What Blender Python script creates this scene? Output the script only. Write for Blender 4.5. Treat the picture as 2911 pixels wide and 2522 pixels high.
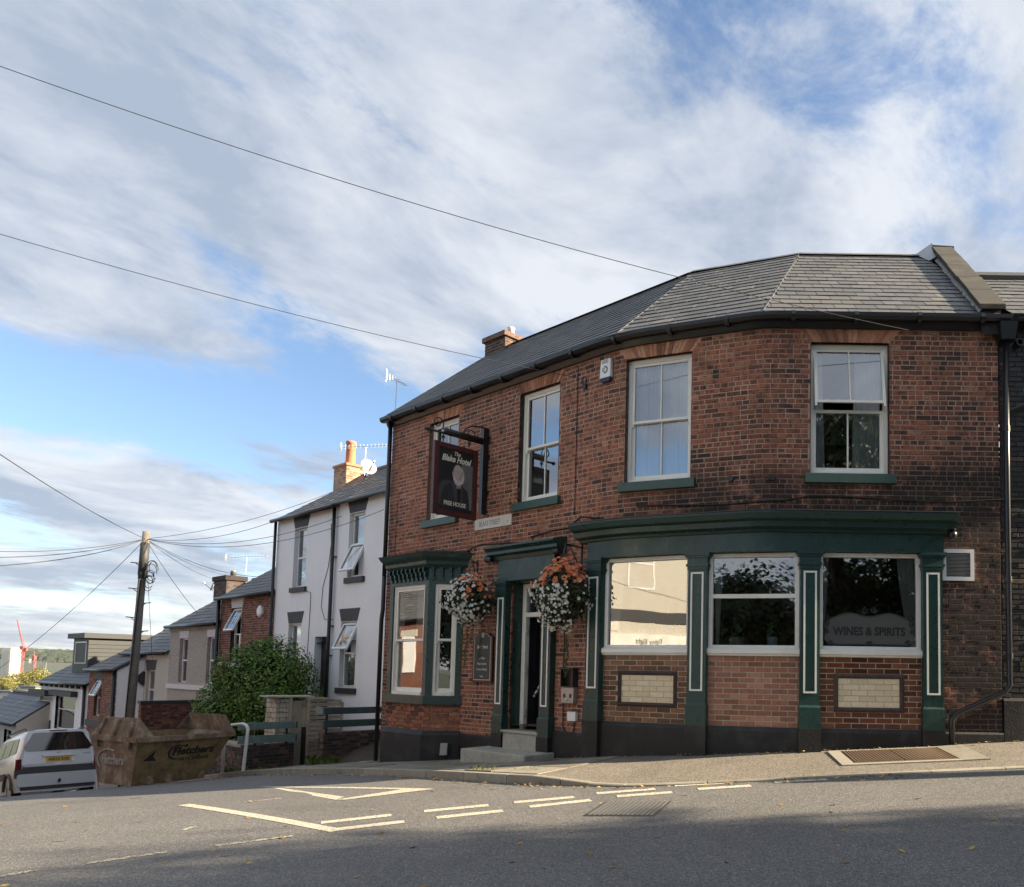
import bpy, bmesh, math, random
from math import sin, cos, tan, radians, pi, hypot, atan2, sqrt, floor, exp
from mathutils import Vector, Matrix, noise
random.seed(7)
for _o in list(bpy.data.objects): bpy.data.objects.remove(_o)
SC = bpy.context.scene
COL = SC.collection
# ------------------------------------------------------------------ camera
F_PX = 2252.; CX = 1948.; CY = 1754.; PITCH = radians(4.0); ROLL = .015; IMW = 2911.; IMH = 2522.
cam_d = bpy.data.cameras.new('camera'); cam = bpy.data.objects.new('camera', cam_d); COL.objects.link(cam)
_fw = Vector((0, cos(PITCH), sin(PITCH))); _r0 = Vector((1, 0, 0)); _u0 = Vector((0, -sin(PITCH), cos(PITCH)))
_r = _r0*cos(ROLL)+_u0*sin(ROLL); _u = _u0*cos(ROLL)-_r0*sin(ROLL)
cam.matrix_world = Matrix(((_r.x, _u.x, -_fw.x, 0), (_r.y, _u.y, -_fw.y, 0), (_r.z, _u.z, -_fw.z, 0), (0, 0, 0, 1)))
cam_d.sensor_fit = 'HORIZONTAL'; cam_d.sensor_width = 36; cam_d.lens = 36*F_PX/IMW
cam_d.shift_x = -(CX-IMW/2)/IMW; cam_d.shift_y = (CY-IMH/2)/IMW
cam_d.clip_start = .05; cam_d.clip_end = 9000
SC.camera = cam
# ------------------------------------------------------------------ sun, sky, exposure
SUN_EL = radians(25.0); SUN_AZ = radians(-2.2)      # azimuth from +X towards +Y
sun_v = Vector((cos(SUN_EL)*cos(SUN_AZ), cos(SUN_EL)*sin(SUN_AZ), sin(SUN_EL)))
sd = bpy.data.lights.new('sun', 'SUN'); sd.energy = 5.0; sd.angle = radians(.7); sd.color = (1, .82, .58)
sun = bpy.data.objects.new('sun', sd); COL.objects.link(sun)
sun.rotation_euler = (-sun_v).to_track_quat('-Z', 'Y').to_euler()
W = bpy.data.worlds.new('World'); SC.world = W; W.use_nodes = True
def build_world():
    nt = W.node_tree; N = nt.nodes; L = nt.links
    for n in list(N): N.remove(n)
    out = N.new('ShaderNodeOutputWorld')
    sky = N.new('ShaderNodeTexSky'); sky.sky_type = 'NISHITA'; sky.sun_disc = False
    sky.sun_elevation = SUN_EL; sky.sun_rotation = pi/2-SUN_AZ
    sky.air_density = 1.0; sky.dust_density = .6; sky.ozone_density = 2.5
    bg = N.new('ShaderNodeBackground'); bg.inputs[1].default_value = .066
    L.new(sky.outputs[0], bg.inputs[0])
    tc = N.new('ShaderNodeTexCoord')
    sep = N.new('ShaderNodeSeparateXYZ'); L.new(tc.outputs['Generated'], sep.inputs[0])
    def M(op, a, b=None, c=None, cl=False):
        m = N.new('ShaderNodeMath'); m.operation = op; m.use_clamp = cl
        for i, x in enumerate((a, b, c)):
            if x is None: continue
            if isinstance(x, (int, float)): m.inputs[i].default_value = x
            else: L.new(x, m.inputs[i])
        return m.outputs[0]
    z = M('MAXIMUM', sep.outputs[2], 0.0)
    den = M('ADD', z, .16)
    cx = M('DIVIDE', sep.outputs[0], den); cy = M('DIVIDE', sep.outputs[1], den)
    cmb = N.new('ShaderNodeCombineXYZ'); L.new(cx, cmb.inputs[0]); L.new(cy, cmb.inputs[1])
    def noise_n(scale, det, rough, loc, sc, rotz, dist=0.0):
        m0 = N.new('ShaderNodeMapping'); L.new(cmb.outputs[0], m0.inputs[0]); m0.inputs['Rotation'].default_value = (0, 0, rotz)
        mp = N.new('ShaderNodeMapping'); L.new(m0.outputs[0], mp.inputs[0])
        mp.inputs['Location'].default_value = loc; mp.inputs['Scale'].default_value = sc
        n = N.new('ShaderNodeTexNoise'); L.new(mp.outputs[0], n.inputs['Vector'])
        n.inputs['Scale'].default_value = scale; n.inputs['Detail'].default_value = det; n.inputs['Roughness'].default_value = rough
        n.inputs['Distortion'].default_value = dist
        return n.outputs['Fac']
    big = noise_n(1.15, 9, .5, (5.6, 2.3, 0), (.85, 1.2, 1), radians(-52), .2)
    med = noise_n(2.9, 12, .68, (7.3, 4.4, 2), (.85, 1.25, 1), radians(-55), .3)
    shade = noise_n(1.9, 10, .62, (1.2, 9.6, 5), (.85, 1.2, 1), radians(-52), .25)
    dens = M('ADD', M('MULTIPLY', big, .60), M('MULTIPLY', med, .40))
    # fewer gaps high up, a clear band low over the houses
    dens = M('ADD', dens, M('MULTIPLY', M('MINIMUM', z, .5), .10))
    q = M('DIVIDE', M('SUBTRACT', z, .25), .075); dens = M('SUBTRACT', dens, M('MULTIPLY', M('POWER', 2.718, M('MULTIPLY', M('MULTIPLY', q, q), -1.0)), .075))
    rmp = N.new('ShaderNodeMapRange'); rmp.inputs['From Min'].default_value = .415; rmp.inputs['From Max'].default_value = .535
    rmp.interpolation_type = 'SMOOTHSTEP'; L.new(dens, rmp.inputs['Value'])
    cov = M('MULTIPLY', rmp.outputs[0], .94)
    cr = N.new('ShaderNodeValToRGB'); L.new(shade, cr.inputs[0])
    e = cr.color_ramp.elements
    e[0].position = .38; e[0].color = (.42, .49, .61, 1); e[1].position = .60; e[1].color = (.80, .835, .885, 1)
    bg2 = N.new('ShaderNodeBackground'); L.new(cr.outputs[0], bg2.inputs[0]); bg2.inputs[1].default_value = .30
    mx = N.new('ShaderNodeMixShader'); L.new(cov, mx.inputs[0]); L.new(bg.outputs[0], mx.inputs[1]); L.new(bg2.outputs[0], mx.inputs[2])
    L.new(mx.outputs[0], out.inputs[0])
build_world()
vs = SC.view_settings; vs.view_transform = 'Standard'; vs.look = 'None'; vs.gamma = 1; vs.use_curve_mapping = False
vs.exposure = 1.85
SC.cycles.use_denoising = True; SC.cycles.max_bounces = 8; SC.cycles.transparent_max_bounces = 12
SC.cycles.caustics_reflective = False; SC.cycles.caustics_refractive = False
# ------------------------------------------------------------------ photo pixel -> direction, and the ground
def ray(u, v):
    dx = (u-CX)/F_PX; dy = -(v-CY)/F_PX
    x0 = dx*cos(ROLL)-dy*sin(ROLL); y0 = dx*sin(ROLL)+dy*cos(ROLL)
    return (x0, cos(PITCH)-y0*sin(PITCH), sin(PITCH)+y0*cos(PITCH))
BD = (-.772, .636); P0 = (-3.14, 10.99)          # downhill direction of the side street
def smin(a, b, k):
    h = max(k-abs(a-b), 0)/k
    return min(a, b)-h*h*k*.25
def softplus(x, w=.8):
    x /= w
    return w*(x if x > 20 else math.log1p(exp(x)))
def sdown(x, y): return (x-P0[0])*BD[0]+(y-P0[1])*BD[1]
def g(x, y):
    xx = 60*math.tanh(x/60.); yy = 60*math.tanh(y/60.)
    a = -1.6+.055*xx+.03*yy
    s = sdown(x, y)
    b = -1.35-.11*s-.052*softplus(s-7.8)
    z = smin(a, b, .5)
    if s > 30:                                   # valley floor, then the far hillside
        t = s-30; z30 = -1.35-.11*30-.052*22.2; q = min(1, t/130.); q = q*(2-q)
        fl = z30+(-34-z30)*q
        if t > 1500:
            q = min(1, (t-1500)/1600.); q = q*q*(3-2*q)
            fl = fl+q*(60+12*noise.noise((x/700., y/700., 0))+6*noise.noise((x/150., y/150., 3)))
        z = fl
    return z
def ong(u, v, dz=0):
    d = ray(u, v); t = 1.
    while t < 150:
        if d[2]*t < g(d[0]*t, d[1]*t)+dz: break
        t *= 1.004
    return Vector((d[0]*t, d[1]*t, d[2]*t))
# views used to read positions off the photograph: origin and scale
ZV = dict(z1=(0,1700,2.585),z2=(500,1250,1.886),z3=(1050,1050,2.757),z4=(1050,1500,2.56),z5=(1600,850,2.56),z6=(1600,1450,2.389),z7=(2200,650,2.2405),z8=(2200,1400,2.2405),r1=(0,2050,2.068),r2=(900,2050,2.068),r3=(1900,2050,2.0455),fa=(0,1550,3.584),ga=(640,1900,4.308),va=(0,2020,6.893),po=(380,1480,3.735),by=(1050,1560,7.168),bk=(1230,1540,4.2204))
def zz(k, x, y):
    o = ZV[k]; return (o[0]+x/o[2], o[1]+y/o[2])
# ------------------------------------------------------------------ frames
class Frame:
    """facade frame: heading h degrees (how far it recedes to the left); a to the right, b outwards, z up"""
    def __init__(s, P, h, z=0.0):
        s.P = P; s.h = h; s.z0 = z; r = radians(h)
        s.t = (cos(r), -sin(r)); s.n = (-sin(r), -cos(r))
    def p(s, a, b, z): return Vector((s.P[0]+a*s.t[0]+b*s.n[0], s.P[1]+a*s.t[1]+b*s.n[1], s.z0+z))
    def px(s, k, x, y, b=0.0):
        u, v = zz(k, x, y) if k else (x, y)
        d = ray(u, v)
        q = (s.P[0]*s.n[0]+s.P[1]*s.n[1]+b)/(d[0]*s.n[0]+d[1]*s.n[1])
        X, Y, Z = d[0]*q, d[1]*q, d[2]*q
        return ((X-s.P[0])*s.t[0]+(Y-s.P[1])*s.t[1], Z-s.z0)
    def off(s, a, b, dh=0, z=None):
        q = s.p(a, b, 0); return Frame((q.x, q.y), s.h+dh, s.z0 if z is None else z)
    def mat(s, a, b, z):
        q = s.p(a, b, z)
        return Matrix(((s.t[0], 0, s.n[0], q.x), (s.t[1], 0, s.n[1], q.y), (0, 1, 0, q.z), (0, 0, 0, 1)))
    # path interface
    def at(s, q): return s.p(q, 0, 0), s.h
# ------------------------------------------------------------------ mesh builder
class MB:
    def __init__(s): s.v = []; s.f = []; s.uv = None
    def add(s, vs, fs):
        o = len(s.v); s.v += [tuple(q) for q in vs]; s.f += [tuple(i+o for i in f) for f in fs]; return s
    def hexa(s, p, skip=()):
        """p: 8 points, 0-3 bottom ring (ccw from above), 4-7 top ring"""
        fs = [(0,3,2,1),(4,5,6,7),(0,1,5,4),(1,2,6,5),(2,3,7,6),(3,0,4,7)]
        return s.add(p, [f for i, f in enumerate(fs) if i not in skip])
    def box(s, F, a0, a1, b0, b1, z0, z1):
        return s.hexa([F.p(a0,b1,z0),F.p(a1,b1,z0),F.p(a1,b0,z0),F.p(a0,b0,z0),F.p(a0,b1,z1),F.p(a1,b1,z1),F.p(a1,b0,z1),F.p(a0,b0,z1)])
    def boxc(s, c, d):
        x, y, z = c; a, b, e = d[0]/2, d[1]/2, d[2]/2
        return s.hexa([(x-a,y-b,z-e),(x+a,y-b,z-e),(x+a,y+b,z-e),(x-a,y+b,z-e),(x-a,y-b,z+e),(x+a,y-b,z+e),(x+a,y+b,z+e),(x-a,y+b,z+e)])
    def quad(s, *p): return s.add(p, [tuple(range(len(p)))])
    def tube(s, pts, r, n=8, cap=True):
        pts = [Vector(p) for p in pts]; rr = r if isinstance(r, (list, tuple)) else [r]*len(pts)
        o = len(s.v); up = None
        for i, p in enumerate(pts):
            d = (pts[min(i+1, len(pts)-1)]-pts[max(i-1, 0)])
            if d.length < 1e-9: d = Vector((0, 0, 1))
            d.normalize()
            if up is None:
                up = Vector((0, 0, 1)) if abs(d.z) < .9 else Vector((0, 1, 0))
            x = d.cross(up)
            if x.length < 1e-6: x = d.cross(Vector((1, 0, 0)))
            x.normalize(); y = x.cross(d); up = y
            for k in range(n):
                a = 2*pi*k/n; s.v.append(tuple(p+x*(rr[i]*cos(a))+y*(rr[i]*sin(a))))
        for i in range(len(pts)-1):
            for k in range(n):
                k2 = (k+1) % n; A = o+i*n; B = A+n
                s.f.append((A+k, A+k2, B+k2, B+k))
        if cap:
            s.f.append(tuple(o+k for k in range(n))[::-1]); e = o+(len(pts)-1)*n; s.f.append(tuple(e+k for k in range(n)))
        return s
    def lathe(s, c, prof, n=16, axis=None):
        """profile [(r, h)] about axis (default z) at c"""
        ax = Vector(axis) if axis else Vector((0, 0, 1)); ax.normalize()
        x = ax.orthogonal().normalized(); y = ax.cross(x); c = Vector(c); o = len(s.v)
        for r, h in prof:
            for k in range(n):
                a = 2*pi*k/n; s.v.append(tuple(c+ax*h+x*(r*cos(a))+y*(r*sin(a))))
        for i in range(len(prof)-1):
            for k in range(n):
                k2 = (k+1) % n; A = o+i*n; B = A+n; s.f.append((A+k, A+k2, B+k2, B+k))
        s.f.append(tuple(o+k for k in range(n))[::-1]); e = o+(len(prof)-1)*n; s.f.append(tuple(e+k for k in range(n)))
        return s
    def extrude(s, poly, d):
        """closed polygon (3D points) extruded by vector d"""
        n = len(poly); d = Vector(d); P = [Vector(p) for p in poly]
        return s.add(P+[p+d for p in P], [tuple(range(n))[::-1], tuple(range(n, 2*n))]+[(i, (i+1) % n, n+(i+1) % n, n+i) for i in range(n)])
    def profile_path(s, path, prof):
        """sweep profile [(b, z)] along path: list of functions (b, z) -> point; ends capped"""
        m = len(prof); o = len(s.v)
        for fn in path:
            for b, z in prof: s.v.append(tuple(fn(b, z)))
        for i in range(len(path)-1):
            for k in range(m):
                k2 = (k+1) % m; A = o+i*m; B = A+m; s.f.append((A+k, B+k, B+k2, A+k2))
        s.f.append(tuple(o+k for k in range(m))); e = o+(len(path)-1)*m; s.f.append(tuple(e+k for k in range(m))[::-1])
        return s
    def mesh(s, name='mesh', smooth=False):
        me = bpy.data.meshes.new(name); me.from_pydata(s.v, [], s.f); me.update()
        bm = bmesh.new(); bm.from_mesh(me); bmesh.ops.recalc_face_normals(bm, faces=bm.faces); bm.to_mesh(me); bm.free()
        if smooth: me.polygons.foreach_set('use_smooth', [True]*len(me.polygons))
        return me
    def raw(s, name='mesh'):
        me = bpy.data.meshes.new(name); me.from_pydata(s.v, [], s.f); me.update(); return me
    def build(s, name, mat, parent=None, smooth=False, kind=None, recalc=True, bevel=0):
        me = s.mesh(name, smooth) if recalc else s.raw(name)
        if smooth and not recalc: me.polygons.foreach_set('use_smooth', [True]*len(me.polygons))
        return link(name, me, mat, parent, kind, bevel)
def link(name, me, mat, parent=None, kind=None, bevel=0):
    o = bpy.data.objects.new(name, me); COL.objects.link(o)
    if mat is not None and me is not None and not me.materials: me.materials.append(M_[mat] if isinstance(mat, str) else mat)
    if parent is not None: setpar(o, parent)
    if kind: o['kind'] = kind
    if bevel:
        m = o.modifiers.new('edge', 'BEVEL'); m.width = bevel; m.segments = 2; m.limit_method = 'ANGLE'; m.angle_limit = radians(40)
    return o
LOC = {}
def setpar(o, parent):
    o.parent = parent
    q = LOC.get(parent.name)
    if q is not None: o.matrix_parent_inverse = Matrix.Translation(-q)
def thing(name, label, cat, loc, group=None):
    o = bpy.data.objects.new(name, None); COL.objects.link(o); o.empty_display_size = .1
    o.location = loc; LOC[o.name] = Vector(loc)
    o['label'] = label; o['category'] = cat
    if group: o['group'] = group
    return o
def tag(o, label, cat, group=None, kind=None):
    if label: o['label'] = label
    if cat: o['category'] = cat
    if group: o['group'] = group
    if kind: o['kind'] = kind
    return o
def text(txt, F, a, z, b, size, mat, parent, name='lettering', align='CENTER', shear=0, ext=.002, sx=1.0, rot=0, bold=0):
    cu = bpy.data.curves.new(name, 'FONT'); cu.body = txt; cu.size = size; cu.align_x = align; cu.extrude = ext; cu.shear = shear; cu.offset = bold
    cu.resolution_u = 3
    t_ = bpy.data.objects.new('tmp', cu); me = bpy.data.meshes.new_from_object(t_); bpy.data.objects.remove(t_); me.name = name
    me.materials.clear(); me.materials.append(M_[mat]); o = bpy.data.objects.new(name, me); COL.objects.link(o)
    m = F.mat(a, b, z) if not isinstance(F, Matrix) else F
    o.parent = parent
    q = LOC.get(parent.name)
    if q is not None: o.matrix_parent_inverse = Matrix.Translation(-q)
    o.matrix_basis = m @ Matrix.Rotation(rot, 4, 'Z') @ Matrix.Diagonal((sx, 1, 1, 1))
    return o
# ------------------------------------------------------------------ materials
M_ = {}
class NB:
    def __init__(s, name):
        s.m = bpy.data.materials.new(name); s.m.use_nodes = True; s.nt = s.m.node_tree; s.N = s.nt.nodes; s.L = s.nt.links
        s.b = s.N['Principled BSDF']; s.out = s.N['Material Output']; M_[name] = s.m
    def n(s, t, **kw):
        x = s.N.new(t)
        for k, v in kw.items(): setattr(x, k, v)
        return x
    def pos(s):
        if not hasattr(s, '_p'): s._p = s.n('ShaderNodeNewGeometry')
        return s._p.outputs['Position']
    def math(s, op, a, b=None, cl=False):
        m = s.n('ShaderNodeMath', operation=op, use_clamp=cl)
        for i, x in enumerate((a, b)):
            if x is None: continue
            if isinstance(x, (int, float)): m.inputs[i].default_value = x
            else: s.L.new(x, m.inputs[i])
        return m.outputs[0]
    def noise(s, scale, det=4, rough=.55, sc=(1,1,1), vec=None, dist=0):
        mp = s.n('ShaderNodeMapping'); mp.inputs['Scale'].default_value = sc; s.L.new(vec or s.pos(), mp.inputs[0])
        x = s.n('ShaderNodeTexNoise'); x.inputs['Scale'].default_value = scale; x.inputs['Detail'].default_value = det; x.inputs['Roughness'].default_value = rough
        x.inputs['Distortion'].default_value = dist
        s.L.new(mp.outputs[0], x.inputs['Vector']); return x.outputs['Fac']
    def ramp(s, fac, stops, interp='LINEAR'):
        r = s.n('ShaderNodeValToRGB'); r.color_ramp.interpolation = interp; s.L.new(fac, r.inputs[0]); E = r.color_ramp.elements
        while len(E) < len(stops): E.new(.5)
        for e, (p, c) in zip(E, stops):
            e.position = p; e.color = (c, c, c, 1) if isinstance(c, (int, float)) else (*c, 1)
        return r.outputs[0]
    def mix(s, fac, a, b, mode='MIX'):
        m = s.n('ShaderNodeMix', data_type='RGBA', blend_type=mode)
        for i, x in ((0, fac), (6, a), (7, b)):
            if isinstance(x, (int, float)): m.inputs[i].default_value = x if i == 0 else (x, x, x, 1)
            elif isinstance(x, tuple): m.inputs[i].default_value = (*x, 1)
            else: s.L.new(x, m.inputs[i])
        return m.outputs[2]
    def isl(s):
        """one random number for each separate piece, joined or an object of its own"""
        gm = s.n('ShaderNodeNewGeometry'); oi = s.n('ShaderNodeObjectInfo')
        return s.math('FRACT', s.math('ADD', gm.outputs['Random Per Island'], oi.outputs['Random']))
    def col(s, c):
        if isinstance(c, tuple): s.b.inputs['Base Color'].default_value = (*c, 1)
        else: s.L.new(c, s.b.inputs['Base Color'])
        return s
    def rough(s, r):
        if isinstance(r, (int, float)): s.b.inputs['Roughness'].default_value = r
        else: s.L.new(r, s.b.inputs['Roughness'])
        return s
    def bump(s, h, st=.3, d=.01):
        b = s.n('ShaderNodeBump'); b.inputs['Strength'].default_value = st; b.inputs['Distance'].default_value = d
        s.L.new(h, b.inputs['Height']); s.L.new(b.outputs[0], s.b.inputs['Normal']); return s
def hsv_var(s, col, amt, fac):
    """lighten or darken colour by fac 0..1 around .5"""
    k = s.math('ADD', s.math('MULTIPLY', s.math('SUBTRACT', fac, .5), amt), 1.0)
    x = s.n('ShaderNodeVectorMath', operation='SCALE'); s.L.new(col, x.inputs[0]) if not isinstance(col, tuple) else setattr(x.inputs[0], 'default_value', col)
    s.L.new(k, x.inputs['Scale']); return x.outputs[0]
def simple(name, c, r=.6, var=.25, sc=6, bump=.15, metal=0, spec=.5, dirt=None, corner=False):
    s = NB(name); f = s.noise(sc, 5, .6)
    c2 = hsv_var(s, c, var*2, f)
    if dirt:
        d = s.ramp(s.noise(2.3, 6, .65), [(.5, 0.0), (.72, 1.0)])
        c2 = s.mix(s.math('MULTIPLY', d, dirt[1]), c2, dirt[0])
    if corner: c2 = corner_soot(s, c2, .75, (.03, .027, .025))
    s.col(c2); s.rough(r); s.b.inputs['Metallic'].default_value = metal; s.b.inputs['Specular IOR Level'].default_value = spec
    if bump: s.bump(s.noise(sc*6, 4, .6), bump, .004)
    return s
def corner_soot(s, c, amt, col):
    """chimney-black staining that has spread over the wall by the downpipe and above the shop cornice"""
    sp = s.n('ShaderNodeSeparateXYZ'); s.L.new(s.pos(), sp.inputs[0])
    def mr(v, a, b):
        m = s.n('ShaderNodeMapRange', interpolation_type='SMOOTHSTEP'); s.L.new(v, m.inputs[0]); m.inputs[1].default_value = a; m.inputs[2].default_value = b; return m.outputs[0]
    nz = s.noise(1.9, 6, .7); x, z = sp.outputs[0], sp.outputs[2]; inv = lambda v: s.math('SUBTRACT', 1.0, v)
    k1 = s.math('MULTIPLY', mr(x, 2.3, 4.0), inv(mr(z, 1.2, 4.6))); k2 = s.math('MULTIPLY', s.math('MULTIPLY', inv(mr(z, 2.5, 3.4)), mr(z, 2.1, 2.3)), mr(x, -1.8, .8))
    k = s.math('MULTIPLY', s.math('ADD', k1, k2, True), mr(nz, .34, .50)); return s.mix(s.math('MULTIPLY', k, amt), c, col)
def bricks_mat(name, stops, soot=.5, rough=.85, bumpst=.5, gloss=None, blotch=.55, corner=False):
    s = NB(name); r = s.isl(); c = s.ramp(r, stops)
    fine = s.noise(38, 4, .65); c = hsv_var(s, c, 1.3 if gloss is None else .6, fine)
    blot = s.noise(14, 4, .6); c = s.mix(s.math('MULTIPLY', s.ramp(blot, [(.50, 0.0), (.64, 1.0)]), blotch), c, (.022, .015, .014))
    sootf = s.ramp(s.noise(.55, 6, .62, (1, 1, .7)), [(.46, 0.0), (.68, 1.0)])
    c = s.mix(s.math('MULTIPLY', sootf, soot), c, (.022, .018, .018))
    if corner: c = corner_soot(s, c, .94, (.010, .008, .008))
    s.col(c); s.rough(rough if gloss is None else gloss); s.bump(s.noise(60, 3, .6), bumpst, .006)
    return s
def make_materials():
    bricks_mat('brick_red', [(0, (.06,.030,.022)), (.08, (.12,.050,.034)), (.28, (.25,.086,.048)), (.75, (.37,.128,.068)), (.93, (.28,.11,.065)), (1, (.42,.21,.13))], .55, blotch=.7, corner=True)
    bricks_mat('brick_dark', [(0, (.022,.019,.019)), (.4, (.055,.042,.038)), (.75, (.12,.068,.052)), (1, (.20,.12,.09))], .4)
    bricks_mat('brick_black', [(0, (.012,.012,.013)), (.6, (.022,.021,.022)), (.93, (.035,.033,.033)), (1, (.16,.10,.07))], .2, rough=.5)
    bricks_mat('brick_cottage', [(0, (.075,.035,.028)), (.3, (.17,.07,.048)), (.7, (.23,.095,.065)), (1, (.31,.15,.105))], .25)
    bricks_mat('brick_gauged', [(0, (.20,.085,.05)), (.25, (.38,.16,.09)), (.7, (.52,.235,.13)), (1, (.62,.34,.21))], .25, blotch=.2)
    bricks_mat('tile_brown', [(0, (.06,.018,.010)), (.35, (.12,.036,.018)), (.7, (.17,.055,.026)), (1, (.23,.09,.045))], .12, gloss=.16, bumpst=.18, blotch=.3)
    bricks_mat('tile_tan', [(0, (.20,.085,.055)), (.4, (.30,.125,.075)), (.75, (.36,.16,.10)), (1, (.42,.22,.15))], .1, gloss=.3, bumpst=.25, blotch=.25)
    bricks_mat('tile_cream', [(0, (.66,.55,.37)), (.5, (.73,.62,.43)), (1, (.77,.67,.49))], .04, gloss=.12, bumpst=.12, blotch=.0)
    bricks_mat('brick_chimney', [(0, (.26,.12,.07)), (.5, (.42,.22,.13)), (1, (.52,.34,.22))], .3)
    bricks_mat('stone_pale', [(0, (.46,.41,.31)), (.5, (.58,.52,.40)), (1, (.68,.62,.49))], .25)
    s = NB('slate'); r = s.isl()
    c = s.ramp(r, [(0, (.078,.08,.083)), (.5, (.098,.099,.10)), (.93, (.115,.114,.11)), (1, (.16,.155,.145))])
    c = hsv_var(s, c, 1.0, s.noise(26, 6, .7)); c = hsv_var(s, c, .6, s.noise(1.3, 5, .6)); li = s.ramp(s.noise(7, 6, .7), [(.62, 0.0), (.72, 1.0)])
    c = s.mix(s.math('MULTIPLY', li, .5), c, (.26, .25, .20)); s.col(c); s.rough(.55); s.bump(s.noise(40, 4, .6, (1, 1, 3)), .5, .005)
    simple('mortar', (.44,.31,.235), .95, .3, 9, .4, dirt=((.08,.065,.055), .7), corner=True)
    simple('mortar_dark', (.10,.088,.08), .95, .3, 9, .4)
    simple('mortar_black', (.02,.02,.021), .8, .3, 9, .3)
    simple('mortar_pale', (.40,.36,.29), .95, .3, 9, .3)
    simple('plinth_black', (.006,.006,.007), .6, .5, 5, .9, dirt=((.11,.105,.1), .3))
    s = NB('paint_green'); f = s.noise(5, 5, .6); c = hsv_var(s, (.013,.043,.038), .5, f)
    ch = s.ramp(s.noise(17, 6, .7), [(.68, 0.0), (.72, 1.0)]); c = s.mix(s.math('MULTIPLY', ch, .35), c, (.012,.03,.028)); s.col(c)
    wr = s.ramp(s.noise(4.5, 7, .72, (1, 1, .4)), [(.56, 0.0), (.70, 1.0)]); c = s.mix(s.math('MULTIPLY', wr, .45), c, (.045,.075,.07)); s.col(c); s.rough(s.ramp(s.noise(6, 5, .6), [(.3, .22), (.7, .48)])); s.bump(s.noise(16, 6, .65, (1.5, 1.5, .5)), .4, .01)
    s = NB('paint_green_sill'); c = hsv_var(s, (.035,.078,.066), .5, s.noise(7, 5, .6)); s.col(c); s.rough(.45); s.bump(s.noise(25, 4, .6), .2, .005)
    s = NB('paint_cream'); c = hsv_var(s, (.82,.79,.72), .2, s.noise(6, 4, .6))
    d = s.ramp(s.noise(19, 6, .7), [(.63, 0.0), (.7, 1.0)]); c = s.mix(s.math('MULTIPLY', d, .5), c, (.26,.22,.17)); s.col(c); s.rough(.5); s.bump(s.noise(30, 4, .6), .2, .004)
    simple('paint_white', (.76,.75,.71), .4, .1, 5, .08, dirt=((.45,.42,.36), .35))
    simple('upvc', (.80,.80,.80), .3, .06, 5, 0)
    s = NB('render_white'); c = hsv_var(s, (.83,.84,.85), .12, s.noise(1.5, 5, .6)); st = s.ramp(s.noise(1.2, 6, .6, (3, 3, .25)), [(.5, 0.0), (.75, 1.0)])
    c = s.mix(s.math('MULTIPLY', st, .10), c, (.45,.46,.48)); s.col(c); s.rough(.85); s.bump(s.noise(70, 3, .6), .3, .004)
    s = NB('render_white_warm'); c = hsv_var(s, (.85,.85,.84), .12, s.noise(1.5, 5, .6)); st = s.ramp(s.noise(1.2, 6, .6, (3, 3, .25)), [(.5, 0.0), (.75, 1.0)])
    c = s.mix(s.math('MULTIPLY', st, .10), c, (.48,.48,.49)); s.col(c); s.rough(.85); s.bump(s.noise(70, 3, .6), .3, .004)
    simple('render_cream', (.48,.46,.41), .85, .12, 3, .2, dirt=((.45,.41,.33), .4))
    s = NB('pebbledash'); v = s.n('ShaderNodeTexVoronoi'); v.inputs['Scale'].default_value = 42; s.L.new(s.pos(), v.inputs['Vector'])
    c = s.mix(.35, s.ramp(v.outputs['Color'], [(.2, (.22,.205,.18)), (.55, (.40,.375,.34)), (.9, (.58,.55,.5))]), (.38,.355,.32)); s.col(c); s.rough(.95); s.bump(v.outputs['Distance'], .8, .015)
    simple('stone_grey', (.30,.29,.265), .85, .3, 7, .5, dirt=((.10,.095,.08), .5))
    simple('stone_step', (.36,.35,.30), .85, .3, 9, .4, dirt=((.13,.14,.08), .55))
    simple('concrete', (.42,.40,.36), .9, .2, 8, .3)
    simple('coping_stone', (.03,.029,.026), .95, .6, 8, .7, dirt=((.10,.095,.08), .6))
    simple('lead', (.34,.35,.37), .5, .2, 6, .2)
    simple('iron_black', (.012,.012,.014), .32, .3, 8, .1)
    simple('paint_black', (.016,.016,.018), .35, .3, 8, .1)
    simple('lintel_black', (.035,.037,.042), .6, .3, 8, .2)
    simple('lintel_white', (.62,.62,.64), .7, .1, 8, .1)
    simple('joint_grey', (.30,.30,.31), .8, .1, 8, .1)
    simple('metal_grey', (.36,.36,.35), .4, .15, 8, .05, metal=.6)
    simple('metal_dark', (.05,.05,.05), .5, .2, 8, .1)
    simple('metal_bright', (.62,.63,.65), .35, .1, 8, 0, metal=.7)
    simple('plastic_white', (.78,.78,.77), .4, .05, 8, 0)
    simple('plastic_blue', (.02,.035,.11), .4, .05, 8, 0)
    simple('letter_black', (.012,.012,.012), .6, .05, 8, 0)
    simple('letter_cream', (.74,.70,.56), .6, .1, 20, 0)
    simple('letter_grey', (.18,.18,.18), .6, .1, 8, 0)
    simple('sign_white', (.62,.60,.54), .5, .12, 9, .05, dirt=((.35,.32,.26), .4))
    simple('sign_maroon', (.07,.014,.014), .45, .3, 9, .1)
    simple('sign_black', (.010,.011,.014), .4, .4, 9, .05)
    simple('sign_bg_grey', (.15,.155,.14), .5, .9, 5, 0)
    simple('skin_paint', (.50,.40,.36), .6, .2, 14, 0)
    simple('skin_shade', (.33,.25,.22), .6, .2, 14, 0)
    simple('beard_paint', (.60,.54,.52), .6, .25, 30, 0)
    simple('coat_paint', (.022,.022,.026), .6, .6, 9, 0)
    simple('coat_lapel', (.05,.05,.056), .6, .4, 9, 0)
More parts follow.
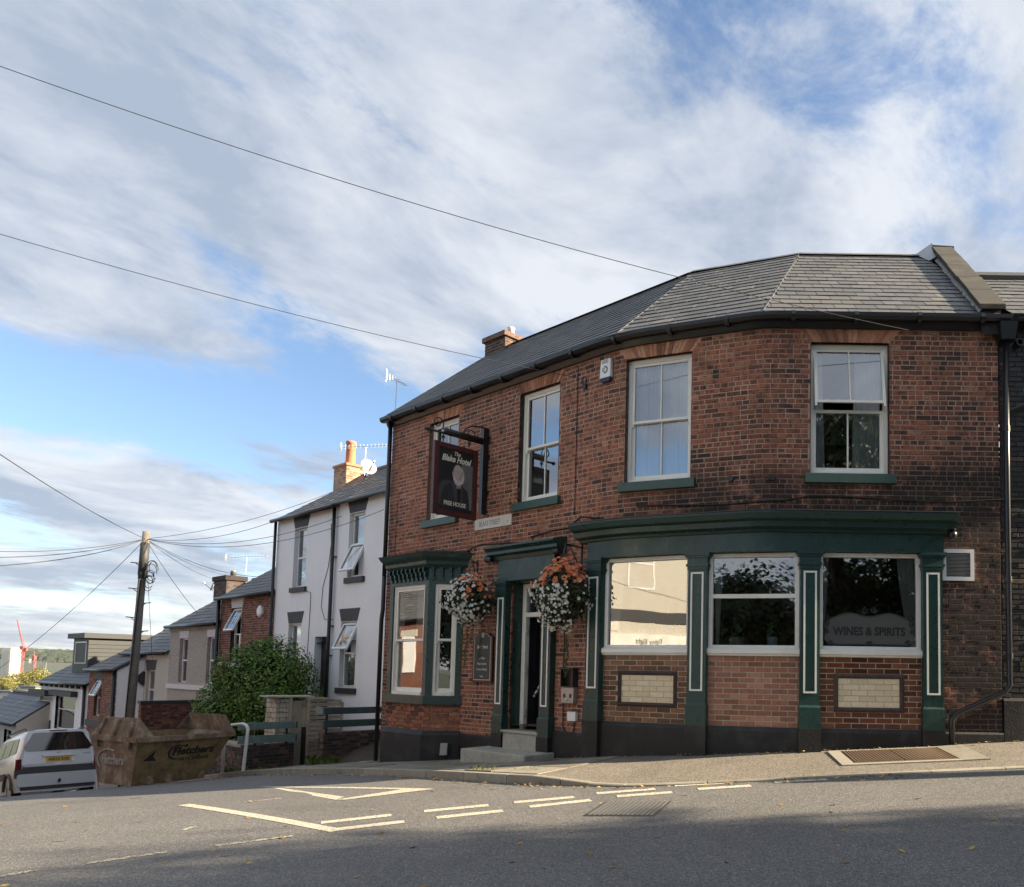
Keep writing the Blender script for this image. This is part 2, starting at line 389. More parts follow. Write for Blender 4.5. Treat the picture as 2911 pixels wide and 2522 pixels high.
    simple('wood_weathered', (.42,.35,.26), .9, .5, 5, .4, dirt=((.08,.07,.055), .5))
    simple('wood_grey', (.46,.41,.32), .9, .5, 5, .4)
    simple('board_green', (.13,.19,.18), .7, .5, 8, .3, dirt=((.30,.33,.31), .5))
    simple('board_green_dark', (.035,.065,.065), .7, .5, 8, .3, dirt=((.12,.14,.13), .5))
    simple('pole_wood', (.16,.145,.125), .9, .4, 7, .4)
    simple('curtain', (.78,.78,.78), .9, .1, 5, .1)
    simple('curtain_cream', (.70,.67,.60), .9, .15, 5, .1)
    simple('interior_dark', (.035,.03,.028), .9, .3, 3, 0)
    simple('interior_warm', (.10,.075,.055), .9, .3, 3, 0)
    simple('terracotta', (.52,.22,.11), .85, .2, 8, .2)
    simple('pot_white', (.68,.68,.66), .4, .1, 8, 0)
    simple('pot_grey', (.34,.32,.28), .8, .2, 12, .2)
    simple('lamp_cream', (.74,.66,.48), .5, .1, 8, 0)
    def leafm(name, stops, tr=.25):
        s = NB(name); c = s.ramp(s.isl(), stops); s.col(c); s.rough(.5); s.b.inputs['Specular IOR Level'].default_value = .35
        t = s.n('ShaderNodeBsdfTranslucent'); s.L.new(c, t.inputs[0]); m = s.n('ShaderNodeMixShader'); m.inputs[0].default_value = tr
        s.L.new(s.b.outputs[0], m.inputs[1]); s.L.new(t.outputs[0], m.inputs[2]); s.L.new(m.outputs[0], s.out.inputs[0])
    leafm('leaf_shrub', [(0, (.045,.10,.02)), (.5, (.10,.21,.035)), (.85, (.18,.31,.055)), (1, (.36,.43,.08))])
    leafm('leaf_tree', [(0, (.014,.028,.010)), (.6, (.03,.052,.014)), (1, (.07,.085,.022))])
    leafm('leaf_far', [(0, (.14,.15,.035)), (.6, (.24,.23,.055)), (1, (.36,.31,.08))])
    leafm('leaf_basket', [(0, (.012,.022,.010)), (.6, (.03,.05,.018)), (1, (.06,.095,.03))])
    leafm('leaf_ivy', [(0, (.03,.04,.015)), (.6, (.07,.08,.03)), (1, (.12,.12,.05))])
    leafm('petal_white', [(0, (.60,.60,.55)), (1, (.80,.80,.76))], .3)
    leafm('petal_orange', [(0, (.62,.16,.06)), (.6, (.72,.24,.10)), (1, (.76,.36,.20))], .3)
    leafm('leaf_fallen', [(0, (.20,.11,.04)), (.5, (.36,.22,.07)), (.8, (.50,.36,.10)), (1, (.22,.15,.09))], .1)
    leafm('grass', [(0, (.05,.09,.02)), (.6, (.10,.15,.035)), (1, (.26,.25,.08))], .2)
    simple('bark', (.07,.055,.042), .95, .5, 6, .8)
    simple('soil', (.06,.048,.035), .95, .5, 4, .5)
    # glass: clear sheet with a mirror layer that grows towards grazing angles
    s = NB('glass'); s.N.remove(s.b)
    tr = s.n('ShaderNodeBsdfTransparent'); tr.inputs[0].default_value = (.80,.83,.83,1)
    gl = s.n('ShaderNodeBsdfGlossy'); gl.inputs['Roughness'].default_value = .015; gl.inputs[0].default_value = (.95,.97,1,1)
    fr = s.n('ShaderNodeFresnel'); fr.inputs[0].default_value = 1.75
    bp = s.n('ShaderNodeBump'); bp.inputs['Strength'].default_value = .06; bp.inputs['Distance'].default_value = .02; s.L.new(s.noise(1.6, 1, .4), bp.inputs['Height']); s.L.new(bp.outputs[0], gl.inputs['Normal'])
    m = s.n('ShaderNodeMixShader'); s.L.new(s.math('MULTIPLY', s.math('ADD', fr.outputs[0], .22), 1.0, True), m.inputs[0]); s.L.new(tr.outputs[0], m.inputs[1]); s.L.new(gl.outputs[0], m.inputs[2]); s.L.new(m.outputs[0], s.out.inputs[0])
    s = NB('glass_etched'); s.col((.085,.088,.086)); s.rough(.35)
    s = NB('glass_car'); s.col((.012,.014,.015)); s.rough(.04); s.b.inputs['Specular IOR Level'].default_value = 1.0; s.b.inputs['Coat Weight'].default_value = 1.0
    # ground materials
    s = NB('asphalt'); agg = s.n('ShaderNodeTexVoronoi'); agg.inputs['Scale'].default_value = 95; s.L.new(s.pos(), agg.inputs['Vector'])
    c = s.ramp(agg.outputs['Color'], [(.0, (.05,.05,.053)), (.55, (.125,.123,.12)), (.85, (.21,.205,.195)), (1, (.36,.345,.32))])
    c = hsv_var(s, c, .5, s.noise(.7, 6, .6)); c = hsv_var(s, c, .5, s.noise(24, 3, .6))
    st = s.ramp(s.noise(1.1, 5, .6, (.35, 1.2, 1)), [(.55, 0.0), (.75, 1.0)]); c = s.mix(s.math('MULTIPLY', st, .35), c, (.045,.044,.045)); s.col(c)
    s.rough(.75); s.bump(agg.outputs['Distance'], .5, .006)
    s = NB('pavement_asphalt'); agg = s.n('ShaderNodeTexVoronoi'); agg.inputs['Scale'].default_value = 80; s.L.new(s.pos(), agg.inputs['Vector'])
    c = s.ramp(agg.outputs['Color'], [(0, (.06,.055,.05)), (.5, (.15,.135,.115)), (1, (.32,.28,.22))]); c = hsv_var(s, c, .7, s.noise(1.5, 6, .6)); s.col(c); s.rough(.85); s.bump(agg.outputs['Distance'], .6, .006)
    s = NB('flagstone'); c = hsv_var(s, s.ramp(s.isl(), [(0, (.15,.135,.105)), (.5, (.20,.185,.15)), (1, (.26,.24,.2))]), .6, s.noise(5, 6, .65))
    ms = s.ramp(s.noise(2.2, 6, .7), [(.52, 0.0), (.66, 1.0)]); c = s.mix(s.math('MULTIPLY', ms, .6), c, (.07,.075,.035)); s.col(c); s.rough(.9); s.bump(s.noise(22, 5, .6), .5, .01)
    s = NB('kerb_stone'); c = hsv_var(s, s.ramp(s.isl(), [(0, (.20,.185,.15)), (1, (.32,.30,.25))]), .7, s.noise(9, 6, .65)); ms = s.ramp(s.noise(3, 6, .7), [(.55, 0.0), (.7, 1.0)])
    c = s.mix(s.math('MULTIPLY', ms, .6), c, (.08,.08,.05)); s.col(c); s.rough(.9); s.bump(s.noise(25, 5, .6), .5, .008)
    s = NB('road_paint'); w = s.noise(52, 6, .75); c = s.mix(s.ramp(w, [(.47, 0.0), (.58, 1.0)]), (.62,.58,.46), (.16,.15,.14)); s.col(c); s.rough(.75); s.bump(w, .3, .004)
    s = NB('road_paint_worn'); w = s.noise(30, 5, .75); c = s.mix(s.ramp(w, [(.42, 0.0), (.55, 1.0)]), (.50,.47,.38), (.11,.108,.105)); s.col(c); s.rough(.8)
    s = NB('rusty_iron'); c = hsv_var(s, (.17,.115,.075), .7, s.noise(12, 5, .6)); s.col(c); s.rough(.7)
    s = NB('terrain'); c = s.ramp(s.noise(.02, 8, .65), [(.3, (.022,.034,.020)), (.5, (.035,.052,.030)), (.7, (.06,.075,.04))]); s.col(c); s.rough(1.0)
    s = NB('skip_yellow'); base = s.ramp(s.noise(3.5, 7, .7), [(.30, (.12,.09,.05)), (.5, (.23,.16,.075)), (.65, (.30,.215,.09)), (.85, (.40,.32,.2))]); c = hsv_var(s, base, .6, s.noise(14, 5, .7))
    d = s.ramp(s.noise(5, 7, .75, (1, 1, .35)), [(.55, 0.0), (.72, 1.0)]); c = s.mix(s.math('MULTIPLY', d, .7), c, (.085,.065,.045)); s.col(c); s.rough(.75); s.bump(s.noise(20, 5, .6), .3, .01)
    s = NB('skip_grey'); base = s.ramp(s.noise(4, 7, .7), [(.3, (.12,.075,.05)), (.5, (.22,.155,.105)), (.62, (.34,.28,.21)), (.8, (.52,.47,.38))]); c = hsv_var(s, base, .7, s.noise(18, 5, .7)); s.col(c); s.rough(.85); s.bump(s.noise(18, 5, .6), .4, .012)
    s = NB('car_silver'); s.col((.60,.62,.64)); s.b.inputs['Metallic'].default_value = .35; s.rough(.32); s.b.inputs['Coat Weight'].default_value = .6; s.b.inputs['Coat Roughness'].default_value = .1
    simple('car_plastic', (.045,.047,.05), .6, .2, 9, .1)
    simple('tyre', (.012,.012,.012), .85, .3, 9, .2)
    simple('lamp_red', (.10,.008,.010), .15, .3, 20, 0)
    simple('plate_yellow', (.70,.42,.05), .5, .05, 8, 0)
    simple('crane_red', (.50,.10,.09), .6, .1, 1, 0)
    simple('far_white', (.62,.60,.54), .8, .15, .3, 0)
    simple('far_cream', (.60,.52,.36), .8, .15, .3, 0)
    simple('far_glass', (.08,.09,.10), .3, .2, .3, 0)
    simple('clad_grey', (.05,.054,.056), .6, .15, 5, .1)
    simple('tile_roof_grey', (.13,.135,.145), .7, .3, 5, .2)
    simple('poster_white', (.70,.74,.76), .6, .08, 30, 0)
    simple('cable_black', (.012,.012,.012), .7, .2, 9, 0)
    simple('cable_wire', (.05,.055,.065), .7, .2, 9, 0)
make_materials()
# ------------------------------------------------------------------ brickwork and slating
def rect(s0, s1, z0, z1): return lambda z: (s0, s1) if z0 < z < z1 else None
def trap(sm, w0, w1, z0, z1):
    return lambda z: ((sm-(w0+(w1-w0)*(z-z0)/(z1-z0)), sm+(w0+(w1-w0)*(z-z0)/(z1-z0))) if z0 < z < z1 else None)
_unit = {}
def unit_brick(w, h, d, mat):
    k = (round(w, 4), round(h, 4), round(d, 3), mat)
    if k not in _unit:
        me = bpy.data.meshes.new('brick'); x, y = w/2, h/2; e = .004
        V = [(-x,-y,-d),(x,-y,-d),(x,y,-d),(-x,y,-d),(-x,-y,-e),(x,-y,-e),(x,y,-e),(-x,y,-e),(-x+e,-y+e,0),(x-e,-y+e,0),(x-e,y-e,0),(-x+e,y-e,0)]
        Fc = [(0,1,5,4),(1,2,6,5),(2,3,7,6),(3,0,4,7),(4,5,9,8),(5,6,10,9),(6,7,11,10),(7,4,8,11),(8,9,10,11)]
        me.from_pydata(V, [], Fc); me.materials.append(M_[mat]); me.update(); _unit[k] = me
    return _unit[k]
def pfr(path, s):
    q, h = path.at(s); return Frame((q.x, q.y), h, 0)
def brickwork(path, s0, s1, z0, z1, holes, parent, mat, nsingle=300, course=.075, L=.225, jn=.0145, depth=.04, bond='garden', name='brick', b=0.0, jit=.003, seed=1, rank=None, drop=None):
    rnd = random.Random(seed); items = []
    i = 0; z = z0
    while z < z1-.02:
        zt = min(z+course, z1); h = zt-z-jn; zm = z+course/2
        head = (bond == 'garden' and i % 4 == 3) or bond == 'header'
        l = L/2 if head else L
        o = (L/4 if i % 2 else 0) if not head else L*.125
        if bond == 'stretcher' or (bond == 'garden' and not head): o = L/2 if i % 2 else 0.0
        k = floor((s0-o)/l)-1; s = k*l+o
        hz = [q for q in (hh(zm) for hh in holes) if q]
        while s < s1:
            segs = [(max(s+jn/2, s0), min(s+l-jn/2, s1))]
            if bond == 'garden' and not head and rnd.random() < .3:
                segs = [(max(s+jn/2, s0), min(s+l/2-jn/2, s1)), (max(s+l/2+jn/2, s0), min(s+l-jn/2, s1))]
            for (h0, h1) in hz:
                ns = []
                for (a, c) in segs:
                    if c <= h0 or a >= h1: ns.append((a, c))
                    else:
                        if a < h0: ns.append((a, min(c, h0)))
                        if c > h1: ns.append((max(a, h1), c))
                segs = ns
            for (a, c) in segs:
                if c-a > .03 and h > .02 and not (drop and drop((a+c)/2, zm)):
                    items.append(((a+c)/2, z+jn/2+h/2, c-a, h, (abs(c-a-(l-jn)) < .001 or abs(c-a-(l/2-jn)) < .001) and abs(h-(course-jn)) < .001))
            s += l
        z += course; i += 1
    full = [t for t in items if t[4]]; part = [t for t in items if not t[4]]
    key = rank or (lambda t: pfr(path, t[0]).p(0, 0, t[1]).length)
    full.sort(key=key)
    single = full[:nsingle]; rest = full[nsingle:]+part
    for (sm, zm, w, h, _) in single:
        o = bpy.data.objects.new(name, unit_brick(w, h, depth, mat)); COL.objects.link(o)
        o.parent = parent
        q = LOC.get(parent.name)
        if q is not None: o.matrix_parent_inverse = Matrix.Translation(-q)
        o.matrix_basis = pfr(path, sm).mat(0, b+rnd.uniform(-jit, jit), zm) @ Matrix.Rotation(rnd.uniform(-.006, .006), 4, 'Z')
    if rest:
        mb = MB()
        for (sm, zm, w, h, _) in rest:
            F = pfr(path, sm); bb = b+rnd.uniform(-jit, jit); x, y, e = w/2, h/2, .004
            P = [F.p(-x, bb-depth, zm-y), F.p(x, bb-depth, zm-y), F.p(x, bb-depth, zm+y), F.p(-x, bb-depth, zm+y),
                 F.p(-x, bb-e, zm-y), F.p(x, bb-e, zm-y), F.p(x, bb-e, zm+y), F.p(-x, bb-e, zm+y),
                 F.p(-x+e, bb, zm-y+e), F.p(x-e, bb, zm-y+e), F.p(x-e, bb, zm+y-e), F.p(-x+e, bb, zm+y-e)]
            mb.add(P, [(0,1,5,4),(1,2,6,5),(2,3,7,6),(3,0,4,7),(4,5,9,8),(5,6,10,9),(6,7,11,10),(7,4,8,11),(8,9,10,11)])
        mb.build('brickwork', mat, parent, kind='stuff', recalc=False)
def backing(path, s0, s1, z0, z1, holes, name, mat, parent, b=-.005, step=10.0, extra=()):
    """mortar face behind the bricks, open where rectangular holes (s0,s1,z0,z1) are"""
    ss = sorted(set([s0, s1]+[x for h in holes for x in h[:2] if s0 < x < s1]+[x for x in extra if s0 < x < s1]))
    S = []
    for a, c in zip(ss, ss[1:]):
        n = max(1, int((c-a)/step+.999)); S += [a+(c-a)*i/n for i in range(n)]
    S.append(ss[-1])
    Zs = sorted(set([z0, z1]+[x for h in holes for x in h[2:4] if z0 < x < z1]))
    mb = MB()
    for a, c in zip(S, S[1:]):
        for d, e in zip(Zs, Zs[1:]):
            m = ((a+c)/2, (d+e)/2)
            if any(h[0] < m[0] < h[1] and h[2] < m[1] < h[3] for h in holes): continue
            Fa, Fc = pfr(path, a), pfr(path, c)
            mb.quad(Fa.p(0, b, d), Fc.p(0, b, d), Fc.p(0, b, e), Fa.p(0, b, e))
    return mb.build(name, mat, parent, recalc=False)
def flat_arch(path, sm, half, z0, h, splay, n, mat, parent, b=.002):
    for i in range(n):
        f0, f1 = -1+2*i/n, -1+2*(i+1)/n; g_ = .011
        mb = MB(); F = pfr(path, sm)
        a0, a1 = f0*half+g_/2, f1*half-g_/2; c0, c1 = f0*(half+splay)+g_/2, f1*(half+splay)-g_/2
        bb = b+random.uniform(-.002, .003)
        Fx = lambda s, bq, z: pfr(path, sm+s).p(0, bq, z)
        mb.hexa([Fx(a0,bb,z0),Fx(a1,bb,z0),Fx(a1,bb-.06,z0),Fx(a0,bb-.06,z0),Fx(c0,bb,z0+h),Fx(c1,bb,z0+h),Fx(c1,bb-.06,z0+h),Fx(c0,bb-.06,z0+h)])
        mb.build('brick', mat, parent)
def slating(name, parent, mat, eave0, eave1, up, left, right, rows, gauge, width=.31, nsingle=300, seed=3, thick=.007):
    """slates over a roof facet. eave0->eave1: eave line (world, left to right); up: unit vector up the slope;
    left(t), right(t): limits along the eave at distance t up the slope"""
    rnd = random.Random(seed); e0 = Vector(eave0); ax = (Vector(eave1)-e0).normalized(); up = Vector(up).normalized(); nn = ax.cross(up).normalized()
    if nn.z < 0: nn = -nn
    items = []
    for i in range(rows):
        t0 = i*gauge-.03; t1 = t0+gauge*1.25; tm = max(0, t0+gauge/2)
        l, r = left(tm), right(tm)
        if r-l < .05: continue
        o = (width/2 if i % 2 else 0)+rnd.uniform(-.01, .01); k = floor((l-o)/width); x = k*width+o
        while x < r:
            a, c = max(x+.005, l), min(x+width-.005, r)
            if c-a > .04: items.append((a, c, t0, t1))
            x += width
    items.sort(key=lambda q: (e0+ax*((q[0]+q[1])/2)+up*q[2]).length)
    rest = MB()
    for j, (a, c, t0, t1) in enumerate(items):
        lift = thick*1.6+rnd.uniform(-.002, .003); sk = rnd.uniform(-.006, .006); dn = rnd.uniform(0, .008)
        if rnd.random() < .03: dn += .02
        P = []
        for hh in (0, thick):
            P += [e0+ax*a+up*(t0-dn)+nn*(lift+hh), e0+ax*c+up*(t0-dn+sk)+nn*(lift+hh), e0+ax*c+up*t1+nn*(.001+hh*.3), e0+ax*a+up*t1+nn*(.001+hh*.3)]
        if j < nsingle: MB().hexa(P).build('slate', mat, parent)
        else: rest.hexa(P)
    if rest.v: rest.build('slating', mat, parent, kind='stuff')
def sash(F, a0, a1, z0, z1, name, parent, matf='paint_cream', bars=1, meet=.5, b=-.10, fr=.055, st=.045, horn=True, open_top=0.0, curtain=None, glassm='glass'):
    """box sash window in opening; returns the frame object"""
    mb = MB()
    mb.box(F, a0, a0+fr, b-.10, b, z0, z1); mb.box(F, a1-fr, a1, b-.10, b, z0, z1)
    mb.box(F, a0+fr, a1-fr, b-.10, b, z1-fr, z1); mb.box(F, a0+fr, a1-fr, b-.11, b+.02, z0, z0+.06)
    w = mb.build(name, matf, parent)
    zm = z0+(z1-z0)*meet; ia, ib = a0+fr, a1-fr; bars_a = [ia+(ib-ia)*(k+1)/(bars+1) for k in range(bars)]
    def leaf(nm, za, zb, bb, tilt, botm):
        m = MB(); G = (lambda a, d, z: F.p(a, bb+d+(zb-z)*tilt, z))
        def bx(x0, x1, y0, y1, d0=-.035, d1=0.0):
            m.hexa([G(x0,d1,y0),G(x1,d1,y0),G(x1,d0,y0),G(x0,d0,y0),G(x0,d1,y1),G(x1,d1,y1),G(x1,d0,y1),G(x0,d0,y1)])
        bx(ia, ia+st, za, zb); bx(ib-st, ib, za, zb); bx(ia+st, ib-st, zb-st, zb); bx(ia+st, ib-st, za, za+botm)
        if horn and nm == 'upper_sash': bx(ia, ia+.03, za-.05, za); bx(ib-.03, ib, za-.05, za)
        o = m.build(nm, matf, w)
        for ba in bars_a:
            m = MB(); bx(ba-.011, ba+.011, za+botm, zb-st, -.03, -.004); m.build('glazing_bar', matf, w)
        xs = [ia+st]+bars_a+[ib-st]
        for x0, x1 in zip(xs, xs[1:]):
            m = MB(); q = .011 if bars else 0; y0, y1 = za+botm, zb-st
            xa = x0+(q if x0 != xs[0] else 0); xb = x1-(q if x1 != xs[-1] else 0)
            m.quad(G(xa,-.02,y0), G(xb,-.02,y0), G(xb,-.02,y1), G(xa,-.02,y1)); m.build('pane', glassm, w, recalc=False)
    leaf('upper_sash', zm-.02+(.09 if open_top else 0), z1-fr, b-.02, open_top, .04)
    leaf('lower_sash', z0+.06, zm+.02, b-.06, 0, .075)
    if curtain:
        for (c0, c1, d0, d1) in curtain:   # at top from c0..c1, at bottom from d0..d1 (fractions of the width)
            m = MB(); n = 22; rows = 7; V = []
            for j in range(rows+1):
                f = j/rows; z = z1-fr-.02-(z1-z0-.15)*f
                l = ia+(ib-ia)*(c0+(d0-c0)*f); r = ia+(ib-ia)*(c1+(d1-c1)*f)
                for k in range(n+1): V.append(F.p(l+(r-l)*k/n, b-.155+.028*sin(k*1.9+f*1.2)+.012*sin(k*.7+2*f), z))
            m.add(V, [(j*(n+1)+k, j*(n+1)+k+1, (j+1)*(n+1)+k+1, (j+1)*(n+1)+k) for j in range(rows) for k in range(n)])
            m.build('curtain', 'curtain', w, smooth=True)
    return w
def reveals(F, a0, a1, z0, z1, depth, name, mat, parent, th=.012):
    mb = MB(); mb.box(F, a0-th, a0, -depth, -.002, z0, z1); mb.box(F, a1, a1+th, -depth, -.002, z0, z1)
    mb.box(F, a0-th, a1+th, -depth, -.002, z1, z1+th); return mb.build(name, mat, parent)
# ------------------------------------------------------------------ the pub's front: three straight runs with eased corners
K1 = Vector((1.1, 11.4)); HB = 20.5; HC = 39.5
K2 = Vector((K1.x-2.27*cos(radians(HB)), K1.y+2.27*sin(radians(HB))))
FA = Frame((K1.x, K1.y), 0); FB = Frame((K1.x, K1.y), HB); FC = Frame((K2.x, K2.y), HC)
R1, R2 = 1.2, 3.0; T1 = R1*tan(radians(HB/2)); T2 = R2*tan(radians((HC-HB)/2)); A1 = R1*radians(HB); A2 = R2*radians(HC-HB); LB = 2.27-T1-T2
def sA(a): return a-T1
def sB(a): return -A1+(a+T1)
def sC(a): return -(A1+LB+A2)+(a+T2)
class PubPath:
    def at(s, q):
        if q >= 0: return FA.p(q+T1, 0, 0), 0.0
        if q >= -A1:
            th = -q/R1; c = FA.p(T1, -R1, 0)
            return c+Vector((-sin(th)*R1, -cos(th)*R1, 0)), math.degrees(th)
        if q >= -A1-LB: return FB.p(q+A1-T1, 0, 0), HB
        if q >= -A1-LB-A2:
            th = (-q-A1-LB)/R2; a0 = radians(HB); P = FB.p(-2.27+T2, 0, 0); n0 = Vector((-sin(a0), -cos(a0), 0)); c = P-n0*R2; a = a0+th
            return c+Vector((-sin(a)*R2, -cos(a)*R2, 0)), math.degrees(a)
        return FC.p(q+A1+LB+A2-T2, 0, 0), HC
PW = PubPath()
S_L = sC(-6.80); S_R = sA(3.46); S_N = sA(7.5)
def pwp(s, b, z): return pfr(PW, s).p(0, b, z)
def frange(a, b, st):
    n = max(1, int(abs(b-a)/st+.999)); return [a+(b-a)*i/n for i in range(n+1)]
# ground line at the foot of the pub's wall, read off the photograph
_base = [(S_L-14, -3.55), (S_L-3, -2.25), (S_L, -1.93), (sC(-4.0), -1.66), (sC(-2.2), -1.53), (sC(-.4), -1.33), (sB(-1.0), -1.19), (sA(0.9), -1.07), (sA(2.3), -1.0), (sA(2.9), -.94), (sA(4.2), -.87), (sA(12), -.55)]
def wbase(s):
    for (s0, z0), (s1, z1) in zip(_base, _base[1:]):
        if s <= s1: return z0+(z1-z0)*(s-s0)/(s1-s0)
    return _base[-1][1]
# ------------------------------------------------------------------ ground, road, pavement
def build_ground():
    # one sheet out to the horizon, below the road
    mb = MB(); rs = [0.5, 3, 6, 9, 12, 16, 20, 26, 34, 44, 60, 80, 110, 150, 200, 280, 380, 500, 700, 950, 1300, 1700, 2000, 2300, 2600, 2900, 3200, 3600, 4500, 6500]
    na = 180; V = []; Fc = []
    for r in rs:
        for k in range(na):
            a = 2*pi*k/na; x, y = r*cos(a), r*sin(a); V.append((x, y, g(x, y)-(.06 if r < 100 else .3)-(.12 if r<60 else 0)))
    for i in range(len(rs)-1):
        for k in range(na):
            k2 = (k+1) % na; Fc.append((i*na+k, i*na+k2, (i+1)*na+k2, (i+1)*na+k))
    Fc.append(tuple(range(na))); mb.add(V, Fc)
    o = mb.build('ground', 'terrain', smooth=True); tag(o, 'wooded and built-up ground running out to the horizon', 'ground', kind='structure')
    # road sheet
    mb = MB(); V = []; Fc = []; xs = frange(-34, 34, .5); ys = frange(-9, 34, .5); nx = len(xs)
    for y in ys:
        for x in xs: V.append((x, y, g(x, y)))
    for j in range(len(ys)-1):
        for i in range(nx-1): Fc.append((j*nx+i, j*nx+i+1, (j+1)*nx+i+1, (j+1)*nx+i))
    mb.add(V, Fc); o = mb.build('road', 'asphalt', smooth=True, recalc=False); tag(o, 'grey asphalt road at the street corner, part in low sun', 'road', kind='structure')
    return o
ROAD = build_ground()
KP = [Vector(p) for p in [(16, 9.75), (9, 9.62), (4.1, 9.58), (2.06, 9.5), (-.1, 9.48), (-.9, 9.62), (-1.55, 9.95), (-2.33, 10.45), (-4.2, 11.96), (-6.21, 13.62), (-9.55, 16.37), (-13, 19.2), (-22, 26.6)]]
def kerb_pts(step):
    out = []
    # Catmull-Rom through the kerb points
    P = [KP[0]*2-KP[1]]+KP+[KP[-1]*2-KP[-2]]
    for i in range(1, len(P)-2):
        n = max(1, int((P[i+1]-P[i]).length/step+.5))
        for k in range(n):
            t = k/n; p0, p1, p2, p3 = P[i-1], P[i], P[i+1], P[i+2]
            out.append(.5*((2*p1)+(p2-p0)*t+(2*p0-5*p1+4*p2-p3)*t*t+(3*p1-p0-3*p2+p3)*t*t*t))
    out.append(KP[-1]); return out
def khgt(p):
    """how far the kerb stands above the road: dropped along the front, full height round the corner"""
    return .018+.085*min(1, max(0, (-.95-p.x)/.9))
KB = kerb_pts(.12)
def build_pavement():
    # inner edge: pub wall, then garden line beyond the pub
    pv = bpy.data.objects.new('pavement', None); COL.objects.link(pv); LOC['pavement'] = Vector((0, 0, 0))
    tag(pv, 'pavement of worn flagstones and asphalt round the pub', 'pavement', kind='structure')
    acc = [0]
    for a, b in zip(KB, KB[1:]): acc.append(acc[-1]+(b-a).length)
    tot = acc[-1]; s_hi, s_lo = sA(12), S_L-16
    # match kerb points to wall stations by nearest projection
    sw = frange(s_hi, s_lo, .1); wp = [pwp(s, -.12, 0).to_2d() for s in sw]
    rows = []; last = 0
    for p in KB:
        best = min(range(last, min(len(sw), last+140)), key=lambda i: (wp[i]-p).length_squared); last = best
        rows.append((p, sw[best], wp[best]))
    global PAVROWS; PAVROWS = rows
    mb = MB(); V = []; Fc = []; nn = 8
    for p, s, w in rows:
        zo = g(p.x, p.y)+khgt(p); zi = wbase(s)
        for k in range(nn+1):
            f = k/nn; V.append((p.x+(w.x-p.x)*f, p.y+(w.y-p.y)*f, zo+(zi-zo)*f-.004))
    for i in range(len(rows)-1):
        for k in range(nn): Fc.append((i*(nn+1)+k, i*(nn+1)+k+1, (i+1)*(nn+1)+k+1, (i+1)*(nn+1)+k))
    mb.add(V, Fc); mb.build('paving', 'pavement_asphalt', pv, smooth=True)
    # kerb stones, one by one
    L_ = [a for a in acc]; d = 6.0
    def pos(d):
        import bisect
        i = min(max(bisect.bisect_right(L_, d)-1, 0), len(KB)-2); f = (d-L_[i])/(L_[i+1]-L_[i]); return KB[i]+(KB[i+1]-KB[i])*f
    rnd = random.Random(5)
    while d < tot-1.2:
        ln = rnd.choice([.9, .92, .75, 1.0]); P = [pos(d+.006), pos(d+ln/2), pos(d+ln-.006)]; mb = MB(); prof = []
        for q, p in enumerate(P):
            a, b = pos(d+ln*q/2-.05), pos(d+ln*q/2+.05); t = (b-a).normalized(); n = Vector((-t.y, t.x))
            if (n.x*(-.3)+n.y*(-1)) < 0: n = -n
            zg = g(p.x, p.y); zt = zg+khgt(p)+.006
            prof.append([(p.x+n.x*.0, p.y+n.y*0., zg-.1), (p.x, p.y, zt-.012), (p.x-n.x*.015, p.y-n.y*.015, zt), (p.x-n.x*.125, p.y-n.y*.125, zt), (p.x-n.x*.125, p.y-n.y*.125, zg-.1)])
        V = [v for r in prof for v in r]; Fc = [(i*5+k, i*5+(k+1) % 5, (i+1)*5+(k+1) % 5, (i+1)*5+k) for i in range(2) for k in range(5)]+[(0,1,2,3,4), (14,13,12,11,10)]
        mb.add(V, Fc); mb.build('kerb_stone', 'kerb_stone', pv); d += ln
    # flagstones left of the door corner
    rnd = random.Random(9); i = 0
    idx = [k for k, (p, s, w) in enumerate(rows) if p.x < -1.9 and p.x > -13.5]
    i = idx[0]
    while i < idx[-1]-8:
        st = rnd.choice([5, 6, 7, 8]); j = min(i+st, idx[-1])
        (p0, s0, w0), (p1, s1, w1) = rows[i], rows[j]; cuts = [.075, rnd.uniform(.3, .42), rnd.uniform(.6, .72), 1.0]
        for c0, c1 in zip(cuts, cuts[1:]):
            P = []
            for (p, s, w, f) in ((p0, s0, w0, c0), (p1, s1, w1, c0), (p1, s1, w1, c1), (p0, s0, w0, c1)):
                zo = g(p.x, p.y)+khgt(p); zi = wbase(s); P.append(Vector((p.x+(w.x-p.x)*f, p.y+(w.y-p.y)*f, zo+(zi-zo)*f)))
            c = sum(P, Vector())/4; dz = rnd.uniform(.002, .012); tl = rnd.uniform(-.006, .006)
            P = [c+(q-c)*(1-.012/max(.1, (q-c).length)) for q in P]
            top = [q+Vector((0, 0, dz+(tl if k < 2 else -tl))) for k, q in enumerate(P)]; bot = [q-Vector((0, 0, .03)) for q in P]
            MB().hexa(bot+top).build('flagstone', 'flagstone', pv)
        i = j
    return pv
PAVE = build_pavement()
def road_poly(pts, name, mat, dz=.004, n=1):
    """thin paint on the road from photo points"""
    P = [ong(*p) for p in pts]; mb = MB(); k = len(P)
    if k == 4 and n > 1:
        V = []
        for i in range(n+1):
            f = i/n; a = P[0].lerp(P[1], f); b = P[3].lerp(P[2], f)
            for q in (a, b): V.append((q.x, q.y, g(q.x, q.y)+dz))
        mb.add(V, [(2*i, 2*i+2, 2*i+3, 2*i+1) for i in range(n)])
    else: mb.add([(q.x, q.y, g(q.x, q.y)+dz) for q in P], [tuple(range(k))])
    return mb.build(name, mat, ROAD, recalc=False)
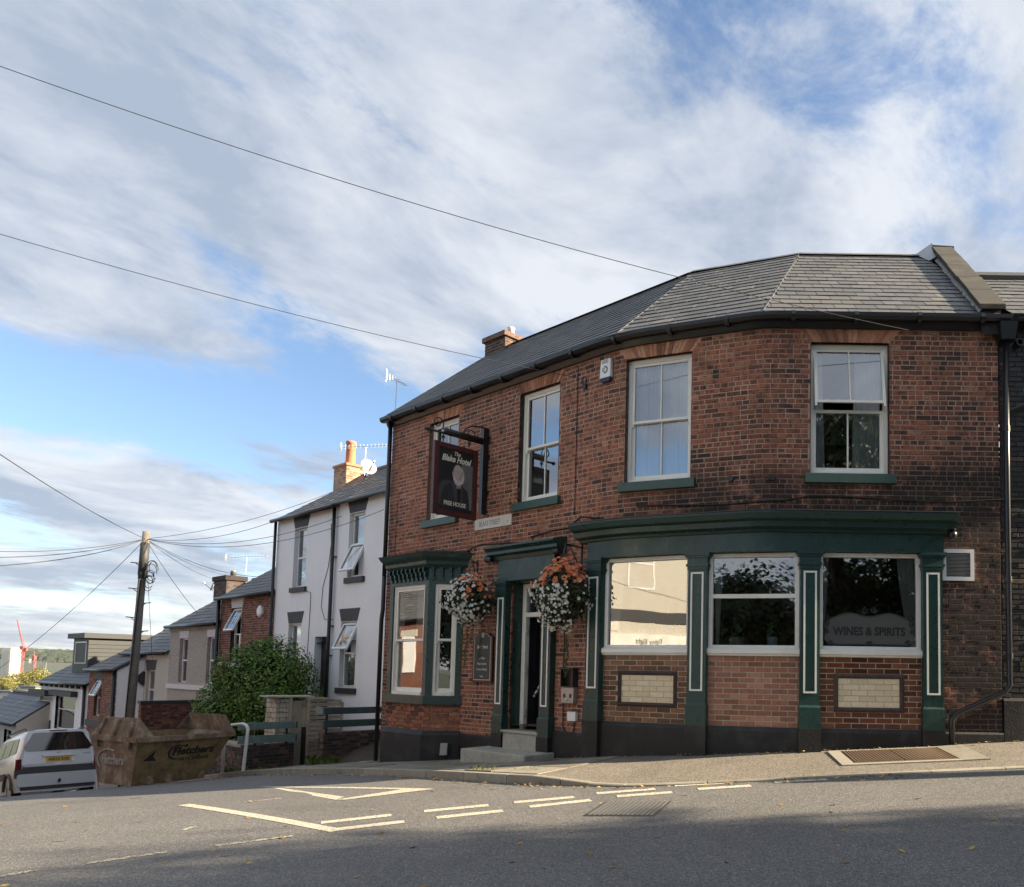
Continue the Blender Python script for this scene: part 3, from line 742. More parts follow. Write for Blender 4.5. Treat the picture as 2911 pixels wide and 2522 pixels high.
def road_line(p0, p1, w, mat='road_paint', n=6):
    A, B = ong(*p0), ong(*p1); d = (B-A); d.z = 0; d.normalize(); nn = Vector((-d.y, d.x, 0))*w/2; V = []; mb = MB()
    for i in range(n+1):
        c = A.lerp(B, i/n)
        for sgn in (-1, 1):
            q = c+nn*sgn; V.append((q.x, q.y, g(q.x, q.y)+.004))
    mb.add(V, [(2*i, 2*i+2, 2*i+3, 2*i+1) for i in range(n)]); o = mb.build('road_marking', mat, ROAD, recalc=False)
    return o
def build_markings():
    Q = lambda k, x, y: zz(k, x, y)
    # give-way triangle: three strokes
    road_poly([Q('r1',1520,386), Q('r2',690,400), Q('r2',640,407), Q('r1',1570,392)], 'road_marking', 'road_paint', n=6)
    road_poly([Q('r1',1600,396), Q('r1',1650,396), Q('r2',165,448), Q('r2',110,466)], 'road_marking', 'road_paint', .005, n=6)
    road_poly([Q('r2',110,466), Q('r2',165,466), Q('r2',690,402), Q('r2',520,402)][::1], 'road_marking', 'road_paint', .006, n=1)
    # long diagonal and the broken double line
    road_line(Q('r1',1080,494), Q('r2',120,648), .13); 
    road_line(Q('r2',60,645), Q('r2',515,594), .15, n=3)
    for a, b in [((25,600),(440,556)), ((630,534),(1010,498)), ((1160,481),(1515,449)), ((1645,428),(1990,401))]: road_line(Q('r2',*a), Q('r2',*b), .15, n=3)
    for a, b in [((705,570),(1095,532)), ((1252,508),(1612,468)), ((1765,446),(2090,420))]: road_line(Q('r2',*a), Q('r2',*b), .15, n=3)
    for a, b in [((35,378),(378,358)), ((170,398),(480,378)), ((485,344),(775,325)), ((615,358),(920,340)), ((885,305),(1180,290)), ((1045,322),(1325,304)), ((1430,290),(1700,280))]: road_line(Q('r3',*a), Q('r3',*b), .15, n=3)
    for a, b in [((1260,737),(1722,678)), ((510,840),(980,772)), ((-60,925),(225,880))]: road_line(Q('r1',*a), Q('r1',*b), .08, 'road_paint_worn', n=3)
    road_line(Q('r1',1435,481), Q('r1',1652,455), .08, 'road_paint_worn', n=2); road_line(Q('r1',320,417), Q('r1',800,455), .12, 'road_paint_worn', n=4)
    road_line(Q('r1',1078,644), Q('r1',1140,624), .06, 'road_paint_worn', n=2)
build_markings()
# ------------------------------------------------------------------ the corner pub
PUB = thing('pub', 'two-storey red brick corner pub with dark green shopfront and slate roof', 'pub', (K1.x, K1.y, -1.1))
ZR_ = 8.14
ZE = 5.20                                        # top of wall, under the gutter
UW = [(FC, -5.40, -4.40, sC), (FC, -2.55, -1.50, sC), (FB, -2.22, -1.13, sB), (FA, .70, 1.85, sA)]   # upper windows
WZ0, WZ1 = 2.92, 4.90
def build_pub():
    holes = []; rh = []
    for F, a0, a1, sf in UW: rh.append((sf(a0), sf(a1), WZ0, WZ1))
    ground_holes = [(sC(-6.25), sC(-4.08), -.5, 1.62), (sC(-2.62), sC(-1.70), -1.2, 1.55)]
    # shop windows and stall risers are set into the front from P1 to P4
    s1, s4 = sC(-.42), sA(2.45)
    ground_holes.append((s1, s4, -1.6, 1.95))
    allh = rh+ground_holes
    zb = -2.3
    wall = backing(PW, S_L, S_R, zb, ZE, allh, 'wall', 'mortar', PUB, step=.16)
    H = [rect(*h) for h in allh]+[trap((a+c)/2, (c-a)/2+.02, (c-a)/2+.25, WZ1, WZ1+.30) for (a, c, _, _) in rh]
    brickwork(PW, S_L, S_R, -.755-.075*8, ZE, H, wall, 'brick_red', 300, rank=lambda t: 0 if (t[0] > sB(-1.1) and t[0] < sA(3.4) and t[1] > 2.0) else 1 + abs(t[0]-1), drop=lambda s, z: z < wbase(s)-.05)
    for (a, c, z0, z1) in rh: flat_arch(PW, (a+c)/2, (c-a)/2+.015, WZ1, .29, .24, 19, 'brick_gauged', wall)
    # side and back walls, floors, so that the rooms are dark
    shell = MB()
    L0 = pwp(S_L, -.009, 0); LB_ = FC.p(-6.80, -7.5, 0); RB = FA.p(3.46, -7.5, 0); R0 = FA.p(3.46, -.009, 0)
    for p, q in ((L0, LB_), (LB_, RB), (RB, R0)):
        shell.quad((p.x, p.y, zb), (q.x, q.y, zb), (q.x, q.y, ZE), (p.x, p.y, ZE))
    shell.build('side_wall', 'brick_cottage', PUB, recalc=False)
    pts = [pwp(s, -.05, 0) for s in frange(S_L, S_R, .3)]+[RB, LB_]
    for z, nm in ((2.35, 'floor'), (-.95, 'floor'), (5.15, 'ceiling')):
        MB().add([(p.x, p.y, z) for p in pts], [tuple(range(len(pts)))]).build(nm, 'interior_warm', PUB, recalc=False)
    # upper windows
    cur = [None, None, [(0, .48, 0, .44), (.46, 1, .55, 1)], [(0, .14, 0, .2), (.62, 1, .56, .98)]]
    for i, (F, a0, a1, sf) in enumerate(UW):
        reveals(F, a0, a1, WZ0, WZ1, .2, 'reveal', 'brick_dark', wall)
        sash(F, a0, a1, WZ0, WZ1, 'window', PUB, b=-.095, open_top=.19 if i == 3 else 0, curtain=cur[i], meet=.5)
        MB().box(F, a0-.09, a1+.09, -.08, .075, WZ0-.14, WZ0).build('window_sill', 'paint_green_sill', PUB, bevel=.006)
    # plinth along the whole front, following the slope of the pavement
    for (sa, sb, top) in ((sC(-4.0), sC(-2.98), -1.18), (sC(-1.42), sC(-.68), -.98), (sA(2.61), S_R, -.79)):
        mb = MB(); prof = [(-.05, 0), (.045, 0), (.045, 1), (.025, 2), (-.05, 2)]
        path = []
        for s in frange(sa, sb, .25): path.append(lambda b, z, s=s: pwp(s, b, (wbase(s)-.3, top-.03, top)[z]))
        mb.profile_path(path, prof).build('plinth', 'plinth_black', PUB)
    # gutter, fascia board under it
    e = .17
    g_pts = [pwp(s, e, 0) for s in frange(S_L-.12, sC(-.6), .4)]+[pwp(s, e, 0) for s in frange(sC(-.45), sA(.3), .1)]+[pwp(s, e, 0) for s in frange(sA(.6), S_R+.12, .4)]
    mb = MB(); prof = [(-.075, 0), (-.07, -.055), (-.035, -.092), (.035, -.092), (.07, -.055), (.075, 0), (.058, 0), (.05, -.045), (.02, -.07), (-.02, -.07), (-.05, -.045), (-.058, 0)]
    ss = frange(S_L-.12, sC(-.6), .4)+frange(sC(-.45), sA(.3), .08)+frange(sA(.6), S_R+.12, .4)
    mb.profile_path([lambda b, z, s=s: pwp(s, e+b, ZE+.06+z) for s in ss], prof); mb.build('gutter', 'iron_black', PUB, smooth=False)
    for s in frange(S_L+.3, S_R-.3, .92):
        m = MB(); F = pfr(PW, s); m.tube([F.p(-.03, e, ZE+.01), F.p(.03, e, ZE+.01)], .088, 12); m.build('gutter_bracket', 'iron_black', PUB)
    mb = MB(); mb.profile_path([lambda b, z, s=s: pwp(s, b, ZE+z) for s in ss], [(-.02, -.10), (.05, -.10), (.09, -.02), (.09, .03), (-.02, .03)]); mb.build('eaves_board', 'paint_black', PUB)
    # ---- roof: three slated facets mitred over the corners
    ov = .20; D = 3.45; pt = .75
    def offs(b):   # polygon of the three runs moved out by b: left end, corner 2, corner 1, right end
        def corner(F, G):
            p = F.p(0, b, 0); q = G.p(0, b, 0); t1 = Vector((F.t[0], F.t[1])); t2 = Vector((G.t[0], G.t[1])); d = (q-p).to_2d()
            den = t1.x*t2.y-t1.y*t2.x; k = (d.x*t2.y-d.y*t2.x)/den; return Vector((p.x+t1.x*k, p.y+t1.y*k))
        return FC.p(-6.93, b, 0).to_2d(), corner(FB, Frame((K2.x, K2.y), HC)), corner(FA, FB), FA.p(3.46, b, 0).to_2d()
    E_, Rg = offs(ov), list(offs(ov-D)); ze = ZE+.05; zr = ZR_
    Rg[2] = Vector((2.13, 14.9)); Rg[1] = Vector((0.06, 15.65)); Rg[0] = Rg[1]+Vector((-FC.t[0], -FC.t[1]))*6.55; Rg[3] = Vector((4.56, 14.9)); pt = (zr-ze)/3.7; D = 3.7
    roof = MB()
    for i in range(3):
        roof.quad((*E_[i], ze), (*E_[i+1], ze), (*Rg[i+1], zr), (*Rg[i], zr))
    Bk = offs(ov-2*D)
    for i in range(3): roof.quad((*Rg[i], zr), (*Rg[i+1], zr), (*Bk[i+1], ze), (*Bk[i], ze))
    roof.quad((*E_[0], ze), (*Rg[0], zr), (*Bk[0], ze))
    rf = roof.build('roof', 'mortar_dark', PUB)
    for i, F in enumerate((FC, FB, FA)):
        e0 = Vector((*E_[i], ze)); e1 = Vector((*E_[i+1], ze)); ax = (e1-e0).normalized(); ln = (e1-e0).length
        Di = abs((Vector((*Rg[i], 0))-e0).dot(Vector((F.n[0], F.n[1], 0)))); up = Vector((-F.n[0]*Di, -F.n[1]*Di, zr-ze)).normalized(); sl = hypot(Di, zr-ze)
        r0 = (Vector((*Rg[i], zr))-e0).dot(ax); r1 = (Vector((*Rg[i+1], zr))-e0).dot(ax)
        slating('slate', rf, 'slate', e0, e1, up, lambda t, r0=r0: r0*t/sl+(.0 if r0 else 0), lambda t, r1=r1, ln=ln: ln+(r1-ln)*t/sl, int(sl/.285)+1, .285, .315, (60, 90, 150)[i], seed=20+i)
    # ridge tiles and hip lines
    for i in range(3):
        a, b = Vector((*Rg[i], zr+.03)), Vector((*Rg[i+1], zr+.03)); n = max(1, int((b-a).length/.45)); 
        for k in range(n):
            p, q = a.lerp(b, k/n), a.lerp(b, (k+.985)/n); d = (q-p).normalized(); sd_ = Vector((-d.y, d.x, 0))*.13
            MB().add([p-sd_-Vector((0,0,.07)), p+Vector((0,0,.025)), p+sd_-Vector((0,0,.07)), q-sd_-Vector((0,0,.07)), q+Vector((0,0,.025)), q+sd_-Vector((0,0,.07))], [(0,1,4,3),(1,2,5,4),(0,2,1),(3,4,5)]).build('ridge_tile', 'slate', rf)
    for i in (1, 2):
        a = Vector((*E_[i], ze+.02)); b = Vector((*Rg[i], zr+.01)); MB().tube([a.lerp(b, t) for t in (0.005, .5, 1)], .006, 6).build('hip_flashing', 'slate', rf)
    # verge at the far gable
    a = Vector((*E_[0], ze-.03)); b = Vector((*Rg[0], zr-.03)); MB().tube([a, b], .045, 6).build('verge', 'iron_black', rf)
    # parapet between pub and neighbour: coping stones on a raked wall
    base = MB(); y0, y1 = 11.4-.14, 14.88; zz0 = lambda y: ze+(y-(11.4-ov))*(zr-ze)/3.7; xo = lambda y: 4.27+(y-11.2)*.125
    base.hexa([(xo(y0),y0,zz0(y0)-.3),(xo(y0)+.28,y0,zz0(y0)-.3),(xo(y1)+.28,y1,zz0(y1)-.3),(xo(y1),y1,zz0(y1)-.3),(xo(y0),y0,zz0(y0)+.10),(xo(y0)+.28,y0,zz0(y0)+.10),(xo(y1)+.28,y1,zz0(y1)+.16),(xo(y1),y1,zz0(y1)+.16)])
    par = base.build('parapet', 'mortar_black', PUB)
    n = 5
    for k in range(n):
        ya, yb = y0-.06+(y1-y0+.06)*k/n+.006, y0-.06+(y1-y0+.06)*(k+1)/n-.006; za, zb2 = zz0(ya)+.095+.06*k/n, zz0(yb)+.095+.06*(k+1)/n; h = .085; j = random.uniform(-.012, .012); xa, xb = xo(ya)-.05+j, xo(yb)-.05+j
        MB().hexa([(xa,ya,za),(xa+.40,ya,za),(xb+.40,yb,zb2),(xb,yb,zb2),(xa,ya,za+h),(xa+.40,ya,za+h),(xb+.40,yb,zb2+h),(xb,yb,zb2+h)]).build('coping_stone', 'coping_stone', par, bevel=.012)
    xq = xo(y1)-.05
    MB().hexa([(xq,y1-.1,zz0(y1)-.2),(xq+.42,y1-.1,zz0(y1)-.2),(xq+.42,y1+.45,zz0(y1)-.2),(xq,y1+.45,zz0(y1)-.2),(xq,y1-.1,zz0(y1)+.20),(xq+.42,y1-.1,zz0(y1)+.18),(xq+.40,y1+.35,zz0(y1)+.36),(xq+.02,y1+.35,zz0(y1)+.38)]).build('apex_stone', 'coping_stone', par, bevel=.015)
    fl = MB()
    for k in range(26):
        ya, yb = y0+(y1-y0)*k/26, y0+(y1-y0)*(k+1)/26; w = .04+random.uniform(0, .03)
        fl.quad((xo(ya)-w,ya,zz0(ya)+.025),(xo(ya)+.01,ya,zz0(ya)+.08),(xo(yb)+.01,yb,zz0(yb)+.08),(xo(yb)-w,yb,zz0(yb)+.025))
    fl.build('flashing', 'stone_grey', par, recalc=False)
    x = xo(y1); MB().add([(x-.22,y1-.4,zz0(y1-.4)+.03),(x-.03,y1-.4,zz0(y1-.4)+.14),(x-.03,y1+.02,zz0(y1)+.3),(x-.36,y1+.0,zz0(y1)+.05)],[(0,1,2,3)]).build('flashing', 'lead', par, recalc=False)
    # chimney at the far gable, with pots
    chc = Vector((*Rg[0], 0))+Vector((FC.t[0], FC.t[1], 0))*.42
    Fch = Frame((chc.x, chc.y), HC)
    ch = MB(); ch.box(Fch, -.40, .40, -.36, .30, zr-1.4, zr+.10).build('chimney_core', 'mortar', PUB)
    core = [o for o in PUB.children if o.name.startswith('chimney_core')][0]; core.name = 'chimney'
    for F2, w0, w1 in ((Fch.off(0, .31), -.41, .41), (Fch.off(.41, -.03, -90), -.35, .35)):
        brickwork(F2, w0, w1, zr-.65, zr+.10, [], core, 'brick_dark', 60, bond='stretcher', seed=5)
    MB().box(Fch, -.46, .46, -.42, .37, zr+.10, zr+.22).build('chimney_cap', 'brick_dark', core)
    MB().lathe(Fch.p(.2, -.02, zr+.22), [(.10, 0), (.085, .2), (.10, .24), (.07, .24)], 14).build('chimney_pot', 'paint_white', core, smooth=True)
    MB().lathe(Fch.p(-.2, -.05, zr+.22), [(.08, 0), (.07, .10), (.05, .10)], 14).build('chimney_pot', 'terracotta', core, smooth=True)
    # down-pipes
    F = FC; m = MB(); m.tube([F.p(-6.72, .10, ZE+.0), F.p(-6.72, .10, 1.9)], .045, 10); m.build('downpipe', 'iron_black', PUB, smooth=True)
    m = MB(); x = 4.63-K1.x; m.tube([FA.p(x, .12, ZE-.25), FA.p(x, .10, 3), FA.p(x, .10, -.12), FA.p(x-.08, .10, -.22), FA.p(x-.75, .10, -.52), FA.p(x-.83, .10, -.62), FA.p(x-.83, .10, -1.0)], .042, 12); dp = m.build('downpipe', 'iron_black', PUB, smooth=True)
    for z in (3.6, 1.4, .3): MB().lathe(FA.p(x, .10, z), [(.052, -.04), (.052, .04)], 12).build('pipe_collar', 'iron_black', dp)
    MB().hexa([FA.p(x-.10,.22,ZE-.30),FA.p(x+.10,.22,ZE-.30),FA.p(x+.10,.02,ZE-.30),FA.p(x-.10,.02,ZE-.30),FA.p(x-.13,.26,ZE-.05),FA.p(x+.13,.26,ZE-.05),FA.p(x+.13,.01,ZE-.05),FA.p(x-.13,.01,ZE-.05)]).build('rain_hopper', 'iron_black', dp)
    m = MB(); m.tube([FC.p(-6.72,.10,1.9),FC.p(-6.72,.10,1.2),FC.p(-6.76,.10,1.0),FC.p(-6.76,.10,-1.9)],.045,8); m.build('downpipe','iron_black',PUB,smooth=True)
    return wall
WALL = build_pub()

def moulding(path_fns, prof, name, mat, parent): return MB().profile_path(path_fns, prof).build(name, mat, parent)
def ring(F, a0, a1, z0, z1, w, b0, b1, name, mat, parent):
    m = MB(); m.box(F, a0, a0+w, b0, b1, z0, z1); m.box(F, a1-w, a1, b0, b1, z0, z1); m.box(F, a0+w, a1-w, b0, b1, z0, z0+w); m.box(F, a0+w, a1-w, b0, b1, z1-w, z1)
    return m.build(name, mat, parent)
def pilaster(F, w, z0, z1, zg, parent, bd=.10):
    """F origin at the middle of the pilaster; z0 foot of timber, z1 top of capital, zg ground"""
    h = w/2; m = MB(); m.box(F, -h, h, -.06, bd, z0+.33, z1-.25); m.box(F, -h-.015, h+.015, -.06, bd+.02, z0, z0+.30)
    m.hexa([F.p(-h-.015,bd+.02,z0+.30),F.p(h+.015,bd+.02,z0+.30),F.p(h+.015,-.06,z0+.30),F.p(-h-.015,-.06,z0+.30),F.p(-h,bd,z0+.33),F.p(h,bd,z0+.33),F.p(h,-.06,z0+.33),F.p(-h,-.06,z0+.33)])
    p = m.build('pilaster', 'paint_green', parent)
    m = MB()
    for k, (e, y0, y1) in enumerate(((.012, -.25, -.205), (.028, -.205, -.165), (.012, -.165, -.075), (.035, -.075, -.045), (.055, -.045, 0))):
        m.box(F, -h-e, h+e, -.06, bd+e, z1+y0, z1+y1)
    m.build('capital', 'paint_green', p)
    ring(F, -h+.045, h-.045, z0+.50, z1-.29, .026, bd-.002, bd+.014, 'panel_moulding', 'paint_white', p)
    m = MB(); m.box(F, -h-.02, h+.02, -.06, bd+.025, zg-.25, z0); m.build('plinth_block', 'plinth_black', p)
    return p
PIL = [(sC(-.47), .30), (sB(-.955), .29), (sA(.685), .28), (sA(2.445), .28)]
def build_shopfront():
    z0 = -.77
    for s, w in PIL: pilaster(pfr(PW, s), w, z0, 1.77, wbase(s), PUB)
    # frieze and cornice swept along the front
    ss = frange(PIL[0][0]-.17, sB(-1.9), .07)+frange(sB(-1.7), sB(-.5), .3)+frange(sB(-.3), sA(.35), .07)+frange(sA(.6), PIL[3][0]+.165, .4)
    moulding([lambda b, z, s=s: pwp(s, b, z) for s in ss], [(-.06, 1.77), (.085, 1.77), (.085, 2.04), (-.06, 2.04)], 'fascia', 'paint_green', PUB)
    ss2 = [ss[0]-.16]+ss+[ss[-1]+.14]
    moulding([lambda b, z, s=s: pwp(s, b, z) for s in ss2], [(-.02, 2.04), (.12, 2.04), (.13, 2.075), (.24, 2.10), (.25, 2.175), (.33, 2.20), (.37, 2.275), (.37, 2.30), (-.02, 2.37)], 'cornice', 'paint_green', PUB)
    moulding([lambda b, z, s=s: pwp(s, b, z) for s in ss2], [(-.02, 2.374), (.385, 2.304), (.385, 2.316), (-.02, 2.39)], 'cornice_flashing', 'metal_dark', PUB)
    kinds = [('tile_brown', True), ('tile_tan', False), ('tile_brown', True)]
    for i in range(3):
        sa, sb = PIL[i][0]+PIL[i][1]/2, PIL[i+1][0]-PIL[i+1][1]/2
        A, B = pwp(sa, 0, 0), pwp(sb, 0, 0); d = B-A; h = -math.degrees(atan2(d.y, d.x)); F = Frame((A.x, A.y), h); ln = d.length
        gz = lambda a: wbase(sa+(sb-sa)*a/ln)
        # plinth course
        m = MB(); m.profile_path([lambda b, z, a=a: F.p(a, b, (gz(a)-.25, z0-.06, z0)[z]) for a in frange(0, ln, .3)], [(-.12, 0), (.05, 0), (.05, 1), (.02, 2), (-.12, 2)]); m.build('plinth', 'plinth_black', PUB)
        # glazed brick stall riser
        tm, panel = kinds[i]; r = MB(); r.box(F, 0, ln, -.14, -.004, z0, .26); rz = r.build('stall_riser', 'mortar_pale', PUB)
        H = []
        if panel:
            k = ('z6' if i == 0 else 'z8'); c = [(375,1100),(775,1345)] if i == 0 else [(380,1150),(830,1390)]
            pa0, pz1 = F.px(k, *c[0]); pa1, pz0 = F.px(k, *c[1]); H = [rect(pa0, pa1, pz0, pz1)]
            pz0 = z0+.0785*round((pz0-z0)/.0785); pz1 = z0+.0785*round((pz1-z0)/.0785); H = [rect(pa0, pa1, pz0, pz1)]
        brickwork(F, .004, ln-.004, z0, .255, H, rz, tm, 110, course=.0785, L=.235, jn=.011, depth=.03, bond='stretcher', seed=30+i, jit=.0015)
        if panel:
            fw = .066
            m = MB()
            O = [(pa0,pz0),(pa1,pz0),(pa1,pz1),(pa0,pz1)]; I = [(pa0+fw,pz0+fw),(pa1-fw,pz0+fw),(pa1-fw,pz1-fw),(pa0+fw,pz1-fw)]; C_ = [((o[0]*.45+q[0]*.55), (o[1]*.45+q[1]*.55)) for o, q in zip(O, I)]
            V = [F.p(a, .004, z) for a, z in O]+[F.p(a, .03, z) for a, z in C_]+[F.p(a, .002, z) for a, z in I]
            m.add(V, [(k, (k+1) % 4, 4+(k+1) % 4, 4+k) for k in range(4)]+[(4+k, 4+(k+1) % 4, 8+(k+1) % 4, 8+k) for k in range(4)])
            pf = m.build('tile_frame', 'brick_dark', rz)
            brickwork(F, pa0+fw+.002, pa1-fw-.002, pz0+fw, pz1-fw, [], rz, 'tile_cream', 60, course=(pz1-pz0-2*fw)/5, L=.235, jn=.008, depth=.03, bond='stretcher', seed=40+i, jit=.0015, name='tile')
        # window
        zs, zt = .36, 1.765; m = MB(); b = -.005; fr = .062
        m.box(F, 0, fr, b-.10, b, zs, zt); m.box(F, ln-fr, ln, b-.10, b, zs, zt); m.box(F, fr, ln-fr, b-.10, b, zt-fr, zt); m.box(F, fr, ln-fr, b-.10, b, zs, zs+.05)
        w = m.build('shop_window', 'paint_white', PUB, bevel=.006)
        m = MB(); m.profile_path([lambda bb, z, a=a: F.p(a, bb, z) for a in (-.01, ln+.01)], [(-.12, .255), (.03, .255), (.035, .275), (.055, .29), (.055, .345), (.0, .375), (-.12, .375)]); m.build('window_sill', 'paint_white', PUB)
        if i == 1:
            zm = 1.13; m = MB(); m.box(F, fr, ln-fr, b-.07, b-.005, zm-.03, zm+.03); m.build('transom', 'paint_white', w)
            panes = [(zs+.05, zm-.03), (zm+.03, zt-fr)]
        else: panes = [(zs+.05, zt-fr)]
        for (za, zb) in panes:
            m = MB(); m.quad(F.p(fr,b-.05,za),F.p(ln-fr,b-.05,za),F.p(ln-fr,b-.05,zb),F.p(fr,b-.05,zb)); m.build('pane', 'glass', w, recalc=False)
        def curtain(c0, c1, d0, d1, waist=.0, mat='curtain_cream', bb=-.115):
            m = MB(); n = 20; rows = 10; V = []; za, zb = zs+.06, zt-.03
            for j in range(rows+1):
                f = j/rows; z = zb-(zb-za)*f; pin = f**1.5
                l = c0+(d0-c0)*pin; r = c1+(d1-c1)*pin
                for k in range(n+1): V.append(F.p(l+(r-l)*k/n, b+bb+.022*sin(k*2.1+f), z))
            m.add(V, [(j*(n+1)+k, j*(n+1)+k+1, (j+1)*(n+1)+k+1, (j+1)*(n+1)+k) for j in range(rows) for k in range(n)]); m.build('curtain', mat, w, smooth=True)
        if i == 0: curtain(.06, .28, .06, .20)
        if i == 1: curtain(.07, .19, .10, .14)
        if i == 2:
            curtain(.06, .16, .06, .10); curtain(ln-.32, ln-.07, ln-.13, ln-.05)
            # etched lower glass with the lettering cut clear
            e0, e1, ez0, ez1 = fr+.03, ln-fr-.03, zs+.07, zs+.50; n = 24; P = []
            for k in range(n+1):
                f = k/n; P.append((e0+.04+(e1-e0-.08)*f, ez1-.03+.05*sin(pi*f)**.6-.03*cos(4*pi*f)))
            poly = [F.p(e0+.06, b-.044, ez0), F.p(e1-.06, b-.044, ez0), F.p(e1, b-.044, ez0+.08), F.p(e1-.02, b-.044, ez1-.12)]+[F.p(a, b-.044, z) for a, z in P[::-1]]+[F.p(e0+.02, b-.044, ez1-.12), F.p(e0, b-.044, ez0+.08)]
            MB().add(poly, [tuple(range(len(poly)))]).build('etched_glass', 'glass_etched', w, recalc=False)
            text('WINES & SPIRITS', F, ln/2+.0, zs+.215, b-.041, .165, 'letter_black', w, sx=.86, bold=.006, ext=.001)
            def scroll(cx, cz, r, turns, a0, dr=1):
                pts = []; N = int(22*turns)
                for k in range(N+1):
                    f = k/N; a = a0+dr*2*pi*turns*f; rr = r*(1-.82*f); pts.append(F.p(cx+rr*cos(a), b-.040, cz+rr*sin(a)))
                m = MB(); m.tube(pts, [.008*(1-.5*k/N)+.002 for k in range(N+1)], 5); m.build('etched_scroll', 'letter_black', w)
            for sg, cx in ((1, ln/2-.055), (-1, ln/2+.055)):
                scroll(cx, ez1+.075, .045, 1.4, pi/2, sg); scroll(cx-sg*.035, ez1+.05, .03, 1.2, 0, -sg)
            for sg, cx in ((1, e0+.03), (-1, e1-.03)):
                scroll(cx+sg*.03, ez1-.04, .045, 1.4, pi/2, sg); scroll(cx+sg*.02, ez1-.12, .04, 1.3, -pi/2, -sg); scroll(cx+sg*.01, ez0+.20, .035, 1.2, pi/2, sg); scroll(cx+sg*.055, ez0+.035, .04, 1.3, pi, sg)
            scroll(ln/2-.022, ez0+.03, .025, 1.2, 0, 1); scroll(ln/2+.022, ez0+.03, .025, 1.2, pi, -1)
            m = MB(); m.tube([F.p(a, b-.040, z-.014) for a, z in P], .004, 4); m.tube([F.p(e0+.1, b-.040, ez0+.012), F.p(e1-.1, b-.040, ez0+.012)], .004, 4); m.build('etched_line', 'letter_black', w)
        # window board
        m = MB(); m.box(F, 0.02, ln-.02, -.55, -.12, zs-.02, zs+.02); m.build('window_board', 'paint_white', w)
        global SHOPF
        SHOPF.append((F, ln, zs+.02))
SHOPF = []
build_shopfront()

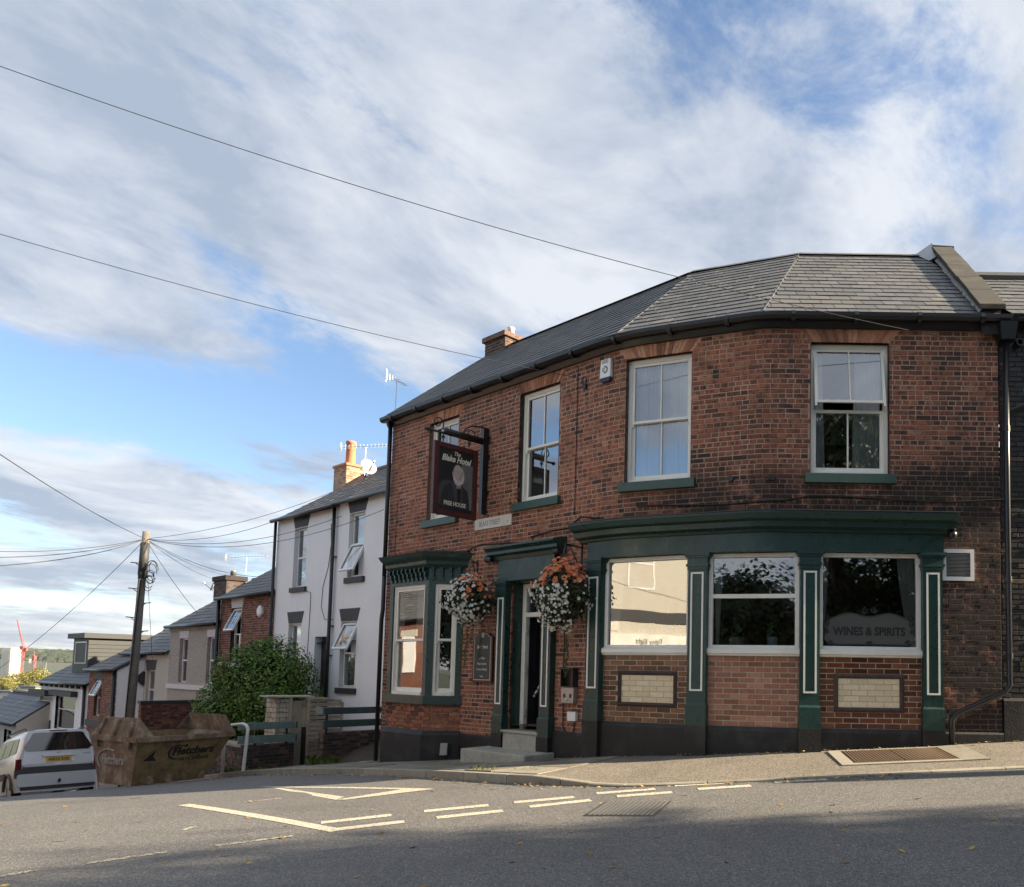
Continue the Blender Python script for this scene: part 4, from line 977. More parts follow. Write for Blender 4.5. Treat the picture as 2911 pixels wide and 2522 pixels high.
def build_bay():
    e = .46; a0, a1 = -5.83, -4.50
    F1 = FC.off(a0, e); Lf = a1-a0
    Fr = FC.off(a1, e, -45); Lr = e*sqrt(2); Fl = FC.off(a0-e, 0, 45); Ll = Lr
    plan = lambda d: [FC.p(a0-e-d*.41, -.02, 0), FC.p(a0-e-d*.41, d*0, 0), FC.p(a0-d*.41, e+d, 0), FC.p(a1+d*.41, e+d, 0), FC.p(a1+e+d*.41+d*.58, 0, 0), FC.p(a1+e+d, -.02, 0)]
    def slab(d0, z0, d1, z1, name, mat, bev=0, parent=PUB):
        A = plan(d0); B = plan(d1); n = len(A); m = MB()
        m.add([(p.x, p.y, z0) for p in A]+[(p.x, p.y, z1) for p in B], [tuple(range(n))[::-1], tuple(range(n, 2*n))]+[(i, (i+1) % n, n+(i+1) % n, n+i) for i in range(n)])
        return m.build(name, mat, parent, bevel=bev)
    core = slab(-.03, -1.3, -.03, -.52, 'bay_base', 'mortar')
    for F, L_, sd_ in ((F1, Lf, 61), (Fr, Lr, 62), (Fl, Ll, 63)): brickwork(F, .0, L_, -1.18, -.66, [], core, 'brick_red', 60, seed=sd_, bond='stretcher')
    p = MB(); A = plan(.07); B = plan(.07); C_ = plan(0); n = len(A)
    p.add([(q.x, q.y, wbase(S_L)-.35) for q in A]+[(q.x, q.y, -1.22) for q in B]+[(q.x, q.y, -1.14) for q in C_], [tuple(range(n))[::-1], tuple(range(2*n, 3*n))]+[(i+r*n, (i+1) % n+r*n, n+(i+1) % n+r*n, n+i+r*n) for r in (0, 1) for i in range(n)])
    p.build('plinth', 'plinth_black', PUB)
    slab(.05, -.67, .05, -.50, 'bay_sill', 'paint_green', .01)
    hd = slab(.0, 1.58, .0, 1.90, 'bay_frieze', 'paint_green')
    co = slab(.05, 1.88, .10, 1.94, 'bay_cornice', 'paint_green')
    for (d0, z0, d1, z1) in ((.10, 1.94, .11, 2.0), (.115, 2.0, .17, 2.06), (.18, 2.06, .20, 2.09), (.20, 2.09, .235, 2.15)): slab(d0, z0, d1, z1, 'cornice_moulding', 'paint_green', parent=co)
    slab(.24, 2.15, .0, 2.21, 'bay_roof', 'paint_black')
    # brackets under the cornice
    for F, L_, n in ((F1, Lf, 9), (Fr, Lr, 4), (Fl, Ll, 4)):
        for k in range(n):
            a = L_*(k+.5)/n; m = MB(); w = .022
            m.box(F, a-w, a+w, 0, .085, 1.80, 1.885); m.box(F, a-w, a+w, 0, .055, 1.74, 1.80); m.box(F, a-w*1.5, a+w*1.5, 0, .03, 1.655, 1.70); m.box(F, a-w*.6, a+w*.6, 0, .045, 1.70, 1.74)
            m.tube([F.p(a-w, .06, 1.845), F.p(a+w, .06, 1.845)], .034, 8)
            m.build('bracket', 'paint_green', hd)
    # corner posts and windows
    for F, L_, nm in ((F1, Lf, 'f'), (Fr, Lr, 'r'), (Fl, Ll, 'l')):
        for a, w in ((0, .12), (L_-.12, .12)):
            m = MB(); m.box(F, a+.001, a+w-.001, -.10, -.0, -.5, 1.58); m.build('corner_post', 'paint_green', PUB)
        sash(F, .12, L_-.12, -.50, 1.58, 'bay_window', PUB, bars=0, b=-.03, meet=.5, fr=.05, st=.05)
    # poster inside, and the net figure of frosted glass
    m = MB(); m.box(F1, .185, .36, -.115, -.112, .60, 1.08); po = m.build('poster', 'poster_white', None)
    tag(po, 'small pale poster with a tree drawing stuck inside the bay window', 'poster')
    m = MB(); m.box(F1, .20, .225, -.1105, -.1095, 1.0, 1.05); m.box(F1, .24, .34, -.1105, -.1095, 1.01, 1.02); m.box(F1, .24, .34, -.1105, -.1095, 1.03, 1.04); m.box(F1, .20, .345, -.1105, -.1095, .935, .955); m.box(F1, .22, .32, -.1105, -.1095, .90, .91)
    for k in range(7): w = .006+.007*k; m.box(F1, .272-w, .272+w, -.1105, -.1095, .86-.03*k, .875-.03*k)
    m.box(F1, .20, .345, -.1105, -.1095, .625, .64); m.build('print', 'letter_grey', po)
    text('AKE', F1, Lf-.24, -.12, -.135, .11, 'letter_black', [o for o in PUB.children if o.name.startswith('bay_window')][0], ext=.001)
    # room behind the bay is the pub itself; blinds
    m = MB(); m.box(F1, .5, Lf-.3, -.30, -.29, .3, 1.5); m.build('blind', 'curtain_cream', PUB)
build_bay()

def build_door():
    F = FC; zt = 1.55
    for a in (-2.77, -1.56): pilaster(F.off(a, 0), .25, -1.10, zt, -1.55, PUB, bd=.12)
    m = MB(); m.box(F, -2.92, -1.41, -.05, .10, zt, 1.93); m.build('door_frieze', 'paint_green', PUB)
    m = MB(); m.profile_path([lambda b, z, a=a: F.p(a, b, z) for a in (-3.10, -1.23)], [(-.02, 1.93), (.12, 1.93), (.14, 1.99), (.22, 2.02), (.22, 2.07), (.30, 2.12), (.30, 2.15), (-.02, 2.22)]); m.build('door_cornice', 'paint_green', PUB)
    # scroll ends
    for a in (-3.06, -1.28):
        m = MB(); m.tube([F.p(a-.06, .16, 1.955), F.p(a+.06, .16, 1.955)], .055, 12); m.build('cornice_scroll', 'paint_black', PUB)
    # deep recess
    m = MB(); m.box(F, -2.66, -2.63, -.55, -.01, -1.05, zt); m.box(F, -1.70, -1.67, -.55, -.01, -1.05, zt); m.box(F, -2.66, -1.67, -.55, -.01, zt-.02, zt+.02); m.build('door_reveal', 'paint_green', PUB)
    b = -.24; d = MB(); d.box(F, -2.62, -2.52, b-.09, b, -1.03, zt-.03); d.box(F, -1.80, -1.70, b-.09, b, -1.03, zt-.03); d.box(F, -2.52, -1.80, b-.09, b, zt-.11, zt-.03); d.box(F, -2.52, -1.80, b-.09, b+.01, .93, 1.01); fr = d.build('door_frame', 'paint_cream', PUB, bevel=.005)
    m = MB(); m.quad(F.p(-2.52,b-.05,1.01),F.p(-1.80,b-.05,1.01),F.p(-1.80,b-.05,zt-.11),F.p(-2.52,b-.05,zt-.11)); m.build('fanlight_pane', 'glass', fr, recalc=False)
    # open door leaf swung inwards on its hinges
    Fd = F.off(-2.50, b-.09, -78); m = MB(); m.box(Fd, 0, .72, -.045, 0, -1.0, .92); dl = m.build('door', 'paint_black', PUB)
    for z in (-.75, .0, .72):
        m = MB(); m.box(F, -2.52, -2.44, b-.03, b-.005, z-.06, z+.06); m.tube([F.p(-2.48, b+.0, z-.065), F.p(-2.48, b+.0, z+.065)], .012, 8); m.build('hinge', 'metal_grey', dl)
    for (za, zb) in ((-.85, -.15), (-.05, .8)): ring(Fd, .1, .62, za, zb, .03, 0, .012, 'door_panel', 'paint_black', dl)
    # string of small lights inside the doorway
    fl = thing('light_string', 'string of small pale bulbs hanging in the open pub doorway', 'string lights', F.p(-2.0, b-.2, -.2))
    pts = [F.p(-1.84-.55*t, b-.13, .62-1.05*t+.12*sin(pi*t)*-1) for t in [k/16 for k in range(17)]]
    MB().tube(pts, .004, 4).build('cord', 'cable_black', fl)
    for k, p in enumerate(pts[1:]):
        m = MB(); m.lathe(p-Vector((0,0,.018+.012*(k%2))), [(.004,.03),(.016,.02),(.020,.0),(.012,-.016),(.002,-.02)], 8); m.build('bulb', 'petal_white', fl, smooth=True)
    # steps
    st = thing('door_steps', 'two worn stone steps up to the open pub door', 'steps', F.p(-2.2, .3, -1.6))
    MB().box(F, -2.60, -1.69, -.55, .13, -1.36, -1.075).build('step', 'stone_step', st, bevel=.015)
    MB().box(F, -2.64, -1.67, -.55, .155, -1.075, -1.03).build('nosing', 'stone_step', st, bevel=.012)
    MB().hexa([F.p(-3.02,.68,-1.72),F.p(-1.36,.66,-1.62),F.p(-1.36,.02,-1.62),F.p(-3.02,.02,-1.72),F.p(-3.02,.68,-1.345),F.p(-1.36,.66,-1.345),F.p(-1.36,.02,-1.335),F.p(-3.02,.02,-1.335)]).build('step', 'stone_step', st, bevel=.02)
build_door()
# ------------------------------------------------------------------ things fixed to the pub
def hanging_sign():
    ap, zt = FC.px('z3', 930, 470); _, zb = FC.px('z3', 912, 1140)
    t = thing('hanging_sign', 'hanging pub sign with painted portrait on a black iron bracket', 'pub sign', FC.p(ap, .05, zb))
    F = FC.off(ap, 0, -90)          # a runs inwards; use outward distance o = -a
    P = lambda o, side, z: FC.p(ap+side, o, z)
    m = MB(); m.hexa([P(.01,-.045,zb),P(.01,.045,zb),P(.12,.045,zb),P(.12,-.045,zb),P(.01,-.045,zt),P(.01,.045,zt),P(.12,.045,zt),P(.12,-.045,zt)]); m.build('wall_post', 'iron_black', t)
    for z in (zb+.35, zt-.25, zt-.6): MB().hexa([P(.005,-.09,z),P(.005,.09,z),P(.03,.09,z),P(.03,-.09,z),P(.005,-.09,z+.09),P(.005,.09,z+.09),P(.03,.09,z+.09),P(.03,-.09,z+.09)]).build('fixing_plate', 'iron_black', t)
    za = zt-.30; w0, w1 = .22, 1.12; bz1 = za-.17; bz0 = bz1-1.28
    m = MB(); m.tube([P(.1, 0, za), P(1.22, 0, za)], .022, 8); m.lathe(P(1.22,0,za), [(.022,0),(.04,.02),(.03,.05),(.004,.09)], 10, axis=(FC.n[0],FC.n[1],0)); m.build('arm', 'iron_black', t, smooth=True)
    m = MB(); m.tube([P(.14, .06, za+.035), P(.95, .06, za+.035)], .048, 10); m.build('lamp_tube', 'iron_black', t, smooth=True)
    def scroll(c, zc, r, a0, turns, d): 
        pts = [P(c+r*(1-.75*k/30)*cos(a0+d*2*pi*turns*k/30), 0, zc+r*(1-.75*k/30)*sin(a0+d*2*pi*turns*k/30)) for k in range(31)]; m = MB(); m.tube(pts, .011, 6); m.build('scroll', 'iron_black', t, smooth=True)
    scroll(1.05, za+.155, .13, -pi/2, 1.35, -1); scroll(.34, za+.115, .10, -pi/2, 1.2, 1)
    pts = [P(.12+.34*(1-cos(k/12*pi/2)), 0, za+.30*sin(pi/2+k/12*pi/2*.0)*cos(k/12*pi/2)) for k in range(13)]
    m = MB(); m.tube([P(.12+.42*sin(k/12*pi/2), 0, za+.02+.28*cos(k/12*pi/2)**.8 if k < 12 else za+.02) for k in range(13)], .013, 6); m.build('scroll', 'iron_black', t, smooth=True)
    for o in (.40, .94):
        m = MB(); m.tube([P(o,0,za), P(o,0,bz1+.02)], .012, 6); m.lathe(P(o,0,za-.07), [(.03,-.02),(.03,.02)], 8); m.build('hanger', 'iron_black', t)
    # board: framed both sides
    def bxo(o0, o1, s0, s1, z0, z1, m): m.hexa([P(o0,s0,z0),P(o1,s0,z0),P(o1,s1,z0),P(o0,s1,z0),P(o0,s0,z1),P(o1,s0,z1),P(o1,s1,z1),P(o0,s1,z1)])
    m = MB(); fw = .095
    bxo(w0, w0+fw, -.04, .04, bz0, bz1, m); bxo(w1-fw, w1, -.04, .04, bz0, bz1, m); bxo(w0+fw, w1-fw, -.04, .04, bz0, bz0+fw, m); bxo(w0+fw, w1-fw, -.04, .04, bz1-fw, bz1, m); m.build('board_frame', 'sign_maroon', t, bevel=.006)
    m = MB(); bxo(w0+fw, w1-fw, -.022, .022, bz0+fw, bz1-fw, m); bd = m.build('board', 'sign_black', t)
    # picture on the side that faces up the hill; x to the right when read, y up
    Wd, Hd = w1-w0-2*fw, bz1-bz0-2*fw; cz = bz0+fw
    def Q(x, y, l): return P(w1-fw-x*Wd, .0225+l*.0008, cz+y*Hd)
    def shape(pts, mat, l, nm): MB().add([Q(x, y, l) for x, y in pts], [tuple(range(len(pts)))]).build(nm, mat, bd, recalc=False)
    def oval(cx, cy, rx, ry, n=28, p=1.0, f=lambda a: 1): return [(cx+rx*cos(2*pi*k/n)*f(2*pi*k/n), cy+ry*sin(2*pi*k/n)*f(2*pi*k/n)) for k in range(n)]
    shape([(.70,.06),(.99,.06),(.99,.80),(.66,.80),(.70,.5)], 'sign_bg_grey', 1, 'painted_wall')
    shape([(.02,.08),(.02,.36),(.10,.45),(.22,.49),(.42,.49),(.42,.08)], 'coat_lapel', 2, 'painted_chair')
    shape([(.08,.05),(.10,.25),(.18,.38),(.30,.44),(.42,.47),(.62,.47),(.74,.42),(.86,.36),(.90,.25),(.93,.05)], 'coat_paint', 3, 'painted_coat')
    shape([(.38,.46),(.52,.47),(.60,.06),(.55,.06)], 'coat_lapel', 4, 'painted_lapel'); shape([(.66,.47),(.72,.43),(.70,.06),(.66,.06)], 'coat_lapel', 4, 'painted_lapel')
    shape([(.53,.38),(.66,.38),(.66,.47),(.53,.47)], 'skin_shade', 5, 'painted_neck'); shape([(.55,.06),(.66,.06),(.655,.40),(.58,.41)], 'sign_black', 5, 'painted_waistcoat')
    shape(oval(.575,.60,.165,.17,30,f=lambda a: 1+.05*cos(3*a)), 'skin_paint', 6, 'painted_head')
    shape([(.40,.62),(.42,.55),(.45,.50),(.52,.46),(.58,.44),(.66,.45),(.72,.49),(.745,.56),(.74,.62),(.71,.60),(.69,.54),(.64,.505),(.57,.50),(.51,.53),(.47,.58),(.45,.64)], 'beard_paint', 7, 'painted_beard')
    shape(oval(.42,.615,.03,.045,14), 'skin_shade', 7, 'painted_ear')
    for cx in (.555, .68):
        shape(oval(cx,.625,.034,.012,14), 'beard_paint', 8, 'painted_eye'); shape(oval(cx+.006,.625,.013,.011,10), 'coat_paint', 9, 'painted_eye'); shape([(cx-.045,.648),(cx,.662),(cx+.045,.65),(cx,.652)], 'coat_lapel', 8, 'painted_brow')
    shape([(.62,.64),(.632,.64),(.658,.575),(.63,.562),(.60,.57),(.622,.585)], 'skin_shade', 8, 'painted_nose'); shape([(.57,.537),(.62,.545),(.67,.537),(.62,.527)], 'skin_shade', 8, 'painted_mouth')
    TF = Frame((0, 0), 0)
    def tx(s, x, y, size, shear, sx, bold=.0, mat='letter_cream', rot=0):
        o = Q(x, y, 4); ex = (Q(1, y, 4)-Q(0, y, 4)).normalized(); ez = Vector((0, 0, 1)); en = ex.cross(ez)
        mt = Matrix(((ex.x, ez.x, en.x, o.x), (ex.y, ez.y, en.y, o.y), (ex.z, ez.z, en.z, o.z), (0, 0, 0, 1)))
        text(s, mt, 0, 0, 0, size, mat, bd, shear=shear, sx=sx, bold=bold, ext=.001, rot=rot)
    tx('The', .52, .915, .10, .25, .85, .002); tx('Blake Hotel', .50, .805, .155, .3, .80, .005); tx('FREE HOUSE', .50, .085, .105, 0, .78, .002)
hanging_sign()
def street_sign():
    a0, z1 = FC.px('z3', 833, 1185); a1, z0 = FC.px('z3', 1120, 1215); a0, z1 = -3.76, 2.765; a1, z0 = -2.68, 2.565
    m = MB(); m.box(FC, a0, a1, .002, .018, z0, z1); o = m.build('street_sign', 'sign_white', None, bevel=.004); tag(o, 'off-white street name plate lettered in grey on the brick wall', 'street sign')
    text('BLAKE STREET', FC, a0+.45, z0+.055, .0185, .135, 'letter_grey', o, sx=.72, ext=.001); text('6', FC, a1-.12, z0+.06, .0185, .06, 'letter_grey', o, ext=.001)
street_sign()
def alarm_box():
    F = FB if False else pfr(PW, sC(-.05)); s = None
    # on the rounded corner, beside the third upper window
    sm = sC(-.36); F = pfr(PW, sm); z0 = 4.62
    t = thing('alarm_box', 'white burglar alarm box with a blue base high on the rounded corner', 'alarm box', F.p(0, 0, z0))
    m = MB(); m.hexa([F.p(-.115,.075,z0+.06),F.p(.115,.075,z0+.06),F.p(.115,.003,z0+.06),F.p(-.115,.003,z0+.06),F.p(-.105,.06,z0+.37),F.p(.105,.06,z0+.37),F.p(.105,.003,z0+.37),F.p(-.105,.003,z0+.37)]); m.build('cover', 'plastic_white', t, bevel=.012)
    m = MB(); m.hexa([F.p(-.09,.06,z0),F.p(.09,.06,z0),F.p(.09,.003,z0),F.p(-.09,.003,z0),F.p(-.115,.078,z0+.06),F.p(.115,.078,z0+.06),F.p(.115,.003,z0+.06),F.p(-.115,.003,z0+.06)]); m.build('base', 'plastic_blue', t, bevel=.006)
    m = MB(); m.lathe(F.p(.0,.070,z0+.19),[(.062,0),(.062,.004)],24,axis=(F.n[0],F.n[1],0)); lg = m.build('logo', 'letter_grey', t)
    m = MB(); m.box(F,-.065,-.02,.071,.0765,z0+.12,z0+.26); m.lathe(F.p(.0,.0705,z0+.19),[(.036,0),(.036,.0045)],20,axis=(F.n[0],F.n[1],0)); m.build('logo_mark', 'plastic_white', t)
    m = MB(); m.box(F,-.055,.0,.0745,.078,z0+.205,z0+.218); m.box(F,-.055,.0,.0745,.078,z0+.183,z0+.196); m.box(F,-.055,.0,.0745,.078,z0+.161,z0+.174); m.build('logo_bar', 'letter_grey', t)
    for k in range(3): MB().box(F,-.07,.06,.0625,.066,z0+.30+.02*k,z0+.309+.02*k).build('print_line','letter_grey',t)
alarm_box()
def leaf_quad(mb, c, n, size, rnd, aspect=.6):
    n = n.normalized(); a = n.orthogonal().normalized(); ang = rnd.uniform(0, 2*pi); b = n.cross(a); u = a*cos(ang)+b*sin(ang); v = n.cross(u)
    u *= size/2; v *= size*aspect/2; bend = n*(size*.12)
    mb.add([c-u, c-v*1.0+bend*0, c+u, c+v], [(0, 1, 2, 3)])
def flower(mb, c, n, r, k=5):
    n = n.normalized(); a = n.orthogonal().normalized(); b = n.cross(a); ph = random.uniform(0, 6); V = [c-n*r*.25]
    for i in range(2*k):
        an = ph+pi*i/k; rr = r*(1.0 if i % 2 == 0 else .72); V.append(c+a*(rr*cos(an))+b*(rr*sin(an))+n*(r*.1))
    mb.add(V, [(0, 1+i, 1+(i+1) % (2*k)) for i in range(2*k)])
def basket(label, c, R, Hh, seed, orange, arm_a, trail, right_dark):
    rnd = random.Random(seed); t = thing('hanging_basket', label, 'hanging basket', c, 'flower baskets by the pub door')
    c = Vector(c)
    # bowl
    m = MB(); m.lathe(c-Vector((0,0,.1)), [(.03,-.17),(.13,-.13),(.19,-.03),(.20,.05),(.19,.05)], 16); m.build('bowl', 'soil', t, smooth=True)
    # bracket from the wall and chains
    top = c+Vector((0,0,Hh*.62+.22)); aw, _ = 0, 0
    wl = FC.p(arm_a, .01, top.z)
    m = MB(); m.tube([wl, top+Vector((0,0,0))], .014, 6); m.tube([FC.p(arm_a,.01,top.z-.38), wl.lerp(top,.75)], .009, 6); m.tube([FC.p(arm_a,.012,top.z-.42), FC.p(arm_a,.012,top.z+.08)], .014, 6); m.build('bracket', 'iron_black', t)
    for k in range(3):
        a = 2*pi*k/3+.4; m = MB(); m.tube([top, c+Vector((.19*cos(a), .19*sin(a), .0))], .006, 5); m.build('chain', 'metal_dark', t)
    # foliage and flowers in an uneven drooping mass
    def pt(shell=None):
        while True:
            v = Vector((rnd.uniform(-1,1), rnd.uniform(-1,1), rnd.uniform(-1,1)))
            l = v.length
            if .05 < l < 1:
                if shell: v = v/l*rnd.uniform(*shell)
                break
        w = 1-.25*max(0, -v.z)-.18*max(0, v.z); n = v.copy(); k = 1+.22*noise.noise(v*2.1+Vector((seed, 0, 0)))
        return c+Vector((v.x*R*w*k, v.y*R*.85*w*k, v.z*Hh*.62*k-.06)), n
    m = MB()
    for _ in range(2600):
        p, n = pt((.35, 1.0)); leaf_quad(m, p, n+Vector((rnd.uniform(-.8,.8), rnd.uniform(-.8,.8), rnd.uniform(-.3,.9))), rnd.uniform(.035, .085), rnd)
    m.build('foliage', 'leaf_basket', t, kind='stuff', recalc=False)
    ex = Vector((1, 0, 0))
    mw, mo = MB(), MB(); nw = 0
    for _ in range(800):
        p, n = pt((.9, 1.1)); d = (p-c); 
        if d.y > .22: continue
        q = d.x/R; h = d.z/(Hh*.62)
        if orange(q, h, rnd): flower(mo, p, n+Vector((0,-.5,.1)), rnd.uniform(.034, .055), 5)
        elif not right_dark(q, h, rnd): flower(mw, p, n+Vector((0,-.5,.1)), rnd.uniform(.013, .036), 5)
    mw.build('white_flowers', 'petal_white', t, kind='stuff', recalc=False); mo.build('orange_flowers', 'petal_orange', t, kind='stuff', recalc=False)
    if trail:
        m = MB(); ms = MB()
        for (dx, ln) in trail:
            p = c+Vector((dx, -.05+rnd.uniform(-.06,.06), -Hh*.45)); q = p.copy(); pts = [q.copy()]
            n = int(ln/.03)
            for k in range(n):
                q = q+Vector((rnd.uniform(-.012,.012)-.002, rnd.uniform(-.008,.008), -.03)); pts.append(q.copy())
                for _ in range(3): leaf_quad(m, q+Vector((rnd.uniform(-.03,.03), rnd.uniform(-.03,.03), rnd.uniform(-.02,.02))), Vector((rnd.uniform(-.6,.6), -1, rnd.uniform(-.3,.5))), rnd.uniform(.03,.05), rnd)
            ms.tube(pts, .004, 4)
        m.build('trailing_leaves', 'leaf_ivy', t, kind='stuff', recalc=False); ms.build('trailing_stems', 'leaf_ivy', t, kind='stuff')
def on_wall(k, x, y, b): a, z = FC.px(k, x, y, b); return FC.p(a, b, z)
c1 = on_wall('bk', 450, 660, .42); c2 = on_wall('bk', 1575, 610, .42)
basket('hanging basket of white flowers with a few orange blooms and long trailing ivy', c1, .47, .70, 11, lambda q, h, r: (h > .62 and r.random() < .22) or (q > .05 and h > -.1 and h < .75 and r.random() < .16) , FC.px('bk', 545, 190)[0], [(-.05, 1.15), (.02, .95), (.1, .5), (.22, .8)], lambda q, h, r: (q > .35 and r.random() < .75) or (h > -.35 and q > .1 and r.random() < .5) or r.random() < .1)
basket('hanging basket with orange begonias on top and white flowers below', c2, .50, .88, 23, lambda q, h, r: h > .18 and q > -1.2 and q < .62 and r.random() < (.8 if h > .4 else .4), FC.px('bk', 1795, 60)[0], [(.05, .9)], lambda q, h, r: (q > .3 and r.random() < .8) or (h > .2 and r.random() < .6) or r.random() < .12)
def wall_bits():
    # framed notice board with an arched top
    a0, a1 = -3.56, -3.05
    za = FC.px('bk', 650, 1085)[1]; a0 = FC.px('bk', 512, 1300)[0]; a1 = FC.px('bk', 745, 1300)[0]; zt = FC.px('bk', 520, 1140)[1]; z0 = FC.px('z4', 830, 1128)[1]
    t = thing('notice_board', 'narrow notice board in a maroon frame with an arched top', 'notice board', FC.p((a0+a1)/2, 0, z0))
    def arch(ins, b, n=10):
        P = [(a0+ins, z0+ins), (a1-ins, z0+ins), (a1-ins, zt-ins*.3)]; am = (a0+a1)/2; w = (a1-a0)/2-ins
        P += [(am+w*.72*cos(pi*k/n), zt+(za-zt-ins*.5)*sin(pi*k/n)**.8) for k in range(n+1)]+[(a0+ins, zt-ins*.3)]
        return [FC.p(a, b, z) for a, z in P]
    m = MB(); m.extrude(arch(0, .005), Vector((FC.n[0]*.05, FC.n[1]*.05, 0))); m.build('frame', 'sign_maroon', t, bevel=.006)
    m = MB(); m.extrude(arch(.045, .05), Vector((FC.n[0]*.007, FC.n[1]*.007, 0))); m.build('moulding', 'letter_cream', t)
    m = MB(); m.extrude(arch(.055, .05), Vector((FC.n[0]*.009, FC.n[1]*.009, 0))); m.build('board', 'car_plastic', t)
    am = (a0+a1)/2
    m = MB(); m.lathe(FC.p(am, .0595, zt+.02), [(.05,0),(.05,.002)], 18, axis=(FC.n[0],FC.n[1],0)); m.build('painted_portrait', 'skin_paint', t)
    text('Blake Hotel', FC, am, zt-.22, .0605, .085, 'letter_cream', t, shear=.25, sx=.75, bold=.001, ext=.0006)
    for k, s_ in enumerate(['to 11.00pm', 'Friday to Saturday', '12 noon to Midnight']): text(s_, FC, am, z0+.42-.10*k, .0605, .06, 'letter_cream', t, sx=.62, ext=.0006)
    text('Sunday', FC, am, z0+.10, .0605, .045, 'letter_cream', t, sx=.7, ext=.0006)
    # ash bin
    F = FC; A0, Z1 = F.px('z4', 1432, 1030); A1, Z0 = F.px('z4', 1515, 1280); zm = F.px('z4', 1470, 1160)[1]
    t = thing('cigarette_bin', 'black and grey metal cigarette bin fixed to the brick by the door', 'ash bin', F.p((A0+A1)/2, 0, Z0))
    m = MB(); m.box(F, A0, A0+.012, .003, .12, zm, Z1); m.box(F, A1-.012, A1, .003, .12, zm, Z1); m.box(F, A0+.012, A1-.012, .003, .02, zm, Z1); m.box(F, A0-.01, A1+.01, .003, .15, Z1, Z1+.02); m.box(F, A0+.012, A1-.012, .02, .12, zm, zm+.015); m.build('hood', 'paint_black', t)
    m = MB(); m.box(F, A0, A1, .003, .10, Z0, zm-.003); m.build('drawer', 'metal_grey', t, bevel=.008)
    for q in (.2, .7): MB().box(F, A0+(A1-A0)*q, A0+(A1-A0)*(q+.16), .098, .103, Z0+.09, Z0+.15).build('slot', 'letter_black', t)
    MB().lathe(F.p((A0+A1)/2, .10, Z0+.06), [(.02,0),(.02,.02),(.008,.03)], 10, axis=(F.n[0],F.n[1],0)).build('lock', 'metal_bright', t)
    # white socket box with its cable
    A0, Z1 = F.px('z4', 1462, 1338); A1, Z0 = F.px('z4', 1520, 1410)
    t = thing('junction_box', 'small white electrical box with a looped black cable below it', 'electrical box', F.p((A0+A1)/2, 0, Z0))
    m = MB(); m.box(F, A0, A1, .003, .07, Z0, Z1); m.build('box', 'plastic_white', t, bevel=.008)
    q = [F.px('z4', *p) for p in [(1500,1412),(1495,1470),(1470,1505),(1435,1495),(1415,1450),(1415,1100),(1430,720)]]
    MB().tube([F.p(a, .02, z) for a, z in q], .009, 6).build('cable', 'cable_black', t, smooth=True)
    # little socket cover on the bay plinth
    Fr = FC.off(-4.50, .46, -45); A0, Z1 = Fr.px('z4', 528, 1565); A1, Z0 = Fr.px('z4', 578, 1650)
    m = MB(); m.hexa([Fr.p(A0,.20,Z0),Fr.p(A1,.20,Z0),Fr.p(A1,.07,Z0),Fr.p(A0,.07,Z0),Fr.p(A0,.14,Z1),Fr.p(A1,.14,Z1),Fr.p(A1,.07,Z1),Fr.p(A0,.07,Z1)]); o = m.build('wall_cowl', 'stone_grey', None, bevel=.01); tag(o, 'small grey cowl on the black plinth under the bay window', 'vent')
    # ventilation grille
    A0, Z1 = FA.px('z8', 1068, 362); A1, Z0 = FA.px('z8', 1272, 565)
    t = thing('vent_grille', 'square white louvred vent in the dark brick beside the shopfront', 'vent', FA.p((A0+A1)/2, 0, Z0))
    ring(FA, A0, A1, Z0, Z1, .055, .003, .035, 'frame', 'plastic_white', t)
    MB().box(FA, A0+.05, A1-.05, .003, .008, Z0+.05, Z1-.05).build('back_plate', 'metal_dark', t)
    n = 17
    for k in range(n):
        z = Z0+.06+(Z1-Z0-.12)*(k+.5)/n; m = MB(); m.hexa([FA.p(A0+.055,.032,z-.011),FA.p(A1-.055,.032,z-.011),FA.p(A1-.055,.010,z+.004),FA.p(A0+.055,.010,z+.004),FA.p(A0+.055,.032,z-.006),FA.p(A1-.055,.032,z-.006),FA.p(A1-.055,.010,z+.009),FA.p(A0+.055,.010,z+.009)]); m.build('louvre', 'metal_grey', t)
    # lamp at the end of the shop cornice, small camera over the door
    for F, (a, z), lab in ((FA, (2.72, 2.02), 'small black dome camera under the shopfront cornice by the vent'), (FC, (FC.px('bk', 735, 225)[0], FC.px('bk', 735, 225)[1]), 'small black camera under the door cornice')):
        t = thing('security_camera', lab, 'camera', F.p(a, .1, z))
        MB().lathe(F.p(a, .14, z), [(.03,.06),(.06,.05),(.065,.0),(.05,-.045),(.02,-.065)], 14).build('dome', 'paint_black', t, smooth=True); MB().box(F, a-.03, a+.03, .004, .14, z+.045, z+.075).build('bracket', 'paint_white', t)
    # cut-off pipe ends under the windows
    for k, (x, y) in enumerate(((1225, 1312), (1520, 1305))):
        F = pfr(PW, sB(0)+[ -.32, .40][k]); a, z = F.px('z5', x, y); m = MB(); m.lathe(F.p(a, .002, z), [(.045,0),(.045,.05),(.03,.05)], 10, axis=(F.n[0],F.n[1],0)); o = m.build('pipe_stub', 'iron_black', None)
        tag(o, ['short black pipe stub in the brick above the cornice, beside the green sill', 'short black pipe stub in the brick midway between the last two upper windows'][k], 'pipe')
    # cables
    def cable(pts, r, label, mat='cable_black'):
        m = MB(); m.tube(pts, r, 5); o = m.build('wall_cable', mat, None, smooth=True); tag(o, label, 'cable'); return o
    P = [FC.px('bk', *p) for p in [(385,160),(480,75),(590,35),(760,30),(900,18),(1050,15),(1230,10)]]
    Q = [FC.px('z4', *p) for p in [(1180,70),(1330,25),(1450,5)]]
